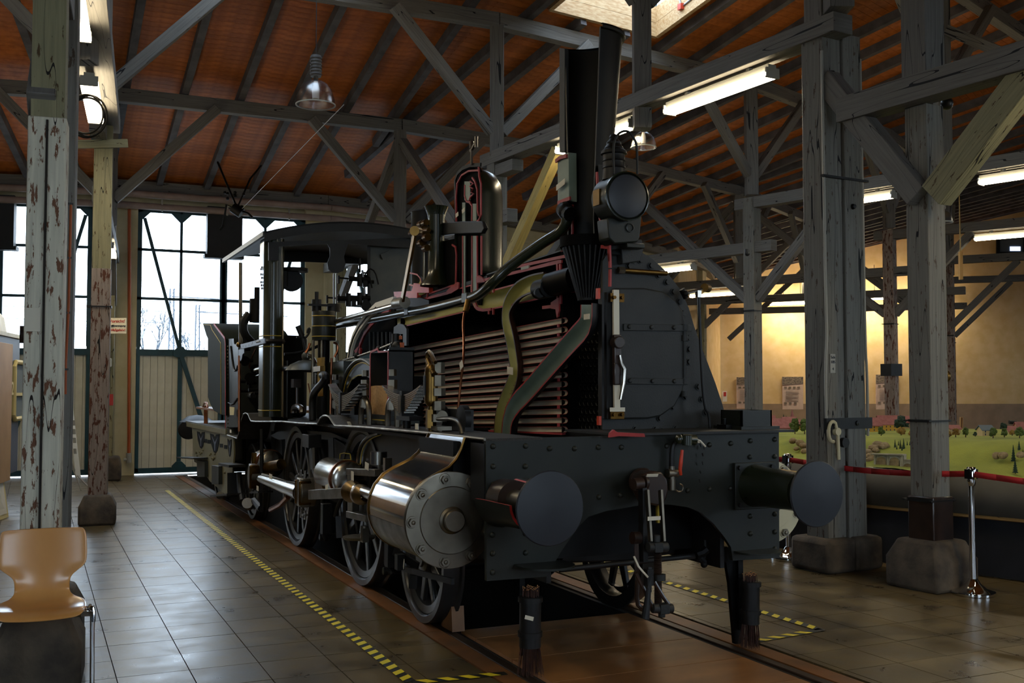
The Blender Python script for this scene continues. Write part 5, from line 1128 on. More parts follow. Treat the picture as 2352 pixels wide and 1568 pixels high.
# preheater box and jacket behind the chimney
m = MB(); m.prism([onx(a, b, CX - .03) for a, b in ((1285, 110), (1297, 112), (1297, 350), (1285, 350))], (.03, 0, 0)); B(m, 'jacket_plate', 'smokebox_paint')
m = MB(); m.tube([onx(1299, 150, CX - .02), onx(1303, 330, CX - .02), onx(1306, 450, CX - .02)], .006); B(m, 'jacket_edge', 'steel_dull')
m = MB(); m.prism([onx(a, b, CX - .03) for a, b in ((1281, 360), (1306, 350), (1307, 462), (1281, 466))], (.06, 0, 0)); B(m, 'ejector_box', 'pipe_greengrey'); label_plate(onx(1288, 424, CX - .05), .13, .04, (0, -1, .2), (0, 0, 1), L)
strips([[(1275, 370), (1285, 362), (1300, 358)], [(1280, 466), (1295, 460), (1308, 455)]], x=CX - .045, w=.025)
m = MB(); m.cyl(onx(1292, 480, CX - .06), onx(1310, 492, CX - .06), .05, n=12); m.ball(onx(1300, 485, CX - .06), .06); m.cyl(onx(1300, 465, CX - .06), onx(1302, 500, CX - .06), .03); B(m, 'ejector_valve', 'loco_black')
# ejector pipe sweeping down to the boiler side
PX_ = 2.9
pts = [(1302, 500), (1300, 515), (1285, 535), (1250, 555), (1200, 590), (1160, 620), (1130, 650), (1105, 675), (1080, 685), (1000, 706), (940, 717), (860, 732), (772, 748)]
xs_ = [CX - .06, CX - .06, CX - .08, CX - .15, CX - .25, 2.98] + [PX_] * 7
m = MB(); m.tube([onx(a, b, x) for (a, b), x in zip(pts, xs_)], .038, n=12, smooth=2); B(m, 'ejector_pipe', 'loco_olive')
for a, b in ((942, 714), (1077, 684)): m = MB(); q = onx(a, b, PX_); m.boxc(q, .08, .10, .07); B(m, 'pipe_clamp', 'patina', bevel=.004)
m = MB(); m.halfpipe([onx(850, 757, CX), onx(945, 733, CX), onx(1066, 702, CX)], .045, .012, n=8, mats=(0, 1, 2)); B(m, 'stay_pipe', ['pipe_yellow', 'loco_black', 'cut_red'])
# reversing rod + copper feed
m = MB(); m.cyl(onx(772, 738, 2.8), onx(915, 699, 2.8), .026, n=12); B(m, 'reversing_rod', 'steel')
m = MB(); m.cyl(onx(910, 697, 2.8), onx(930, 694, 2.8), .05, n=16); B(m, 'rod_joint', 'steel_dull')
m = MB(); m.beam(onx(924, 690, 2.78), onx(952, 540, 2.78), .02, .055, up=(0, 1, 0)); m.cyl(onx(952, 530, 2.76), onx(960, 531, 2.86), .04, n=14); B(m, 'regulator_lever', 'brass')
m = MB(); m.tube([onx(1072, 700, 2.86), onx(1068, 712, 2.84), onx(1063, 740, 2.8), onx(1066, 790, 2.75), onx(1064, 830, 2.7), onx(1058, 880, 2.7), onx(1052, 940, 2.68), onx(1048, 998, 2.66)], .009, smooth=2); B(m, 'copper_pipe', 'copper')
m = MB(); m.cyl(onx(1075, 690, 2.87), onx(1069, 716, 2.84), .022, n=12); B(m, 'union', 'brass'); label_plate(onx(1060, 838, 2.66), .055, .05, (0, -1, .5), (0, .5, 1), L)
# ---- steam dome (cut)
dy, dR = 8.19, .31
prof = [(.315, 2.60), (.30, 2.66), (.30, 3.25), (.285, 3.36), (.24, 3.44), (.15, 3.49), (0, 3.50)]
m = MB(); m.lathe(prof, (CX, dy, 0), (0, 0, 1), 32, -90, 90, ref=(1, 0, 0)); m.lathe([(max(r - .014, 0), z - .012) for r, z in prof][::-1], (CX, dy, 0), (0, 0, 1), 32, -90, 90, ref=(1, 0, 0)); B(m, 'steam_dome', 'loco_olive')
m = MB(); m.prism([onx(a, b, CX + .02) for a, b in ((1046, 500), (1046, 412), (1058, 392), (1075, 384), (1100, 381), (1104, 392), (1105, 505), (1105, 628), (1095, 648), (1062, 655), (1056, 640), (1046, 560))], (.01, 0, 0)); B(m, 'dome_interior', 'soot')
m = MB(); m.strip([onx(a, b, CX - .01) for a, b in ((1046, 508), (1044, 415), (1050, 398), (1062, 386), (1080, 379), (1103, 378))], .030, (.012, 0, 0)); B(m, 'dome_shell_edge', 'loco_black')
strips([d6([(497, 660), (494, 430), (505, 320), (545, 245), (610, 205), (700, 200)]), d6([(697, 170), (702, 250), (718, 320), (718, 600), (700, 650), (683, 655)]), d6([(575, 330), (573, 430), (590, 480), (625, 490)]),
        d6([(640, 265), (665, 300), (685, 370), (688, 560), (700, 610)]), d6([(622, 300), (650, 320), (618, 345), (645, 365), (630, 400), (655, 410), (622, 440), (610, 480), (640, 520), (638, 655)]),
        d6([(722, 790), (722, 1140)]), d6([(640, 790), (640, 1330)]), d6([(684, 790), (686, 1290), (710, 1335)]), d6([(460, 870), (490, 890), (498, 960), (492, 1230)]), d6([(240, 1270), (235, 1360)]), d6([(235, 1355), (420, 1310), (500, 1275), (515, 1215)]), d6([(255, 1310), (470, 1235)]), d6([(556, 790), (558, 1330)])], w=.015)
m = MB(); m.prism([onx(a, b, CX - .016) for a, b in d6([(683, 1150), (735, 1165), (750, 1195), (683, 1215)])], (.012, 0, 0)); m.prism([onx(a, b, CX - .016) for a, b in d6([(410, 1290), (440, 1260), (505, 1205), (525, 1210), (520, 1265), (450, 1310)])], (.012, 0, 0)); B(m, 'cut_flange', 'cut_red')
for x0, x1, y0, y1 in ((556, 580, 790, 1320), (642, 684, 790, 1320), (575, 625, 300, 470), (555, 580, 490, 660), (648, 680, 500, 655)):
    m = MB(); m.prism([onx(a, b, CX - .006) for a, b in d6([(x0, y0), (x1, y0), (x1, y1), (x0, y1)])], (.008, 0, 0)); B(m, 'riser_pipe', 'pipe_greengrey')
for x, y in ((510, 600), (567, 562)): label_plate(onx(*d6([(x, y)])[0], CX - .03), .06, .035, (0, -1, .2), (0, .2, 1), L)
m = MB(); m.prism([onx(a, b, CX + .03) for a, b in ((1040, 560), (1062, 555), (1062, 680), (1095, 690), (1095, 560), (1105, 560), (1105, 640), (1100, 700), (1050, 700), (1046, 640))], (.01, 0, 0)); B(m, 'neck_interior', 'soot')
m = MB(); m.prism([onx(a, b, CX + .035) for a, b in ((1046, 555), (1105, 545), (1105, 700), (1046, 705))], (.01, 0, 0)); B(m, 'neck_back', 'soot')
m = MB(); m.prism([onx(a, b, CX - .02) for a, b in ((993, 517), (1010, 512), (1060, 508), (1105, 508), (1112, 524), (1105, 536), (1040, 537), (1005, 542), (997, 538))], (.04, 0, 0)); B(m, 'dome_strap', 'loco_dark', bevel=.008)
# rod and oil cup over the dome
m = MB(); q = onx(1083, 379, CX - .02); m.cyl(q, q + V((0, 0, .16)), .012, n=8); m.cyl(q + V((0, 0, .14)), q + V((0, 0, .2)), .02, n=10); m.beam(q + V((0, .02, .12)), q + V((0, -.09, .17)), .02, .02); m.cyl(q + V((0, -.10, .13)), q + V((0, -.10, .22)), .015); B(m, 'dome_hook', 'iron_brown')
# ---- pop valve column and cylinder
q = onx(1000, 655, CX); vy = q.y
q_ = onx(1003, 652, CX - .06); m = MB(); m.lathe([(.15, -.02), (.145, 0), (.10, .05), (.075, .13), (.066, .3), (.072, .62)], q_, n=28); B(m, 'valve_casing', 'loco_olive')
q2 = onx(1002, 500, CX - .05); m = MB(); m.lathe([(.075, -.23), (.072, -.05), (.085, .02), (.105, .07), (.11, .08), (.095, .082)], q2 + V((0, 0, .02)), n=24); B(m, 'valve_trumpet', 'loco_olive')
q3 = onx(975, 490, CX + .1); m = MB(); m.lathe([(.13, -.9), (.13, .0), (.135, .01), (.13, .02), (0, .02)], q3, n=28); B(m, 'safety_valve_column', 'loco_dark')
m = MB()
for a, b, r in ((968, 515, .035), (976, 512, .03), (958, 530, .04), (972, 530, .045), (980, 545, .035), (968, 558, .035), (978, 570, .03), (947, 535, .03)): c_ = onx(a, b, CX - .15); m.cyl(c_ + V((0, -.04, 0)), c_ + V((0, .04, 0)), r, n=12)
m.cyl(onx(950, 530, CX - .16), onx(985, 528, CX - .16), .02); B(m, 'valve_linkage', 'bronze_dark')
m = MB()
for a in (975, 987): m.cyl(onx(a, 560, CX - .12), onx(a - 1, 650, CX - .12), .014, n=8)
B(m, 'valve_spring_rod', 'steel_dull')
m = MB(); m.prism([onx(a, b, CX - .04) for a, b in ((904, 670), (945, 668), (950, 650), (985, 655), (985, 672), (958, 672), (958, 684), (906, 684))], (.04, 0, 0)); B(m, 'valve_base_cut', 'signal_red')
m = MB(); m.halfpipe([onx(940, 640, CX - .03), onx(962, 645, CX - .03), onx(966, 672, CX - .03)], .05, .014, n=8, mats=(0, 1, 2), smooth=1); B(m, 'cut_elbow', ['pipe_yellow', 'loco_black', 'signal_red'])
m = MB(); m.prism([onx(a, b, CX - .03) for a, b in ((905, 682), (960, 682), (985, 690), (985, 712), (905, 725))], (.03, 0, 0)); B(m, 'boiler_top_plate', 'loco_black')
m = MB(); m.prism([onx(a, b, CX + .0) for a, b in ((985, 560), (1045, 548), (1046, 650), (985, 680))], (.01, 0, 0)) ; B(m, 'manhole_interior', 'soot')
m = MB(); m.ball(onx(1022, 630, CX + .05), .085, 16, (1, 1, 1.5)); B(m, 'polished_valve_shield', 'steel_dull')
# boiler body behind: black barrel top between dome and chimney, firebox
m = MB(); m.halfpipe([(CX, 7.75, 1.92), (CX, 11.3, 1.84)], .60, .03, n=20, mats=(0, 1, 1)); B(m, 'boiler_rear_casing', ['soot', 'loco_black'])
m = MB(); pts = [V((CX + .6 * math.sin(a), 9.95, 1.84 + .6 * math.cos(a))) for a in [math.pi * i / 16 for i in range(17)]]; m.prism(pts, (0, .02, 0)); B(m, 'rear_tube_sheet', 'soot')
# firebox opening: bare steel arch, window light painted on as white + red arch + stay bolts
E5 = lambda pts: [(740 + x / 5.2275, 560 + y / 5.2275) for x, y in pts]
m = MB(); m.strip([onx(a, b, 2.85) for a, b in E5([(308, 1390), (330, 1250), (370, 1120), (430, 1000), (520, 880), (640, 760), (850, 690)])], .085, (.03, 0, 0)); B(m, 'firebox_wrapper_edge', 'white_board')
m = MB(); m.strip([onx(a, b, 2.84) for a, b in E5([(306, 1390), (328, 1250), (368, 1120), (428, 1000), (518, 880), (638, 762)])], .012, (.01, 0, 0)); B(m, 'wrapper_groove', 'loco_black')
m = MB(); m.strip([onx(a, b, 3.0) for a, b in E5([(420, 1320), (450, 1200), (500, 1080), (580, 970), (700, 860), (800, 790)])], .035, (.02, 0, 0)); m.prism([onx(a, b, 3.0) for a, b in E5([(385, 1280), (430, 1230), (460, 1260), (450, 1330), (400, 1330)])], (.02, 0, 0)); B(m, 'firebox_cut_edge', 'cut_red_dark')
m = MB(); m.prism([onx(a, b, 3.05) for a, b in E5([(270, 1400), (330, 1230), (430, 1000), (560, 860), (860, 700), (900, 1250), (560, 1300)])], (.02, 0, 0)); B(m, 'firebox_side', 'soot')
for i in range(8): m = MB(); m.cyl(onx(850 + i * 9.5, 762, 3.0), onx(850 + i * 9.5, 806, 3.0), .012, n=6); B(m, 'stay_bolt', 'loco_dark')
m = MB(); m.prism([onx(a, b, 2.9) for a, b in E5([(850, 1170), (860, 1000), (920, 955), (980, 970), (1012, 1020), (1012, 1220), (970, 1220), (970, 1080), (880, 1080), (880, 1180)])], (.02, 0, 0)); B(m, 'wash_out_frame', 'loco_dark')
# wheel splasher above the footplate
sp_ = [(785, 905), (788, 880), (796, 855), (808, 838), (822, 828), (838, 827), (852, 838), (852, 870), (838, 862), (822, 863), (808, 873), (800, 890), (797, 905)]
m = MB(); m.prism([onx(a, b, 2.62) for a, b in sp_], (.02, 0, 0)); B(m, 'splasher_face', 'loco_green'); m = MB(); m.tube([onx(a, b, 2.61) for a, b in ((784, 903), (788, 878), (797, 852), (809, 836), (823, 826), (838, 826), (852, 838))], .016, smooth=1); B(m, 'splasher_rim', 'patina')
m = MB(); m.tube([onx(a, b, 2.605) for a, b in ((789, 900), (794, 876), (802, 856), (813, 841), (826, 833), (838, 833), (850, 841))], .004, smooth=1, n=5); B(m, 'splasher_lining', 'line_yellow'); m = MB(); m.tube([onx(a, b, 2.605) for a, b in ((798, 890), (806, 872), (820, 862), (832, 861))], .004, smooth=1, n=5); B(m, 'splasher_lining', 'line_yellow')
# handrail
m = MB(); m.tube([onx(a, b, 2.75) for a, b in E5([(135, 1438), (260, 1395), (430, 1350), (660, 1270), (880, 1180)])], .011); B(m, 'handrail', 'steel'); m = MB()
for a, b in E5([(415, 1340), (680, 1262)]): m.ball(onx(a, b, 2.75), .03)
B(m, 'handrail_knob', 'loco_dark')
# ---- sand box, cut open
sx0 = 2.6; s_y1 = onx(850, 965, sx0).y; s_y0 = onx(893, 965, sx0).y; s_x1 = ony(951, 965, s_y0).x; zb, zt = 1.42, 1.935
m = MB()
m.box((sx0, s_y0, zb), (s_x1, s_y0 + .012, zt + .035)); m.box((sx0, s_y1 - .012, zb), (s_x1, s_y1, zt)); m.box((s_x1 - .012, s_y0, zb), (s_x1, s_y1, zt)); m.box((sx0, s_y0, zt), (s_x1, s_y1, zt + .012)); m.box((sx0 - .02, s_y0 - .03, zb - .05), (s_x1 + .02, s_y1 + .05, zb))
sbx = B(m, 'sand_box', 'smokebox_paint')
m = MB(); m.strip([V((sx0 - .002, y, z)) for y, z in ((s_y1 - .01, zb), (s_y1 - .01, zt - .02), (s_y1 - .03, zt + .01), (s_y1 - .22, zt + .03), (s_y1 - .24, zt + .005), (s_y0 + .01, zt), (s_y0 + .01, zb))], .018, (-.006, 0, 0)); m.build('sand_box_cut_edge', 'cut_red', sbx)
m = MB(); pts = [V((sx0 - .001, y, z)) for y, z in ((s_y1 - .02, zb), (s_y1 - .02, zb + .235), (s_y1 - .15, zb + .24), (s_y1 - .25, zb + .225), (s_y1 - .35, zb + .22), (s_y0 + .02, zb + .235), (s_y0 + .02, zb))]; m.prism(pts, (s_x1 - sx0 - .03, 0, 0)); m.build('sand', 'sand', sbx)
m = MB(); m.tube([V((sx0 + .1, s_y1 - .2, zt - .25)), V((sx0 + .02, s_y0 + .06, zb + .24))], .004, n=5); m.build('level_rod', 'steel_dull', sbx)
B(MB().box((sx0 - .03, s_y0 - .05, 1.345), (s_x1 + .03, s_y1 + .08, zb - .045)), 'sand_box_plinth', 'loco_olive'); B(MB().box((sx0 - .034, s_y0 - .02, 1.375), (sx0 - .03, s_y1 + .05, 1.383)), 'plinth_lining', 'line_yellow')
m = MB(); q = onx(908, 805, 2.7); m.cyl(q, q + V((0, 0, .14)), .03); m.cyl(q + V((0, 0, -.04)), q + V((0, 0, .06)), .045); m.ball(q + V((0, -.06, .03)), .05); B(m, 'sand_valve', 'loco_dark'); m = MB(); m.boxc(onx(922, 795, 2.72), .03, .05, .06); m.boxc(onx(918, 775, 2.74), .03, .04, .03); B(m, 'orange_cap', 'cable_orange')
# ---- leaf springs with hangers
def spring(pxc, pxl, pxr, ytop, ybot, yend, x, n=9):
    """leaves in the plane x, centre band at pxc"""
    c = onx(pxc, ytop, x); l = onx(pxl, yend, x); r = onx(pxr, yend, x); zt = c.z; zb_ = onx(pxc, ybot, x).z; zc0 = zb_ + (zt - zb_) * .0
    sp = MB().boxc((x, c.y, (zt + zb_) / 2), .09, .05, abs(zt - zb_) + .03).build('spring_band', 'loco_dark', L)
    for i in range(n):
        k = 1 - i / (n + .6); z0 = zt - .02 - (zt - zb_) * .9 * (i / n); ze = l.z - (zt - zb_) * .25 * 0
        for e in (l, r):
            m = MB(); pts = []
            for j in range(6):
                t = j / 5 * k; y = c.y + (e.y - c.y) * t; rise = (e.z - (zt - .04)) * (t ** 1.7); pts.append(V((x, y, z0 + rise)))
            for j in range(5): m.beam(pts[j], pts[j + 1], .075, .011, up=(0, 0, 1))
            m.build('leaf', 'steel', sp)
    return sp
s1 = spring(791, 763, 836, 905, 945, 888, 2.45, 9)
s2 = spring(934, 888, 977, 902, 950, 892, 2.45, 10)
B(MB().box((2.395, onx(934, 900, 2.45).y - .03, onx(934, 948, 2.4).z), (2.398, onx(934, 900, 2.45).y + .03, onx(934, 908, 2.4).z)), 'spring_band_panel', 'loco_olive')
def hanger(px, ytop, ybot, x, mat='steel_dull'):
    a = onx(px, ytop, x); m = MB()
    for i, (r, h) in enumerate(((.030, .05), (.037, .07), (.033, .05), (.042, .07))):
        z = a.z - .08 * i; m.hexn((x, a.y, z - h), (x, a.y, z), r)
    b = onx(px, ybot, x); m.cyl((x, a.y, a.z - .32), (x, a.y, b.z + .12), .024, n=14)
    for sg in (-1, 1): m.tube([V((x, a.y, b.z + .16)), V((x, a.y + sg * .09, b.z + .12)), V((x, a.y + sg * .12, b.z + .04)), V((x, a.y + sg * .12, b.z - .06))], .024, n=10, smooth=2)
    m.build('spring_hanger', mat, L)
hanger(839, 850, 958, 2.5); hanger(902, 848, 962, 2.5); hanger(770, 860, 950, 2.55)
m = MB(); q = onx(1008, 832, 2.42)
for i, (r, h) in enumerate(((.040, .07), (.042, .07), (.046, .05), (.044, .06), (.055, .05))): m.hexn(q + V((0, 0, -.085 * i - h)), q + V((0, 0, -.085 * i)), r)
m.boxc(q + V((0, .0, -.43)), .10, .22, .025); m.cyl(q + V((0, -.03, -.43)), q + V((0, -.03, -.75)), .025, n=14); B(m, 'spring_hanger', 'steel_dull')
# brass lubricator
m = MB(); q = onx(990, 930, 2.38); m.cyl(q + V((0, 0, .03)), q + V((0, 0, .22)), .045, n=18); m.ball(q + V((0, 0, .23)), .045); m.ball(q + V((0, 0, .03)), .045); m.hexn(q + V((0, 0, -.15)), q + V((0, 0, -.03)), .036); m.cyl(q + V((0, 0, -.04)), q + V((0, 0, .03)), .02); m.hexn(q + V((0, .0, -.25)), q + V((0, 0, -.18)), .03); m.cyl(q + V((0, 0, -.2)), q + V((0, 0, -.1)), .018); m.cyl(q + V((0, .06, .3)), q + V((0, -.06, .2)), .02); m.tube([q + V((0, .07, .26)), q + V((0, .08, .34)), q + V((0, .03, .36)), q + V((0, -.08, .28))], .014, smooth=1); B(m, 'lubricator', 'brass')
m = MB(); m.boxc(q + V((-.04, .0, .13)), .02, .03, .13); B(m, 'sight_glass', 'loco_black'); label_plate(q + V((-.09, .02, -.14)), .06, .04, (0, -1, 0), (0, 0, 1), L)
m = MB(); m.lathe([(.0, -.02), (.07, -.02), (.07, .02), (0, .02)], onx(1016, 955, 2.5), (-1, 0, 0), 20); m.lathe([(.09, -.02), (.09, .02), (0, .03)], onx(1065, 962, 2.55), (-1, 0, 0), 20); m.beam(onx(1010, 960, 2.56), onx(1078, 966, 2.56), .06, .14); m.tube([onx(1005, 962, 2.4), onx(1040, 960, 2.4), onx(1055, 970, 2.4), onx(1060, 996, 2.4)], .014, smooth=2); B(m, 'lever_bracket', 'loco_dark')
m = MB(); m.cyl(onx(1016, 955, 2.43), onx(1016, 955, 2.41), .035, n=16); m.tube([onx(1004, 962, 2.38), onx(1040, 961, 2.38), onx(1056, 972, 2.38), onx(1061, 996, 2.38)], .009, smooth=2, n=8); B(m, 'feed_pipe', 'steel_dull')
m = MB(); m.cyl(onx(934, 963, 2.45), onx(934, 985, 2.45), .03); m.boxc(onx(940, 960, 2.45), .1, .3, .03); B(m, 'spring_saddle', 'loco_dark')
# ---- lantern on the smokebox
lc = ony(1442, 450, 5.62)
lan = B(MB().lathe([(0, -.0), (.135, 0), (.142, .01), (.15, .015), (.152, .05), (.150, .07), (.150, .20), (.14, .21), (0, .21)], lc, (0, 1, 0), 36), 'lantern', 'loco_green')
MB().lathe([(0, -.012), (.10, -.010), (.136, 0)], lc, (0, 1, 0), 36).build('lantern_lens', 'buffer_face', lan)
MB().lathe([(.149, 0), (.157, .003), (.157, .018), (.15, .02)], lc, (0, 1, 0), 36).build('lens_ring', 'loco_olive', lan)
t_ = lc + V((-.03, .12, .15)); MB().lathe([(.075, -.03), (.07, .04), (.075, .045), (.07, .055), (.07, .085), (.075, .09), (.07, .10), (.07, .13), (.085, .135), (.08, .155), (.06, .17), (.062, .175), (.045, .20), (.048, .21), (.025, .235), (.03, .245), (.022, .26), (0, .27)], t_, (0, 0, 1), 24).build('lantern_chimney', 'loco_dark', lan)
m = MB(); m.tube([ony(a, b, 5.66) for a, b in ((1410, 400), (1408, 345), (1412, 318), (1425, 302), (1445, 300), (1456, 318), (1463, 332), (1464, 400))], .008, smooth=2); m.build('carrying_handle', 'loco_dark', lan)
m = MB(); m.prism([ony(a, b, 5.68) for a, b in ((1395, 500), (1475, 495), (1470, 545), (1465, 556), (1412, 560), (1400, 548))], (0, .14, 0)); m.build('lantern_base', 'loco_green', lan, bevel=.01)
MB().lathe([(.030, 0), (.030, .01), (.022, .012), (.020, .004), (0, .004)], ony(1446, 523, 5.68), (0, -1, 0), 20).build('base_boss', 'loco_green', lan)
m = MB(); m.cyl(lc + V((.15, .08, 0)), lc + V((.19, .08, 0)), .012); m.boxc(lc + V((.185, .08, .0)), .03, .03, .05); m.build('side_catch', 'iron_brown', lan)
m = MB(); m.box((lc.x - .155, lc.y + .09, lc.z - .05), (lc.x - .14, lc.y + .17, lc.z + .05)); m.build('side_plate', 'brass', lan)
m = MB(); m.prism([ony(a, b, 5.8) for a, b in ((1400, 556), (1475, 550), (1478, 575), (1470, 600), (1430, 606), (1428, 570), (1402, 575))], (0, .06, 0)); B(m, 'lantern_bracket', 'smokebox_paint', bevel=.006)
m = MB(); m.boxc(ony(1452, 566, 5.72), .13, .1, .03); B(m, 'lantern_seat', 'loco_green', bevel=.005)
# chimney-side housing left of the lantern
# ---- lamp iron box on the beam and damper lever
m = MB(); b0 = ony(1722, 985, 5.5); bt = ony(1722, 938, 5.5)
pts = [(1689, 939), (1721, 943), (1721, 980), (1689, 982)]; x0 = ony(1692, 980, 5.55).x; x1 = ony(1762, 980, 5.55).x; z0 = 1.376; z1 = ony(1722, 942, 5.5).z
for a in ((x0, 5.5, x0 + .012, 5.72), (x1 - .012, 5.5, x1, 5.72), (x0, 5.5, x1, 5.512), (x0, 5.71, x1, 5.72)): m.box((a[0], a[1], z0 + .02), (a[2], a[3], z1))
m.box((x0 - .03, 5.46, z0), (x1 + .03, 5.76, z0 + .02)); B(m, 'lamp_box', 'loco_green')
m = MB(); m.box((x0 - .075, 5.56, z0), (x0 - .03, 5.66, z0 + .03)); m.cyl((x0 - .05, 5.61, z0), (x0 - .05, 5.61, z0 + .07), .015); B(m, 'lamp_iron', 'loco_black')
m = MB(); m.tube([ony(a, b, 5.75) for a, b in ((1605, 680), (1608, 760), (1612, 860), (1618, 935), (1628, 950), (1631, 985))], .010, smooth=1); B(m, 'damper_rod', 'loco_dark')
m = MB(); m.cyl(ony(1572, 674, 5.75), ony(1612, 664, 5.75), .011, n=10); m.boxc(ony(1604, 675, 5.75), .03, .03, .045); B(m, 'damper_lever', 'steel'); m = MB(); m.cyl(ony(1566, 664, 5.78), ony(1576, 684, 5.78), .02, n=10); m.ball(ony(1574, 674, 5.75), .022); B(m, 'lever_pivot', 'loco_black'); m = MB(); m.cyl(ony(1618, 660, 5.73), ony(1626, 662, 5.77), .028, n=16); m.beam(ony(1601, 678, 5.75), ony(1622, 662, 5.75), .025, .02); B(m, 'lever_eye', 'brass')
# air reservoir / green things seen right of the smokebox base
B(MB().box((3.35, 5.95, .98), (4.25, 9.0, 1.34)), 'smokebox_saddle', 'loco_black')
# ---- cab
E4 = lambda pts: [(420 + x / 5.2275, 740 + y / 5.2275) for x, y in pts]
E1 = lambda pts: [(420 + x / 5.2275, 500 + y / 5.2275) for x, y in pts]
yF, yR = 11.2, 13.85
xw = 1.12; zc_ = 3.46; ze_ = 3.285
def arc_roof(y, dz=0): return [V((CX + xw * t, y, ze_ + (zc_ - ze_) * (1 - t * t) + dz)) for t in [-1 + 2 * i / 16 for i in range(17)]]
A0 = arc_roof(yF); A1 = arc_roof(yR); m = MB()
for i in range(16): m.prism([A0[i], A0[i + 1], A1[i + 1], A1[i]], (0, 0, .02))
roof_ = B(m, 'cab_roof', 'loco_black', smooth=50)
m = MB(); m.beam(A0[0], A1[0], .03, .05); m.build('eave_strip', 'patina', roof_)
m = MB(); a = arc_roof(yF, -.09); m.add([V((p.x, p.y - .01, p.z)) for p in A0] + [V((p.x, p.y - .01, p.z)) for p in a], [(i, i + 1, 17 + i + 1, 17 + i) for i in range(16)]); m.build('front_rim', 'loco_dark', roof_)
# front sheet with drop shaped cut away bracket
m = MB(); m.prism([ony(a, b, yF + .05) for a, b in ((617, 556), (700, 553), (780, 552), (950, 545), (950, 570), (800, 560), (795, 572), (790, 590), (794, 606), (788, 622), (776, 627), (764, 626), (754, 617), (752, 604), (758, 588), (758, 570), (752, 560), (640, 566), (640, 598), (617, 598))], (0, .02, 0)); B(m, 'cab_front_frame', 'loco_dark')
m = MB(); m.prism([ony(a, b, yR) for a, b in ((640, 575), (850, 572), (850, 607), (700, 601), (640, 602))], (0, .02, 0)); B(m, 'cab_rear_frame', 'loco_dark')
m = MB(); m.prism([ony(a, b, yF + .2) for a, b in ((848, 560), (952, 545), (945, 690), (905, 700), (848, 705))], (0, .02, 0)); B(m, 'spectacle_plate', 'patina')
m = MB(); q = [ony(a, b, yF + .18) for a, b in ((876, 590), (930, 566))]; m.beam(q[0], q[1], .02, .06); B(m, 'plate_stiffener', 'patina')
m = MB(); m.beam(ony(847, 560, yF + .18), ony(847, 705, yF + .18), .03, .03); B(m, 'window_post', 'loco_dark')
# left side sheet, rounded corner column
yc = onx(600, 700, 2.25).y
m = MB(); prof = []
x0 = 2.25; xr_ = ony(650, 700, yc - .25).x; w_ = xr_ - x0
sec = [V((x0, yc + .10, 0)), V((x0, yc - .10, 0))] + [V((x0 + .10 - .10 * math.cos(t), yc - .10 - .10 * math.sin(t), 0)) for t in [math.pi / 2 * i / 6 for i in range(1, 7)]] + [V((x0 + w_, yc - .19, 0)), V((x0 + w_ + .03, yc - .15, 0)), V((x0 + w_ + .03, yc + .1, 0))]
zb = onx(610, 958, 2.25).z; ztop = 3.27
n = len(sec); m.add([Z(p, zb) for p in sec] + [Z(p, ztop) for p in sec], [(i, i + 1, n + i + 1, n + i) for i in range(n - 1)]); col_ = B(m, 'cab_side_column', 'loco_olive', smooth=50)
for z in (onx(620, 770, 2.3).z, onx(620, 795, 2.3).z, zb + .07):
    m = MB(); m.tube([Z(V((p.x - .004, p.y - .004, 0)), z) for p in sec[:-2]], .004, n=5); m.build('lining', 'line_yellow', col_)
m = MB(); m.tube([Z(V((p.x - .006, p.y - .006, 0)), onx(620, 783, 2.3).z) for p in sec[:-1]], .03, n=6); m.build('column_band', 'loco_dark', col_)
for py in (614, 618, 630, 638, 648, 655, 662): m = MB(); q = onx(601 + (py % 3), py, 2.245); m.cyl(q, q - V((.012, 0, 0)), .012, n=8); m.build('rivet', 'loco_black', col_)
m = MB(); m.prism([onx(a, b, 2.22) for a, b in E4([(690, 265), (980, 190), (985, 250), (700, 320)])], (.012, 0, 0)); br_ = B(m, 'perforated_bracket', 'coach_blue')
for x, y in ((722, 290), (755, 287), (792, 272), (825, 265), (832, 248), (868, 232), (915, 218), (935, 248), (970, 240)): q = onx(*E4([(x, y)])[0], 2.216); MB().lathe([(0, 0), (.014, 0)], q, (-1, 0, 0), 10).build('hole', 'loco_black', br_)
m = MB(); m.prism([onx(a, b, 2.24) for a, b in E4([(668, 330), (735, 310), (735, 365), (715, 385), (705, 440), (690, 470), (668, 400)])], (.012, 0, 0)); B(m, 'side_gusset', 'coach_blue')
m = MB(); q = [onx(*E1([(692, 540)])[0], 2.24), onx(*E1([(692, 1500)])[0], 2.24)]; m.cyl(q[0], q[1], .022, n=12); B(m, 'cab_handrail', 'steel_dull'); m = MB(); m.cyl(onx(*E4([(678, 400)])[0], 2.24), onx(*E4([(678, 1310)])[0], 2.24), .018, n=10); B(m, 'copper_handrail', 'copper'); m = MB(); m.ball(onx(*E4([(672, 268)])[0], 2.24), .035); B(m, 'rail_ball', 'brass')
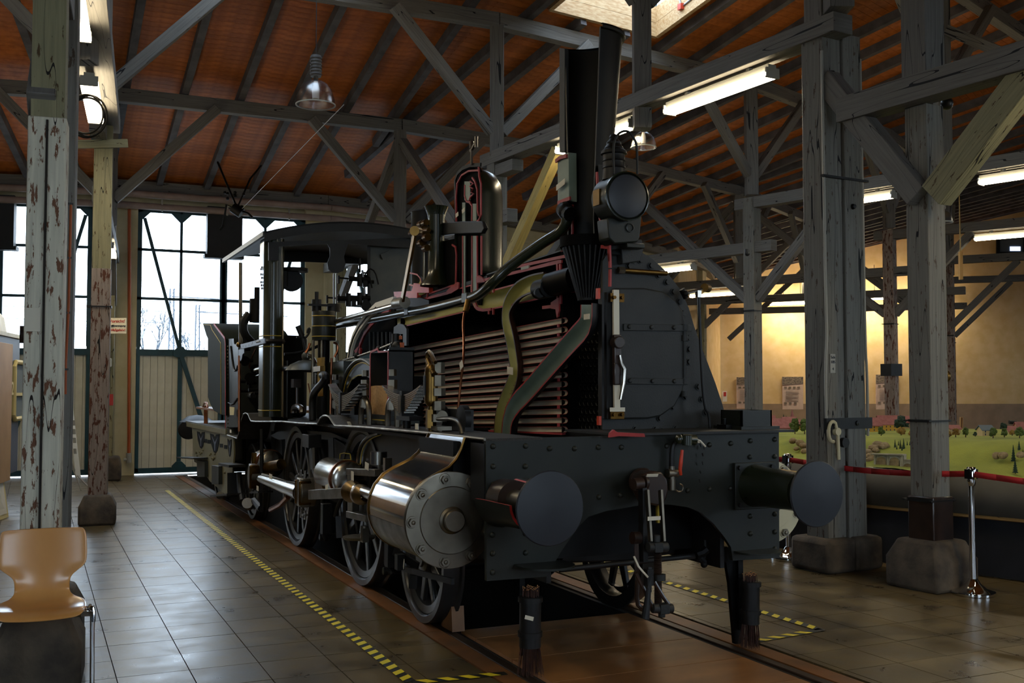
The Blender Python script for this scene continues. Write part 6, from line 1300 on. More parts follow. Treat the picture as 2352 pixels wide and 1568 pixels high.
# cab interior: lamp, gauges, pipes
m = MB(); q = ony(590, 740, 12.6); m.cyl(q, q + V((0, 0, .28)), .09, n=16); m.cyl(q + V((0, 0, .28)), q + V((0, 0, .42)), .035); m.tube([q + V((-.09, 0, .1)), q + V((-.16, 0, 0)), q + V((-.15, 0, -.14)), q + V((-.05, 0, -.25))], .05, smooth=1); B(m, 'cab_lamp', 'loco_black')
m = MB(); q = ony(660, 640, 11.6); m.cyl(q + V((-.05, 0, -.09)), q + V((-.05, 0, .10)), .06); m.lathe([(0, -.03), (.12, -.03), (.12, .03), (0, .03)], q + V((.05, 0, -.02)), (0, -1, 0), 22); m.cyl(q + V((.08, 0, .08)), q + V((.08, 0, .12)), .15, n=20); B(m, 'steam_gauge', 'loco_black')
m = MB(); m.beam(ony(647, 690, 11.5), ony(647, 960, 11.5), .035, .035); B(m, 'cab_stanchion', 'loco_black')
def gear(cx, cy, yy, seed, mat='loco_black', nm='backhead_fittings', s=1.0, wpx=40, hpx=60, n=12):
    r_ = random.Random(seed); m = MB()
    for i in range(n):
        a = ony(cx + r_.uniform(-wpx, wpx), cy + r_.uniform(-hpx, hpx), yy + r_.uniform(-.1, .1)); k = r_.random()
        if k < .35: m.cyl(a + V((-.05 * s, 0, 0)), a + V((.07 * s, 0, 0)), .022 * s, n=10)
        elif k < .6: m.lathe([(.0, -.01), (.055 * s, -.01), (.06 * s, .01), (.0, .01)], a, (0, -1, 0), 14)
        elif k < .8: m.cyl(a, a + V((0, 0, .16 * s)), .012 * s, n=8)
        else: m.tube([a, a + V((.05 * s, 0, .08 * s)), a + V((.12 * s, 0, .05 * s)), a + V((.16 * s, 0, -.1 * s))], .009 * s, smooth=1, n=6)
    return tag(B(m, nm, mat), kind='stuff')
for (a, b) in ((826, 645), (826, 688), (800, 690)):
    m = MB(); q = ony(a, b, 11.35); m.cyl(q + V((-.13, 0, .02)), q + V((.12, 0, .02)), .028, n=10); m.cyl(q + V((.0, 0, -.06)), q + V((0, 0, .08)), .03, n=10); m.cyl(q + V((-.24, 0, .025)), q + V((-.13, 0, .02)), .01, n=6); m.cyl(q + V((-.24, 0, -.04)), q + V((-.24, 0, .05)), .012, n=6); m.boxc(q + V((.06, 0, -.03)), .05, .05, .07); B(m, 'gauge_cock', 'loco_black')
m = MB(); m.tube([ony(832, 620, 11.35), ony(838, 660, 11.35), ony(836, 700, 11.35), ony(845, 720, 11.3)], .014, smooth=1); m.cyl(ony(767, 628, 11.2), ony(767, 712, 11.2), .01, n=6); m.cyl(ony(773, 628, 11.2), ony(773, 712, 11.2), .01, n=6); B(m, 'gauge_pipe', 'iron_brown')
gear(835, 665, 11.4, 5, wpx=12, hpx=45, n=12)
# big lubricator / pump drum
q = ony(744, 782, 10.6); hz = ony(744, 715, 10.6).z - q.z; r_ = (ony(772, 750, 10.6) - ony(718, 750, 10.6)).length / 2
m = MB(); m.lathe([(0, 0), (r_ * .98, 0), (r_, .01), (r_, hz - .01), (r_ * .97, hz), (0, hz)], q, n=32); pu = B(m, 'air_pump_cylinder', 'loco_green')
for k_ in (.12, .47, .82): MB().lathe([(r_ + .001, hz * k_), (r_ + .004, hz * k_ + .004), (r_ + .001, hz * k_ + .008)], q, n=32).build('lining', 'line_yellow', pu)
m = MB(); t_ = q + V((0, 0, hz)); m.cyl(t_ + V((-.08, 0, 0)), t_ + V((-.08, 0, .12)), .05); m.cyl(t_ + V((.1, 0, 0)), t_ + V((.1, 0, .08)), .07); m.cyl(t_ + V((-.08, 0, .12)), t_ + V((-.08, 0, .2)), .02); m.boxc(t_ + V((-.05, -.05, .06)), .26, .04, .02); m.build('pump_head', 'loco_dark', pu)
m = MB(); m.cyl(q + V((0, 0, 0)), q + V((0, 0, -.55)), r_ * .5, n=18); m.cyl(q + V((0, 0, -.35)), q + V((0, 0, -.8)), r_ * .65, n=18); m.beam(q + V((.05, .1, -.5)), q + V((.12, .1, -1.0)), .2, .2); m.build('pump_body', 'loco_black', pu)
for dx in (-.13, -.04, .12): MB().cyl(q + V((dx, -r_ * .6, 0)), q + V((dx, -r_ * .6, -.45)), .016, n=8).build('stay_rod', 'steel_dull', pu)
m = MB(); m.tube([ony(a, b, 10.35) for a, b in ((766, 786), (776, 790), (776, 805), (768, 820))], .012, smooth=2); m.tube([ony(a, b, 10.35) for a, b in ((712, 788), (708, 800), (702, 810))], .014); B(m, 'copper_bend', 'copper')
m = MB(); m.tube([ony(a, b, 10.9) for a, b in ((653, 813), (680, 812), (705, 805), (730, 795), (745, 788))], .016, smooth=2); B(m, 'rubber_hose', 'loco_black')
m = MB(); m.cyl(ony(684, 748, 10.8), ony(694, 772, 10.8), .03, n=10); m.tube([ony(a, b, 10.8) for a, b in ((694, 772), (698, 795), (703, 815))], .012, smooth=1); m.cyl(ony(681, 774, 10.8), ony(702, 775, 10.8), .012); m.tube([ony(a, b, 10.8) for a, b in ((702, 775), (710, 765), (712, 752), (707, 756), (706, 765))], .012, smooth=1); B(m, 'oil_can_spout', 'loco_dark')
m = MB(); m.ball(ony(703, 818, 10.8), .05); m.cyl(ony(704, 826, 10.8), ony(704, 842, 10.8), .05); m.lathe([(.20, 0), (.15, .06), (.06, .10), (0, .10)], ony(700, 850, 10.8), n=24); B(m, 'cylinder_dome', 'patina')
m = MB(); m.tube([ony(a, b, 10.6) for a, b in ((706, 817), (716, 818), (722, 828), (726, 838))], .02, smooth=1); m.cyl(ony(727, 845, 10.6), ony(736, 845, 10.6), .06, n=10); B(m, 'steel_elbow', 'steel')
# big curved pipe
m = MB(); m.tube([onx(a, b, 2.42) for a, b in ((718, 965), (717, 930), (719, 905), (730, 890), (742, 878), (748, 868), (746, 860), (740, 862))], .035, n=12, smooth=2); B(m, 'injector_pipe', 'loco_dark')
m = MB(); m.cyl(onx(682, 888, 2.5), onx(682, 935, 2.5), .014, n=8); m.tube([onx(a, b, 2.5) for a, b in ((674, 948), (674, 938), (678, 933), (686, 933), (693, 938), (694, 948))], .03, smooth=1); m.boxc(onx(680, 880, 2.5), .08, .12, .09); B(m, 'spanner_lever', 'iron_brown')
m = MB(); m.tube([onx(762, 822, 2.5), onx(760, 880, 2.5), onx(759, 950, 2.5)], .012); B(m, 'copper_pipe', 'copper'); m = MB(); m.tube([ony(a, b, 11.0) for a, b in ((708, 880), (712, 900), (714, 925), (714, 945))], .007); B(m, 'copper_pipe', 'copper')
m = MB(); m.box((2.72, 9.9, 1.30), (3.5, 11.2, 1.9)); B(m, 'ash_pan_casing', 'loco_olive'); m = MB(); m.box((2.66, 9.3, 1.3), (3.35, 10.0, 1.75)); B(m, 'firebox_lower', 'loco_black')
m = MB(); m.cyl(onx(650, 845, 2.6), onx(740, 850, 2.6), .03); B(m, 'cross_pipe', 'loco_black')
m = MB(); m.beam(onx(735, 822, 2.55), onx(737, 910, 2.55), .04, .05); m.beam(onx(743, 820, 2.55), onx(742, 860, 2.55), .03, .03); m.beam(onx(725, 848, 2.5), onx(741, 846, 2.5), .05, .05); B(m, 'slide_bracket', 'brass')
m = MB(); m.box((2.68, 11.2, 1.25), (3.6, 13.8, 1.30)); m.box((2.62, 11.9, 1.3), (2.68, 13.8, 1.95)); B(m, 'cab_floor', 'loco_black')
m = MB(); m.box((2.5, 12.1, 1.3), (2.9, 12.9, 2.25)); B(m, 'tank_box', 'loco_black', bevel=.05)
for pts in (((588, 800), (574, 830), (572, 850), (568, 880), (565, 935)), ((552, 838), (553, 860), (562, 870), (573, 872)), ((561, 852), (562, 880), (566, 905), (566, 940))):
    m = MB(); m.tube([onx(a, b, 2.5) for a, b in pts], .010, smooth=2, n=6); B(m, 'copper_pipe', 'copper')
m = MB(); m.tube([onx(a, b, 2.45) for a, b in ((555, 865), (573, 872), (588, 864), (600, 860))], .014, smooth=1); m.cyl(onx(588, 850, 2.45), onx(600, 847, 2.45), .03); m.cyl(onx(571, 906, 2.5), onx(582, 908, 2.5), .04); B(m, 'bright_pipe', 'steel')
gear(575, 860, 12.9, 11, wpx=20, hpx=60, n=16)
m = MB(); m.tube([onx(a, b, 2.35) for a, b in ((530, 795), (534, 830), (538, 853), (544, 848), (546, 840))], .012, n=5, smooth=1); m.tube([onx(a, b, 2.35) for a, b in ((510, 915), (525, 925), (534, 930), (545, 915))], .010, n=5, smooth=1); B(m, 'chain', 'loco_black'); tg = MB(); tg.prism([onx(a, b, 2.3) for a, b in ((527, 934), (538, 935), (537, 953), (528, 953))], (.005, 0, 0)); B(tg, 'yellowed_tag', 'cream_board')
# ---- coal bunker / rear tank, cut at its edge
m = MB(); m.prism([onx(a, b, 2.32) for a, b in E4([(235, 10), (385, 12), (455, 95), (505, 200), (515, 1120), (450, 1110), (370, 1060), (330, 990), (300, 900), (298, 200), (280, 160)])], (.9, 0, 0)); bk = B(m, 'coal_bunker', 'bunker_green', bevel=.01)
m = MB(); m.tube([onx(a, b, 2.315) for a, b in E4([(250, 28), (330, 32), (350, 90), (455, 250), (456, 1100)])], .004, n=5); m.build('lining', 'line_yellow', bk)
m = MB(); m.strip([onx(a, b, 2.31) for a, b in E4([(375, 20), (505, 190), (512, 260), (515, 1335)])], .03, (-.006, 0, 0)); m.build('bunker_cut_edge', 'cut_red_dark', bk)
m = MB(); m.prism([onx(a, b, 2.36) for a, b in E4([(515, 200), (610, 195), (615, 260), (665, 280), (665, 1255), (515, 1260)])], (.8, 0, 0)); t2_ = B(m, 'water_tank', 'loco_green')
rv = None
for i in range(24):
    q = onx(*E4([(541, 290 + 42 * i)])[0], 2.355)
    if rv is None: rv = MB().ball(q, .012, 6).build('rivet', 'steel_dull', t2_, org=q)
    else: c_ = rv.copy(); COL.objects.link(c_); c_.location = q - ORG[t2_]
# rear platform, side plate with heart shaped openings
zR = 1.08
m = MB(); m.prism([onx(a, b, 2.30) for a, b in ((426, 966), (518, 984), (520, 996), (428, 974))], (1.9, 0, 0)); rp_ = B(m, 'rear_platform', 'tag_white' if False else 'patina'); m = MB(); m.prism([onx(a, b, 2.29) for a, b in ((428, 969), (518, 986), (518, 998), (428, 979))], (.02, 0, 0)); B(m, 'platform_side', 'khaki')
m = MB(); m.prism([onx(a, b, 2.31) for a, b in E4([(108, 1265), (540, 1340), (605, 1370), (612, 1568)]) + [(531, 1130), (515, 1135), (500, 1120), (482, 1105), (455, 1065), (446, 1060)]], (.02, 0, 0)); sp = B(m, 'rear_side_plate', 'khaki')
for (cx, cy, w, h) in ((461, 1010, 18, 40), (493, 1018, 22, 46), (527, 1028, 10, 42)):
    m = MB(); m.prism([onx(cx + w * a, cy + h * b, 2.305) for a, b in ((-.5, -.5), (-.12, -.44), (0, -.30), (.12, -.44), (.5, -.46), (.46, -.05), (.25, .38), (.05, .5), (-.12, .42), (-.38, .0))], (.004, 0, 0)); m.build('heart_opening', 'soot', sp)
    m = MB(); m.prism([onx(cx + w * a, cy + h * b, 2.302) for a, b in ((-.3, -.36), (0, -.05), (.32, -.34), (.08, .05), (.04, .38), (-.03, .36), (-.05, .05))], (.003, 0, 0)); m.build('inner_web', 'coach_blue', sp)
for cx, cy in ((472, 1012), (480, 1014), (508, 1023), (518, 1026)): m = MB(); m.prism([onx(cx + a, cy + b, 2.305) for a, b in ((-3.5, -4.5), (3.5, -4), (3.5, 4.5), (-3.5, 4))], (.004, 0, 0)); m.build('square_hole', 'soot', sp)
rr = random.Random(9); rv = None
for (cx, cy) in ((460, 1040), (490, 1048), (510, 1092), (468, 1058), (500, 1075)):
    for i in range(7):
        q = onx(cx + rr.uniform(-9, 9), cy + rr.uniform(-8, 8), 2.306)
        if rv is None: rv = MB().ball(q, .02, 6).build('rivet', 'khaki', sp, org=q)
        else: c_ = rv.copy(); COL.objects.link(c_); c_.location = q - ORG[sp]
for (x0, x1, y0, y1) in ((452, 470, 1057, 1095), (486, 502, 1068, 1112)): m = MB(); m.prism([onx(a, b, 2.26) for a, b in ((x0, y0), (x1, y0 + 2), (x1, y1), (x0, y1))], (.12, 0, 0)); B(m, 'axle_box', 'loco_green', bevel=.006)
m = MB(); m.beam(onx(536, 1085, 2.3), onx(536, 1140, 2.3), .12, .12); m.beam(onx(505, 1138, 2.25), onx(545, 1134, 2.25), .25, .02); m.beam(onx(520, 1065, 2.25), onx(545, 1070, 2.25), .2, .03); m.tube([onx(549, 1085, 2.3), onx(551, 1120, 2.3), onx(556, 1150, 2.3)], .035); B(m, 'rear_steps', 'loco_dark'); m = MB(); m.beam(onx(427, 1050, 2.25), onx(468, 1052, 2.25), .3, .02); B(m, 'rear_step_plate', 'loco_dark'); m = MB(); m.cyl(onx(505, 1137, 2.24), onx(512, 1141, 2.3), .05, n=12); B(m, 'polished_step_end', 'steel')
m = MB(); m.beam(onx(473, 932, 2.4), onx(473, 975, 2.4), .05, .05); m.tube([onx(a, b, 2.4) for a, b in ((466, 935), (470, 925), (475, 925), (477, 935))], .015); B(m, 'platform_lever', 'copper'); m = MB(); m.lathe([(0, .12), (.15, .1), (.3, 0)], onx(452, 968, 2.6), n=20); B(m, 'rear_dome', 'loco_dark'); m = MB(); m.lathe([(0, 0), (.17, 0), (.19, .03), (.19, .05), (0, .06)], onx(434, 985, 2.55), (0, 1, 0), 24); B(m, 'rear_buffer', 'loco_dark')
m = MB(); m.box((2.36, 14.1, 1.30), (4.2, 17.4, 1.33)); B(m, 'rear_deck', 'trim_wood'); B(MB().box((2.75, 13.9, .45), (3.9, 17.6, 1.06)), 'rear_frame_box', 'loco_black')
label_plate(onx(530, 990, 2.28), .12, .04, (0, -1, 0), (0, 0, 1), L)
# dark pipework under the running board
rr = random.Random(21)
for i in range(7):
    m = MB(); x = 2.66 + rr.random() * .1; y0 = 7.6 + i * .6; m.tube([(x, y0, 1.2 - rr.random() * .15), (x, y0 + .5, 1.15 - rr.random() * .3), (x, y0 + .9, 1.0 - rr.random() * .3)], .016 + .01 * rr.random(), smooth=1); B(m, 'under_pipe', 'loco_dark')
B(MB().box((2.66, 7.2, .95), (2.70, 11.6, 1.30)), 'outer_frame', 'loco_dark')
# ================================================================ OTHER THINGS
# beech chair at the lower left
dch = 5.55; cb = ond(100, 1215, dch); chx, chy = cb.x, cb.y
t = thing('stacking_chair', 'beech plywood chair with chromed legs in the lower left foreground', 'chair', (chx, chy, 0))
fw = -V((cb.x, cb.y, 0)).normalized(); ang = math.radians(-1.5); fw = V((fw.x * math.cos(ang) - fw.y * math.sin(ang), fw.x * math.sin(ang) + fw.y * math.cos(ang), 0)); rt = V((-fw.y, fw.x, 0))
def CH(s, f, z): return V((chx, chy, 0)) + rt * s + fw * f + V((0, 0, z))
stn = [(-.03, .898, .185), (-.03, .89, .210), (-.022, .83, .218), (-.012, .76, .220), (-.006, .72, .219), (0, .695, .205), (.004, .67, .170), (.008, .645, .140), (.014, .615, .135), (.022, .585, .135), (.034, .56, .135), (.052, .535, .165), (.08, .518, .205), (.13, .508, .218), (.2, .505, .221), (.25, .508, .221), (.29, .503, .215), (.32, .49, .200), (.33, .475, .175)]
vs = []; K = 9
for f, z, w in stn:
    for j in range(K): u_ = -1 + 2 * j / (K - 1); vs.append(CH(w * u_, f + .025 * u_ * u_ * (1 if z > .6 else 0), z + (.010 * u_ * u_ if z < .53 else 0)))
m = MB(); m.add(vs, [(i * K + j, i * K + j + 1, (i + 1) * K + j + 1, (i + 1) * K + j) for i in range(len(stn) - 1) for j in range(K - 1)])
sh = m.build('seat_shell', 'beech', t, smooth=60); so = sh.modifiers.new('th', 'SOLIDIFY'); so.thickness = .011; ss = sh.modifiers.new('s', 'SUBSURF'); ss.levels = 1; ss.render_levels = 2
for sg in (-1, 1):
    for f0, f1 in ((.27, .30), (.14, .16)):
        m = MB(); m.tube([CH(sg * .245, f0, .50), CH(sg * .247, (f0 * 2 + f1) / 3, .30), CH(sg * .25, f1, .006)], .011, n=12); m.build('leg', 'chrome', t)
    m = MB(); m.tube([CH(sg * .235, .32, .49), CH(sg * .235, .08, .49)], .010, n=10); m.build('side_rail', 'chrome', t)
    m = MB(); m.tube([CH(sg * .215, .29, .50), CH(sg * .235, .30, .525), CH(sg * .25, .30, .52), CH(sg * .25, .31, .45)], .010, n=10, smooth=1); m.boxc(CH(sg * .215, .30, .495), .05, .03, .025); m.build('linking_hook', 'chrome', t)
m = MB(); m.tube([CH(-.235, .28, .485), CH(.235, .28, .485)], .010, n=10); m.build('cross_rail', 'chrome', t); m = MB(); m.tube([CH(-.235, .12, .485), CH(.235, .12, .485)], .010, n=10); m.build('cross_rail', 'chrome', t)
# railway coach on the neighbouring track
a = -BAY; R_E = 27.2; sC = 1.42
co = thing('railway_coach', 'old railway coach end with cream roof and blue grey side marked 2', 'coach', bp(a, 0, R_E + 4, 0))
def CO(s, r, z): return bp(a, s, r, z)
RF = 40.5
m = MB(); m.prism([CO(sC, R_E, .5), CO(sC, R_E, 2.32), CO(-sC, R_E, 2.32), CO(-sC, R_E, .5)], CO(0, RF, 0) - CO(0, R_E, 0)); m.build('body', 'coach_blue', co, bevel=.02)
vs = []; NR = 12
for k_, (r, f) in enumerate(((R_E - .02, .02), (R_E + .05, .5), (R_E + .25, .75), (R_E + .7, .93), (R_E + 1.4, 1.0), (RF, 1.0))):
    for i in range(NR + 1): t_ = math.pi * i / NR; vs.append(CO(math.cos(t_) * sC * 1.02 * (.6 + .4 * f if k_ < 4 else 1), r, 2.30 + .78 * math.sin(t_) ** .8 * f))
m = MB(); m.add(vs, [(k_ * (NR + 1) + i, k_ * (NR + 1) + i + 1, (k_ + 1) * (NR + 1) + i + 1, (k_ + 1) * (NR + 1) + i) for k_ in range(5) for i in range(NR)]); m.build('roof', 'coach_cream', co, smooth=70)
m = MB(); m.beam(CO(sC + .02, R_E, 2.32), CO(sC + .02, RF, 2.32), .06, .05); m.build('gutter', 'coach_cream', co)
u = (bp(a, 0, 2, 0) - bp(a, 0, 1, 0)).normalized(); sdir = (bp(a, 1, 0, 0) - bp(a, 0, 0, 0))
def side_px(px, py): return onl(px, py, CO(sC + .03, R_E, 0), CO(sC + .03, RF, 0))
w0 = side_px(34, 822); w1 = side_px(58, 990); r0 = (w0 - TC).dot(u) ; r1 = (w1 - TC).dot(u); z0 = 1.22; z1 = 1.98; ra, rb_ = min(r0, r1), max(r0, r1)
fr = MB(); P_ = lambda r, z, e=0: CO(sC + .03 + e, r, z)
fr.tube([P_(ra, z0 + .06), P_(ra, z1 - .06), P_(ra + .06, z1), P_(rb_ - .06, z1), P_(rb_, z1 - .06), P_(rb_, z0 + .06), P_(rb_ - .06, z0), P_(ra + .06, z0), P_(ra, z0 + .06)], .03, n=8); win = fr.build('side_window', 'cream_board', co)
g_ = MB(); g_.prism([P_(ra, z0, -.025), P_(rb_, z0, -.025), P_(rb_, z1, -.025), P_(ra, z1, -.025)], sdir * .006); g_.build('glass', 'roof_grey', win); m = MB(); m.beam(P_(ra, 1.55, .0), P_(rb_, 1.55, .0), .03, .04); m.build('crossbar', 'cream_board', win)
q = side_px(27, 900); text('2', Z(q, 1.62) + sdir * .01, -u * -1 if False else -u, (0, 0, 1), .24, 'cream_board', co, 'class_number', .004)
qa = side_px(20, 900); rq = (qa - TC).dot(u)
m = MB(); m.prism([P_(rq, .45, .01), P_(rq + 2.2, .45, .01), P_(rq + 2.2, 2.2, .01), P_(rq, 2.2, .01)], sdir * .03); m.build('tan_door', 'coach_tan', co, bevel=.005)
for k_ in range(2):
    for r in (R_E + 1.2, R_E + 3.0): m = MB(); m.lathe([(0, 0), (.40, 0), (.42, .04), (.42, .1), (0, .1)], CO(-.75 + 1.5 * k_, r + .5, .42), sdir, 28); m.build('coach_wheel', 'loco_dark', co)
m = MB(); m.prism([CO(.9, R_E + .2, .25), CO(.9, RF - 1, .25), CO(.9, RF - 1, .5), CO(.9, R_E + .2, .5)], -sdir * 1.8); m.build('underframe', 'loco_black', co)
# boards left
t = thing('display_board', 'slanting cream edged display board at the left edge below the coach', 'board', onz(10, 1190, 0)); q = [ond(a_, b_, d_) for a_, b_, d_ in ((-60, 1215, 12.1), (20, 1187, 13.2), (-4, 1000, 13.3), (-70, 985, 12.2))]
m = MB(); m.prism(q, (-.03, .02, 0)); bo = m.build('panel', 'cream_board', t); cc = sum(q, V((0, 0, 0))) / 4; m = MB(); m.prism([cc + (p - cc) * .9 + V((.004, -.008, 0)) for p in q], (-.005, .004, 0)); m.build('print', 'white_board', t)
t = thing('roll_up_banner', 'narrow white printed banner on a tripod stand between the two left posts', 'banner', onz(180, 1125, 0)); dB = 16.6
q = [ond(a_, b_, dB + c_) for a_, b_, c_ in ((174, 1098, .0), (186, 1096, .15), (165, 912, .15), (152, 872, 0))]; m = MB(); m.prism(q, (0, .02, 0)); m.build('banner_sheet', 'white_board', t); m = MB(); m.prism([ond(a_, b_, dB + c_ - .02) for a_, b_, c_ in ((152, 874, 0), (158, 890, .05), (163, 915, .12), (157, 922, .1))], (0, .005, 0)); m.build('printed_top', 'ink_dark', t)
for y_ in (965, 985, 1005, 1030): m = MB(); m.prism([ond(a_, b_, dB - .03) for a_, b_ in ((165 + (y_ - 965) * .05, y_), (172 + (y_ - 965) * .05, y_), (173 + (y_ - 965) * .05, y_ + 12), (166 + (y_ - 965) * .05, y_ + 12))], (0, .004, 0)); m.build('printed_panel', 'fixture_grey', t)
for e in ((142, 1012, 175, 1096), (175, 1094, 187, 1128), (178, 1092, 203, 1118), (146, 1020, 172, 1080)): m = MB(); m.cyl(ond(e[0], e[1], dB), ond(e[2], e[3], dB), .012, n=6); m.build('stand_rod', 'fixture_grey', t)
# warning sign
t = thing('warning_sign', 'white enamel sign reading Vorsicht Profilverengung Unfallgefahr', 'sign', rp(-5.35, 22.5, 2.4)); uu = V((math.sin(YAW), math.cos(YAW), 0)); dS = 17.9
c_ = ond(269, 748, dS); rgt = rd.copy(); m = MB(); w_, h_ = 42 / 2400 * dS, 36 / 2400 * dS; m.prism([c_ + rgt * sx * w_ / 2 + V((0, 0, sz * h_ / 2)) for sx, sz in ((-1, -1), (1, -1), (1, 1), (-1, 1))], uu * .01); m.build('plate', 'sign_white', t, bevel=.003)
text('Vorsicht!', c_ - uu * .004 + V((0, 0, .078)), rgt, (0, 0, 1), .072, 'ink_red', t, bold=.0015); text('Profilverengung', c_ - uu * .004 + V((0, 0, 0)), rgt, (0, 0, 1), .046, 'ink_dark', t, bold=.001); text('Unfallgefahr!', c_ - uu * .004 + V((0, 0, -.072)), rgt, (0, 0, 1), .058, 'ink_red', t, bold=.001)
m = MB(); m.beam(c_ + uu * .02 + V((-.08, 0, 0)), Z(rp(-5.35, 22.82), c_.z), .03, .03); m.build('bracket', 'loco_dark', t)
# orange pipe on the pilaster
t = thing('orange_pipe', 'thin rust orange pipe running down the yellow pilaster left of the gate', 'pipe', ony(295, 1065, 20.6)); m = MB(); m.tube([ony(297, 480, 20.7), ony(297, 700, 20.7), ony(296, 1045, 20.7)], .03); m.build('pipe', 'cable_orange', t); m = MB(); m.cyl(ony(296, 1040, 20.7), ony(296, 1062, 20.7), .05); m.cyl(ony(284, 1055, 20.7), ony(298, 1055, 20.7), .03); m.build('valve', 'fixture_grey', t)
# conduit beside near left post
t = thing('rusty_conduit', 'rusty conduit with clips climbing beside the white split post', 'pipe', ond(150, 900, 6.3)); m = MB(); m.tube([ond(163, 470, 6.3), ond(160, 600, 6.3), ond(157, 720, 6.3), ond(151, 830, 6.3), ond(150, 905, 6.3)], .008, n=8); m.build('pipe', 'cable_orange', t)
for (x_, y_) in ((161, 468), (157, 592), (154, 718), (150, 848)): m = MB(); m.boxc(ond(x_, y_, 6.3), .035, .02, .012); m.build('clip', 'iron_brown', t)
t = thing('post_bell', 'rusty round bell fitting on the left side of the white split post', 'fitting', ond(54, 770, 5.95)); m = MB(); q = ond(54, 768, 5.95); m.cyl(q + V((-.02, 0, 0)), q + V((.03, 0, 0)), .05, n=16); m.boxc(q + V((.02, 0, -.07)), .04, .05, .06); m.boxc(q + V((.02, 0, .08)), .03, .03, .1); m.build('bell', 'iron_brown', t)
# stanchions and rope
def stanchion(p, lab):
    t = thing('barrier_post', lab, 'barrier post', p, 'chrome barrier posts'); m = MB(); m.lathe([(.0, 0), (.165, 0), (.168, .012), (.165, .028), (.15, .032), (.10, .05), (.055, .09), (.035, .125), (0, .13)], p, n=36); m.build('base', 'chrome', t)
    m = MB(); m.cyl(p + V((0, 0, .1)), p + V((0, 0, .88)), .026, n=20); m.build('pole', 'chrome', t); m = MB(); m.lathe([(.026, .86), (.034, .88), (.036, .90), (.036, 1.0), (.03, 1.01), (0, 1.012)], p, n=24); m.build('head', 'chrome', t)
    m = MB(); m.boxc(p + V((0, 0, .955)), .09, .055, .075); m.build('tape_cassette', 'loco_black', t); return t
P1 = onz(1812, 1285, 0); P2 = onz(2236, 1365, 0); P0 = P1 + (P1 - P2).normalized() * .0 + V((-.55, 3.0, 0)); P3 = P2 + V((.35, -2.1, 0))
stanchion(P1, 'chrome barrier post behind the right buffer'); stanchion(P2, 'chrome barrier post nearest right, beside the stone foot')
def rope(a, b, lab):
    t = MB(); n = 10; pts = [a.lerp(b, i / n) + V((0, 0, -.045 * math.sin(math.pi * i / n))) for i in range(n + 1)]
    for i in range(n): p, q = pts[i], pts[i + 1]; t.add([p + V((0, 0, .024)), q + V((0, 0, .024)), q - V((0, 0, .024)), p - V((0, 0, .024))], [(0, 1, 2, 3)])
    o = t.build('barrier_tape', 'rope_red'); s_ = o.modifiers.new('t', 'SOLIDIFY'); s_.thickness = .002; tag(o, lab, 'barrier tape', 'red barrier tape')
h_ = V((0, 0, .955)); rope(P1 + h_, P2 + h_, 'red barrier tape strung between the two chrome posts'); rope(P2 + h_, P3 + h_, 'red barrier tape leaving the nearest chrome post to the right edge'); rope(P0 + h_, P1 + h_, 'red barrier tape running behind the buffer beam')
# ================================================================ MODEL RAILWAY
fa = V((7.582, 6.267, 0)); fb = V((7.169, 7.656, 0)); fd = (fb - fa).normalized(); fn = V((fd.y, -fd.x, 0))       # fn: away from the viewer (to the right)
if fn.x < 0: fn = -fn
def MR(s, d, z=0): return fa + fd * s + fn * d + V((0, 0, z))
S0, S1 = -3.0, 3.55
def front_z(s):
    pts = [(-3.0, .80), (-1.0, .82), (0.0, .845), (.6, .875), (1.5, .90), (2.3, .905), (2.75, .93), (2.95, 1.0), (3.15, 1.06), (3.35, 1.14), (3.55, 1.20)]
    for (a_, za), (b_, zb_) in zip(pts, pts[1:]):
        if s <= b_: return za + (zb_ - za) * max(0, (s - a_) / (b_ - a_))
    return pts[-1][1]
from mathutils import noise
def terr(s, d):
    f = front_z(s); e = min(1, max(0, (d - .15) / .95)); e = e * e * (3 - 2 * e); top = 1.145 - .022 * s
    z = f + (max(top, f) - f) * e + .018 * noise.noise(V((s * 3, d * 3, 0))) * (1 if d < 1.3 else .1)
    if d > 2.8 and s > 3.4: z += .09 * (d - 2.8) * min(1, s - 3.4)
    return z
mr = thing('model_railway', 'large model landscape table with green hills behind the red barrier tape', 'model landscape', MR(0, 1.5, 0))
NS, ND = 90, 60; vs = []; DM = 3.9
for i in range(NS + 1):
    for j in range(ND + 1):
        s = S0 + (S1 - S0 + (0)) * i / NS; d = DM * (j / ND) ** 1.5; s2 = s + d * .55 * (i / NS); vs.append(MR(s2, d, terr(s, d)))
m = MB(); m.add(vs, [(i * (ND + 1) + j, (i + 1) * (ND + 1) + j, (i + 1) * (ND + 1) + j + 1, i * (ND + 1) + j + 1) for i in range(NS) for j in range(ND)]); m.build('grass_terrain', 'grass', mr, smooth=80)
m = MB(); n = 40; top = []; bot = []
for i in range(n + 1): s = S0 + (S1 - S0) * i / n; top.append(MR(s, -.012, front_z(s) - .005)); bot.append(MR(s, -.012, .54))
m.add(top + bot, [(i, i + 1, n + 2 + i, n + 1 + i) for i in range(n)]); fz = m.build('fascia', 'fascia_grey', mr); q = fz.modifiers.new('t', 'SOLIDIFY'); q.thickness = .012
m = MB(); m.prism([MR(S1, 0, .54), MR(S1, 0, 1.2), MR(S1 + .55 * 4, 4, 1.2), MR(S1 + .55 * 4, 4, .54)], fd * .01); m.build('end_fascia', 'fascia_grey', mr)
m = MB(); n = 60; top = []; bot = []
for i in range(n + 1): s = S0 + (S1 - S0) * i / n; w_ = .015 * math.sin(s * 9) + .01 * math.sin(s * 23); top.append(MR(s, .06, .50)); bot.append(MR(s, .04 + w_, .012))
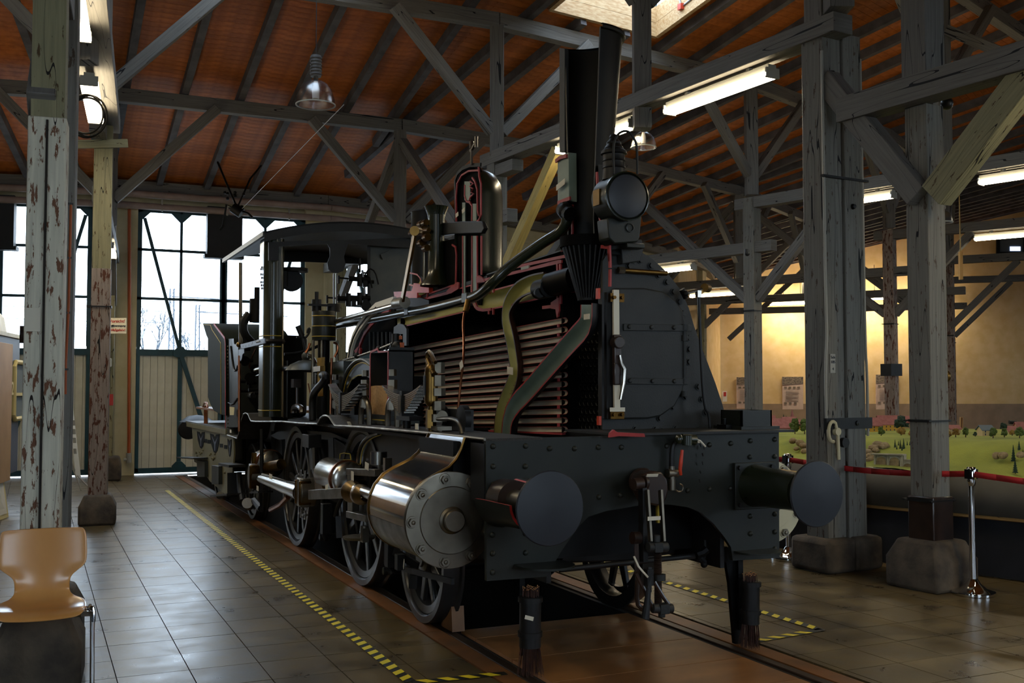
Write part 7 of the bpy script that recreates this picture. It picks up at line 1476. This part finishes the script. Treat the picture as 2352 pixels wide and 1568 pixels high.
m.add(top + bot, [(i, i + 1, n + 2 + i, n + 1 + i) for i in range(n)]); m.build('black_skirt', 'cloth_black', mr, smooth=70)
m = MB(); m.beam(MR(S0, .10, .522), MR(S1, .10, .522), .16, .025); m.build('table_rail', 'wood_bare', mr)
m = MB(); m.prism([MR(S0, .05, .50), MR(S1, .05, .50), MR(S1 + 2, 4, .50), MR(S0, 6.5, .5)], (0, 0, .01)); m.build('table_top', 'wood_bare', mr)
# road along the crest
m = MB(); 
for i in range(30): s = S0 + (S1 - S0) * i / 30; s1_ = S0 + (S1 - S0) * (i + 1) / 30; m.add([MR(s, 1.42, 1.150 - .022 * s), MR(s1_, 1.42, 1.150 - .022 * s1_), MR(s1_, 1.62, 1.151 - .022 * s1_), MR(s, 1.62, 1.151 - .022 * s)], [(0, 1, 2, 3)])
m.build('crest_road', 'road', mr)
def MP(px, py, d):      # point on the picture ray at distance d behind the fascia line
    return onl(px, py, MR(0, d), MR(1, d))
def sd(p): q = p - fa; return q.dot(fd), q.dot(fn)
# rocks
def rock(px, py, d, r, seed):
    r_ = random.Random(seed); p = MP(px, py, d); m = MB(); m.ball(p, r, 12, (1.3, .7, .75))
    for v in m.v:
        k = noise.noise(v * 14 + V((seed, 0, 0))) * .4; v += (v - p) * k
    m.build('rock', 'rock', mr, smooth=10)
for (px, py, d, r, sd_) in ((1838, 1018, .6, .05, 1), (1850, 1036, .5, .04, 2), (1862, 1030, .55, .05, 3), (1822, 1012, .6, .04, 4), (1846, 1024, .58, .045, 15), (1830, 1030, .5, .035, 16), (2006, 1028, .62, .05, 5), (2018, 1022, .7, .06, 6), (2032, 1024, .72, .05, 7), (2000, 1048, .45, .05, 8), (1998, 1058, .38, .05, 9), (2290, 1046, .55, .04, 10), (2305, 1046, .55, .04, 11), (2345, 1045, .55, .04, 12), (2012, 1034, .58, .04, 13), (1992, 1038, .5, .05, 14)): rock(px, py, d, r, sd_)
# arcade wall
ar = thing('model_arcade', 'grey miniature retaining wall with three arches below the model village', 'model wall', MP(2040, 1075, .3)); dA = .28
A = lambda px, py, e=0: MP(px, py, dA + e)
m = MB(); m.prism([A(2005, 1082), A(2100, 1086), A(2100, 1056), A(2076, 1055), A(2076, 1043), A(2008, 1041)], fn * .05); m.build('wall', 'arcade_stone', ar)
for (cx, w, t0, b0) in ((2024, 11, 1047, 1073), (2054, 11, 1048, 1074), (2084, 10, 1062, 1078)):
    pts = [A(cx + w * math.cos(a_), t0 + 10 - 8 * math.sin(a_), -.012) for a_ in [math.pi * i / 10 for i in range(11)]] + [A(cx - w, b0 + 4, -.012), A(cx + w, b0 + 4, -.012)]
    m = MB(); m.prism(pts, fn * .006); m.build('arch_recess', 'rock', ar); m = MB(); m.tube([A(cx + (w + 1) * math.cos(a_), t0 + 10 - 9 * math.sin(a_), -.016) for a_ in [math.pi * i / 10 for i in range(11)]], .007, n=6); m.build('arch_ring', 'arcade_stone', ar)
for cx in (2009, 2039, 2069): m = MB(); m.prism([A(cx - 2.5, 1083, -.03), A(cx + 2.5, 1083, -.03), A(cx + 2, 1043, -.01), A(cx - 2, 1043, -.01)], fn * .03); m.build('buttress', 'arcade_stone', ar)
m = MB(); m.beam(A(2004, 1042, 0), A(2078, 1044, 0), .07, .012); m.build('coping', 'arcade_stone', ar)
# houses
def house(px, base, w, h, d, wall, roofm, lab, rh=.5, dp=.14, win=True):
    p = MP(px, base, d); wpx = (MP(px + 10, base, d) - MP(px, base, d)); k = 0; W_ = w / 2400 * (p - C0).dot(vd); H_ = 1.25 * h / 2400 * (p - C0).dot(vd); r_ = rd; b_ = V((vd.x, vd.y, 0)).normalized()
    t = thing('model_house', lab, 'model house', p, 'model village houses'); bw = H_ * (1 - rh)
    Q = lambda x, y, z: p + r_ * x + b_ * y + V((0, 0, z))
    m = MB(); m.prism([Q(-W_ / 2, 0, 0), Q(W_ / 2, 0, 0), Q(W_ / 2, 0, bw), Q(-W_ / 2, 0, bw)], b_ * dp); m.prism([Q(-W_ / 2, 0.004, bw), Q(-W_ / 2, dp - .004, bw), Q(-W_ / 2, dp / 2, H_ * .96)], r_ * W_); m.build('walls', wall, t)
    m = MB()
    for y0, y1 in ((-.015, dp / 2), (dp + .015, dp / 2)): m.prism([Q(-W_ / 2 - .012, y0, bw - .01), Q(W_ / 2 + .012, y0, bw - .01), Q(W_ / 2 + .012, y1, H_), Q(-W_ / 2 - .012, y1, H_)], V((0, 0, .008)))
    m.build('roof', roofm, t)
    if win:
        nx = max(2, int(W_ / .045)); m = MB()
        for i in range(nx):
            for z in ((bw * .22, bw * .62) if bw > .06 else (bw * .4,)):
                x = -W_ / 2 + W_ * (i + .5) / nx; m.prism([Q(x - .006, -.003, z), Q(x + .006, -.003, z), Q(x + .006, -.003, z + .02), Q(x - .006, -.003, z + .02)], b_ * .002)
        tag(m.build('windows', 'ink_dark', t), kind='stuff')
    return t
house(2008, 993, 34, 26, 2.6, 'house_yellow', 'roof_red', 'yellow model house with gable, left end of the model village street', .5, .2)
house(2050, 993, 55, 30, 3.0, 'house_yellow', 'roof_red', 'long yellow model building with pinkish red roof in the village', .5, .2)
house(2078, 984, 26, 22, 3.4, 'house_tan', 'roof_red', 'tan model house behind the dark model tree', .5)
house(1800, 990, 46, 22, 2.6, 'roof_red', 'roof_red', 'low red roofed model station beside the lamp box', .7, .25, False)
house(1815, 976, 30, 14, 3.6, 'house_tan', 'roof_red', 'small red roofed model house behind the model station', .6)
house(1842, 985, 16, 16, 3.0, 'house_yellow', 'roof_red', 'yellow model house between the two big model trees', .4)
house(1862, 992, 18, 14, 2.9, 'white_board', 'roof_grey', 'white model house beside the double post', .4)
house(2270, 1003, 26, 20, 2.0, 'house_tan', 'roof_grey', 'tan model cottage with grey roof above the green slope', .35)
house(2195, 1000, 24, 18, 2.5, 'house_tan', 'roof_red', 'small brown model house right of the nearest post', .3)
house(2328, 1000, 20, 16, 2.7, 'house_tan', 'roof_red', 'red roofed model house near the right edge', .55)
house(2352, 998, 24, 22, 2.9, 'house_tan', 'roof_red', 'red roofed model house cut by the right edge of the photo', .55)
house(1765, 985, 34, 24, 3.2, 'house_tan', 'roof_red', 'pink roofed model house left of the lamp box', .7)
def steeple(px, base, top, d, lab):
    p = MP(px, base, d); k = (p - C0).dot(vd) / 2400; t = thing('model_church', lab, 'model church', p, 'model churches'); w = 8 * k; h = (base - top) * k
    m = MB(); m.box((p.x - w / 2, p.y - w / 2, p.z), (p.x + w / 2, p.y + w / 2, p.z + h * .45)); m.build('tower', 'roof_grey', t); m = MB(); m.cyl(p + V((0, 0, h * .45)), p + V((0, 0, h)), w * .62, .002, n=8); m.build('spire', 'roof_red', t)
steeple(1820, 975, 940, 4.2, 'slim pink church spire of the model village, left'); steeple(2096, 985, 946, 3.4, 'pink church spire of the model village behind the nearest post')
# model trees
def leafy(px, base, h, w, d, mat, name='model_tree', conifer=False):
    p = MP(px, base, d); k = (p - C0).dot(vd) / 2400; H_ = h * k; W_ = w * k; r_ = random.Random(int(px * 7 + base)); return p, H_, W_, r_
def mtree(px, base, h, w, d, mat, lab):
    p, H_, W_, r_ = leafy(px, base, h, w, d, mat); t = thing('model_tree', lab, 'model tree', p, 'model trees'); m = MB(); m.cyl(p, p + V((0, 0, H_ * .5)), .006, .004, n=6); m.build('trunk', 'twig', t)
    m = MB()
    for i in range(26):
        a_ = r_.uniform(0, 6.28); q = math.sqrt(r_.random()) * W_ * .38; z = r_.uniform(.35, .92) * H_; q *= math.sin(min(1, (1.08 - z / H_) * 1.5) * 1.57); m.ball(p + V((q * math.cos(a_), q * math.sin(a_), z)), W_ * r_.uniform(.15, .25), 6)
    for v in m.v: v += V((noise.noise(v * 90), noise.noise(v * 90 + V((9, 0, 0))), noise.noise(v * 90 + V((0, 9, 0))))) * W_ * .09
    tag(m.build('foliage', mat, t, smooth=10), kind='stuff')
def fir(px, base, h, w, d, lab):
    p, H_, W_, r_ = leafy(px, base, h, w, d, ''); t = thing('model_fir', lab, 'model tree', p, 'model firs'); m = MB(); m.cyl(p, p + V((0, 0, H_ * .2)), .004, n=5); m.build('trunk', 'twig', t); m = MB()
    for i in range(6): z = H_ * (.08 + .15 * i); m.cyl(p + V((0, 0, z)), p + V((0, 0, z + H_ * .25)), W_ / 2 * (1 - i / 6.5), .001, n=8)
    m.build('foliage', 'leaf_dark', t, smooth=10)
for (px, b, h, w, d, mat, lab) in ((1826, 1000, 38, 26, 1.7, 'leaf_mid', 'tall olive model tree left of the double post'), (1848, 1000, 38, 24, 1.7, 'leaf_mid', 'tall olive model tree touching the double post'), (2024, 1002, 22, 16, 1.6, 'leaf_mid', 'small light green model tree before the yellow model house'), (2070, 988, 30, 32, 2.2, 'leaf_dark', 'wide dark green model tree in the village'), (2070, 1000, 16, 22, 1.8, 'leaf_autumn', 'ochre model bush below the wide dark model tree'), (2092, 1002, 12, 14, 1.7, 'leaf_autumn', 'ochre model bush left of the nearest post'),
        (2195, 1004, 20, 16, 1.6, 'leaf_autumn', 'ochre model tree right of the nearest post'), (2218, 1004, 22, 15, 1.6, 'leaf_mid', 'green model tree second from the nearest post'), (2240, 1002, 10, 9, 1.8, 'leaf_dark', 'low dark model bush beside the cottage'), (2281, 1006, 22, 19, 1.5, 'leaf_mid', 'light green model tree before the cottage'), (2305, 990, 20, 15, 2.6, 'leaf_dark', 'dark model tree behind the light green one, right'), (2307, 1004, 20, 16, 1.6, 'leaf_mid', 'light green model tree with dark tree above it'), (2342, 1006, 24, 20, 1.5, 'leaf_mid', 'light green model tree at the right edge'), (2325, 1000, 12, 14, 2.0, 'leaf_autumn', 'ochre model bush near the right edge'), (2120, 1000, 14, 14, 2.0, 'leaf_mid', 'model tree hidden behind the nearest right post'), (2180, 1006, 14, 14, 1.6, 'leaf_autumn', 'brown model bush touching the nearest right post'), (1765, 990, 22, 14, 2.0, 'leaf_mid', 'small model tree beside the smokebox base'), (1985, 1002, 16, 14, 1.8, 'leaf_mid', 'model tree at the right edge of the double post')): mtree(px, b, h, w, d, mat, lab)
for i, (px, b, h, w, d) in enumerate(((2056, 1037, 26, 9, .75), (2064, 1036, 22, 8, .8), (2068, 1040, 28, 9, .72), (2076, 1039, 30, 10, .72), (2084, 1036, 22, 8, .8), (2090, 1035, 20, 8, .8), (2060, 1040, 18, 7, .7), (2072, 1042, 20, 7, .68))): fir(px, b, h, w, d, 'dark miniature fir in the clump on the slope above the arches')
for px, b, h, w, d, lab in ((2328, 1062, 38, 13, .6, 'tall miniature fir on the slope near the right edge'), (2332, 1088, 34, 14, .3, 'dark miniature fir lowest on the slope at the right'), (2341, 1040, 26, 11, .8, 'miniature fir higher up the slope at the right edge'), (2350, 1056, 22, 12, .7, 'miniature fir cut by the right edge of the photo')): fir(px, b, h, w, d, lab)
for px, b, h, w, d, lab in ((1726, 962, 26, 10, 3.4, 'miniature fir sticking up behind the lamp box, left'), (1738, 964, 22, 11, 3.4, 'miniature fir behind the lamp box, middle'), (1748, 966, 16, 9, 3.4, 'miniature fir behind the lamp box, right'), (1800, 968, 16, 10, 4.4, 'miniature fir on the far hill left of the spire'), (1806, 969, 14, 9, 4.4, 'miniature fir on the far hill next to the spire')): fir(px, b, h, w, d, lab)
# posts and pipe of the layout room behind
t = thing('wooden_stake', 'thin upright wooden batten behind the model landscape', 'batten', ond(2209, 1000, 14)); m = MB(); m.beam(ond(2208, 1010, 14.5), ond(2208, 958, 14.5), .04, .03); m.build('batten', 'wood_bare', t)
t = thing('black_drain_pipe', 'curved dark pipe standing behind the model landscape at the right edge', 'pipe', ond(2340, 1000, 16)); m = MB(); m.tube([ond(2318, 969, 16), ond(2336, 970, 16), ond(2342, 980, 16), ond(2342, 1000, 16)], .03, smooth=2); m.tube([ond(2400, 968, 16), ond(2360, 970, 16), ond(2352, 978, 16), ond(2350, 1000, 16)], .03, smooth=2); m.build('pipe', 'loco_dark', t)
t = thing('fire_extinguisher_sign', 'small white sign with pictogram on the yellow corner near the smokebox', 'sign', pw(1664, 920, .06)); m = MB(); m.prism([pw(1660, 922, .06), pw(1670, 922, .06), pw(1670, 898, .06), pw(1660, 898, .06)], nrm * .02); m.build('plate', 'white_board', t); m = MB(); m.prism([pw(1662, 910, .08), pw(1668, 910, .08), pw(1668, 900, .08), pw(1662, 900, .08)], nrm * .01); m.build('pictogram', 'ink_red', t)
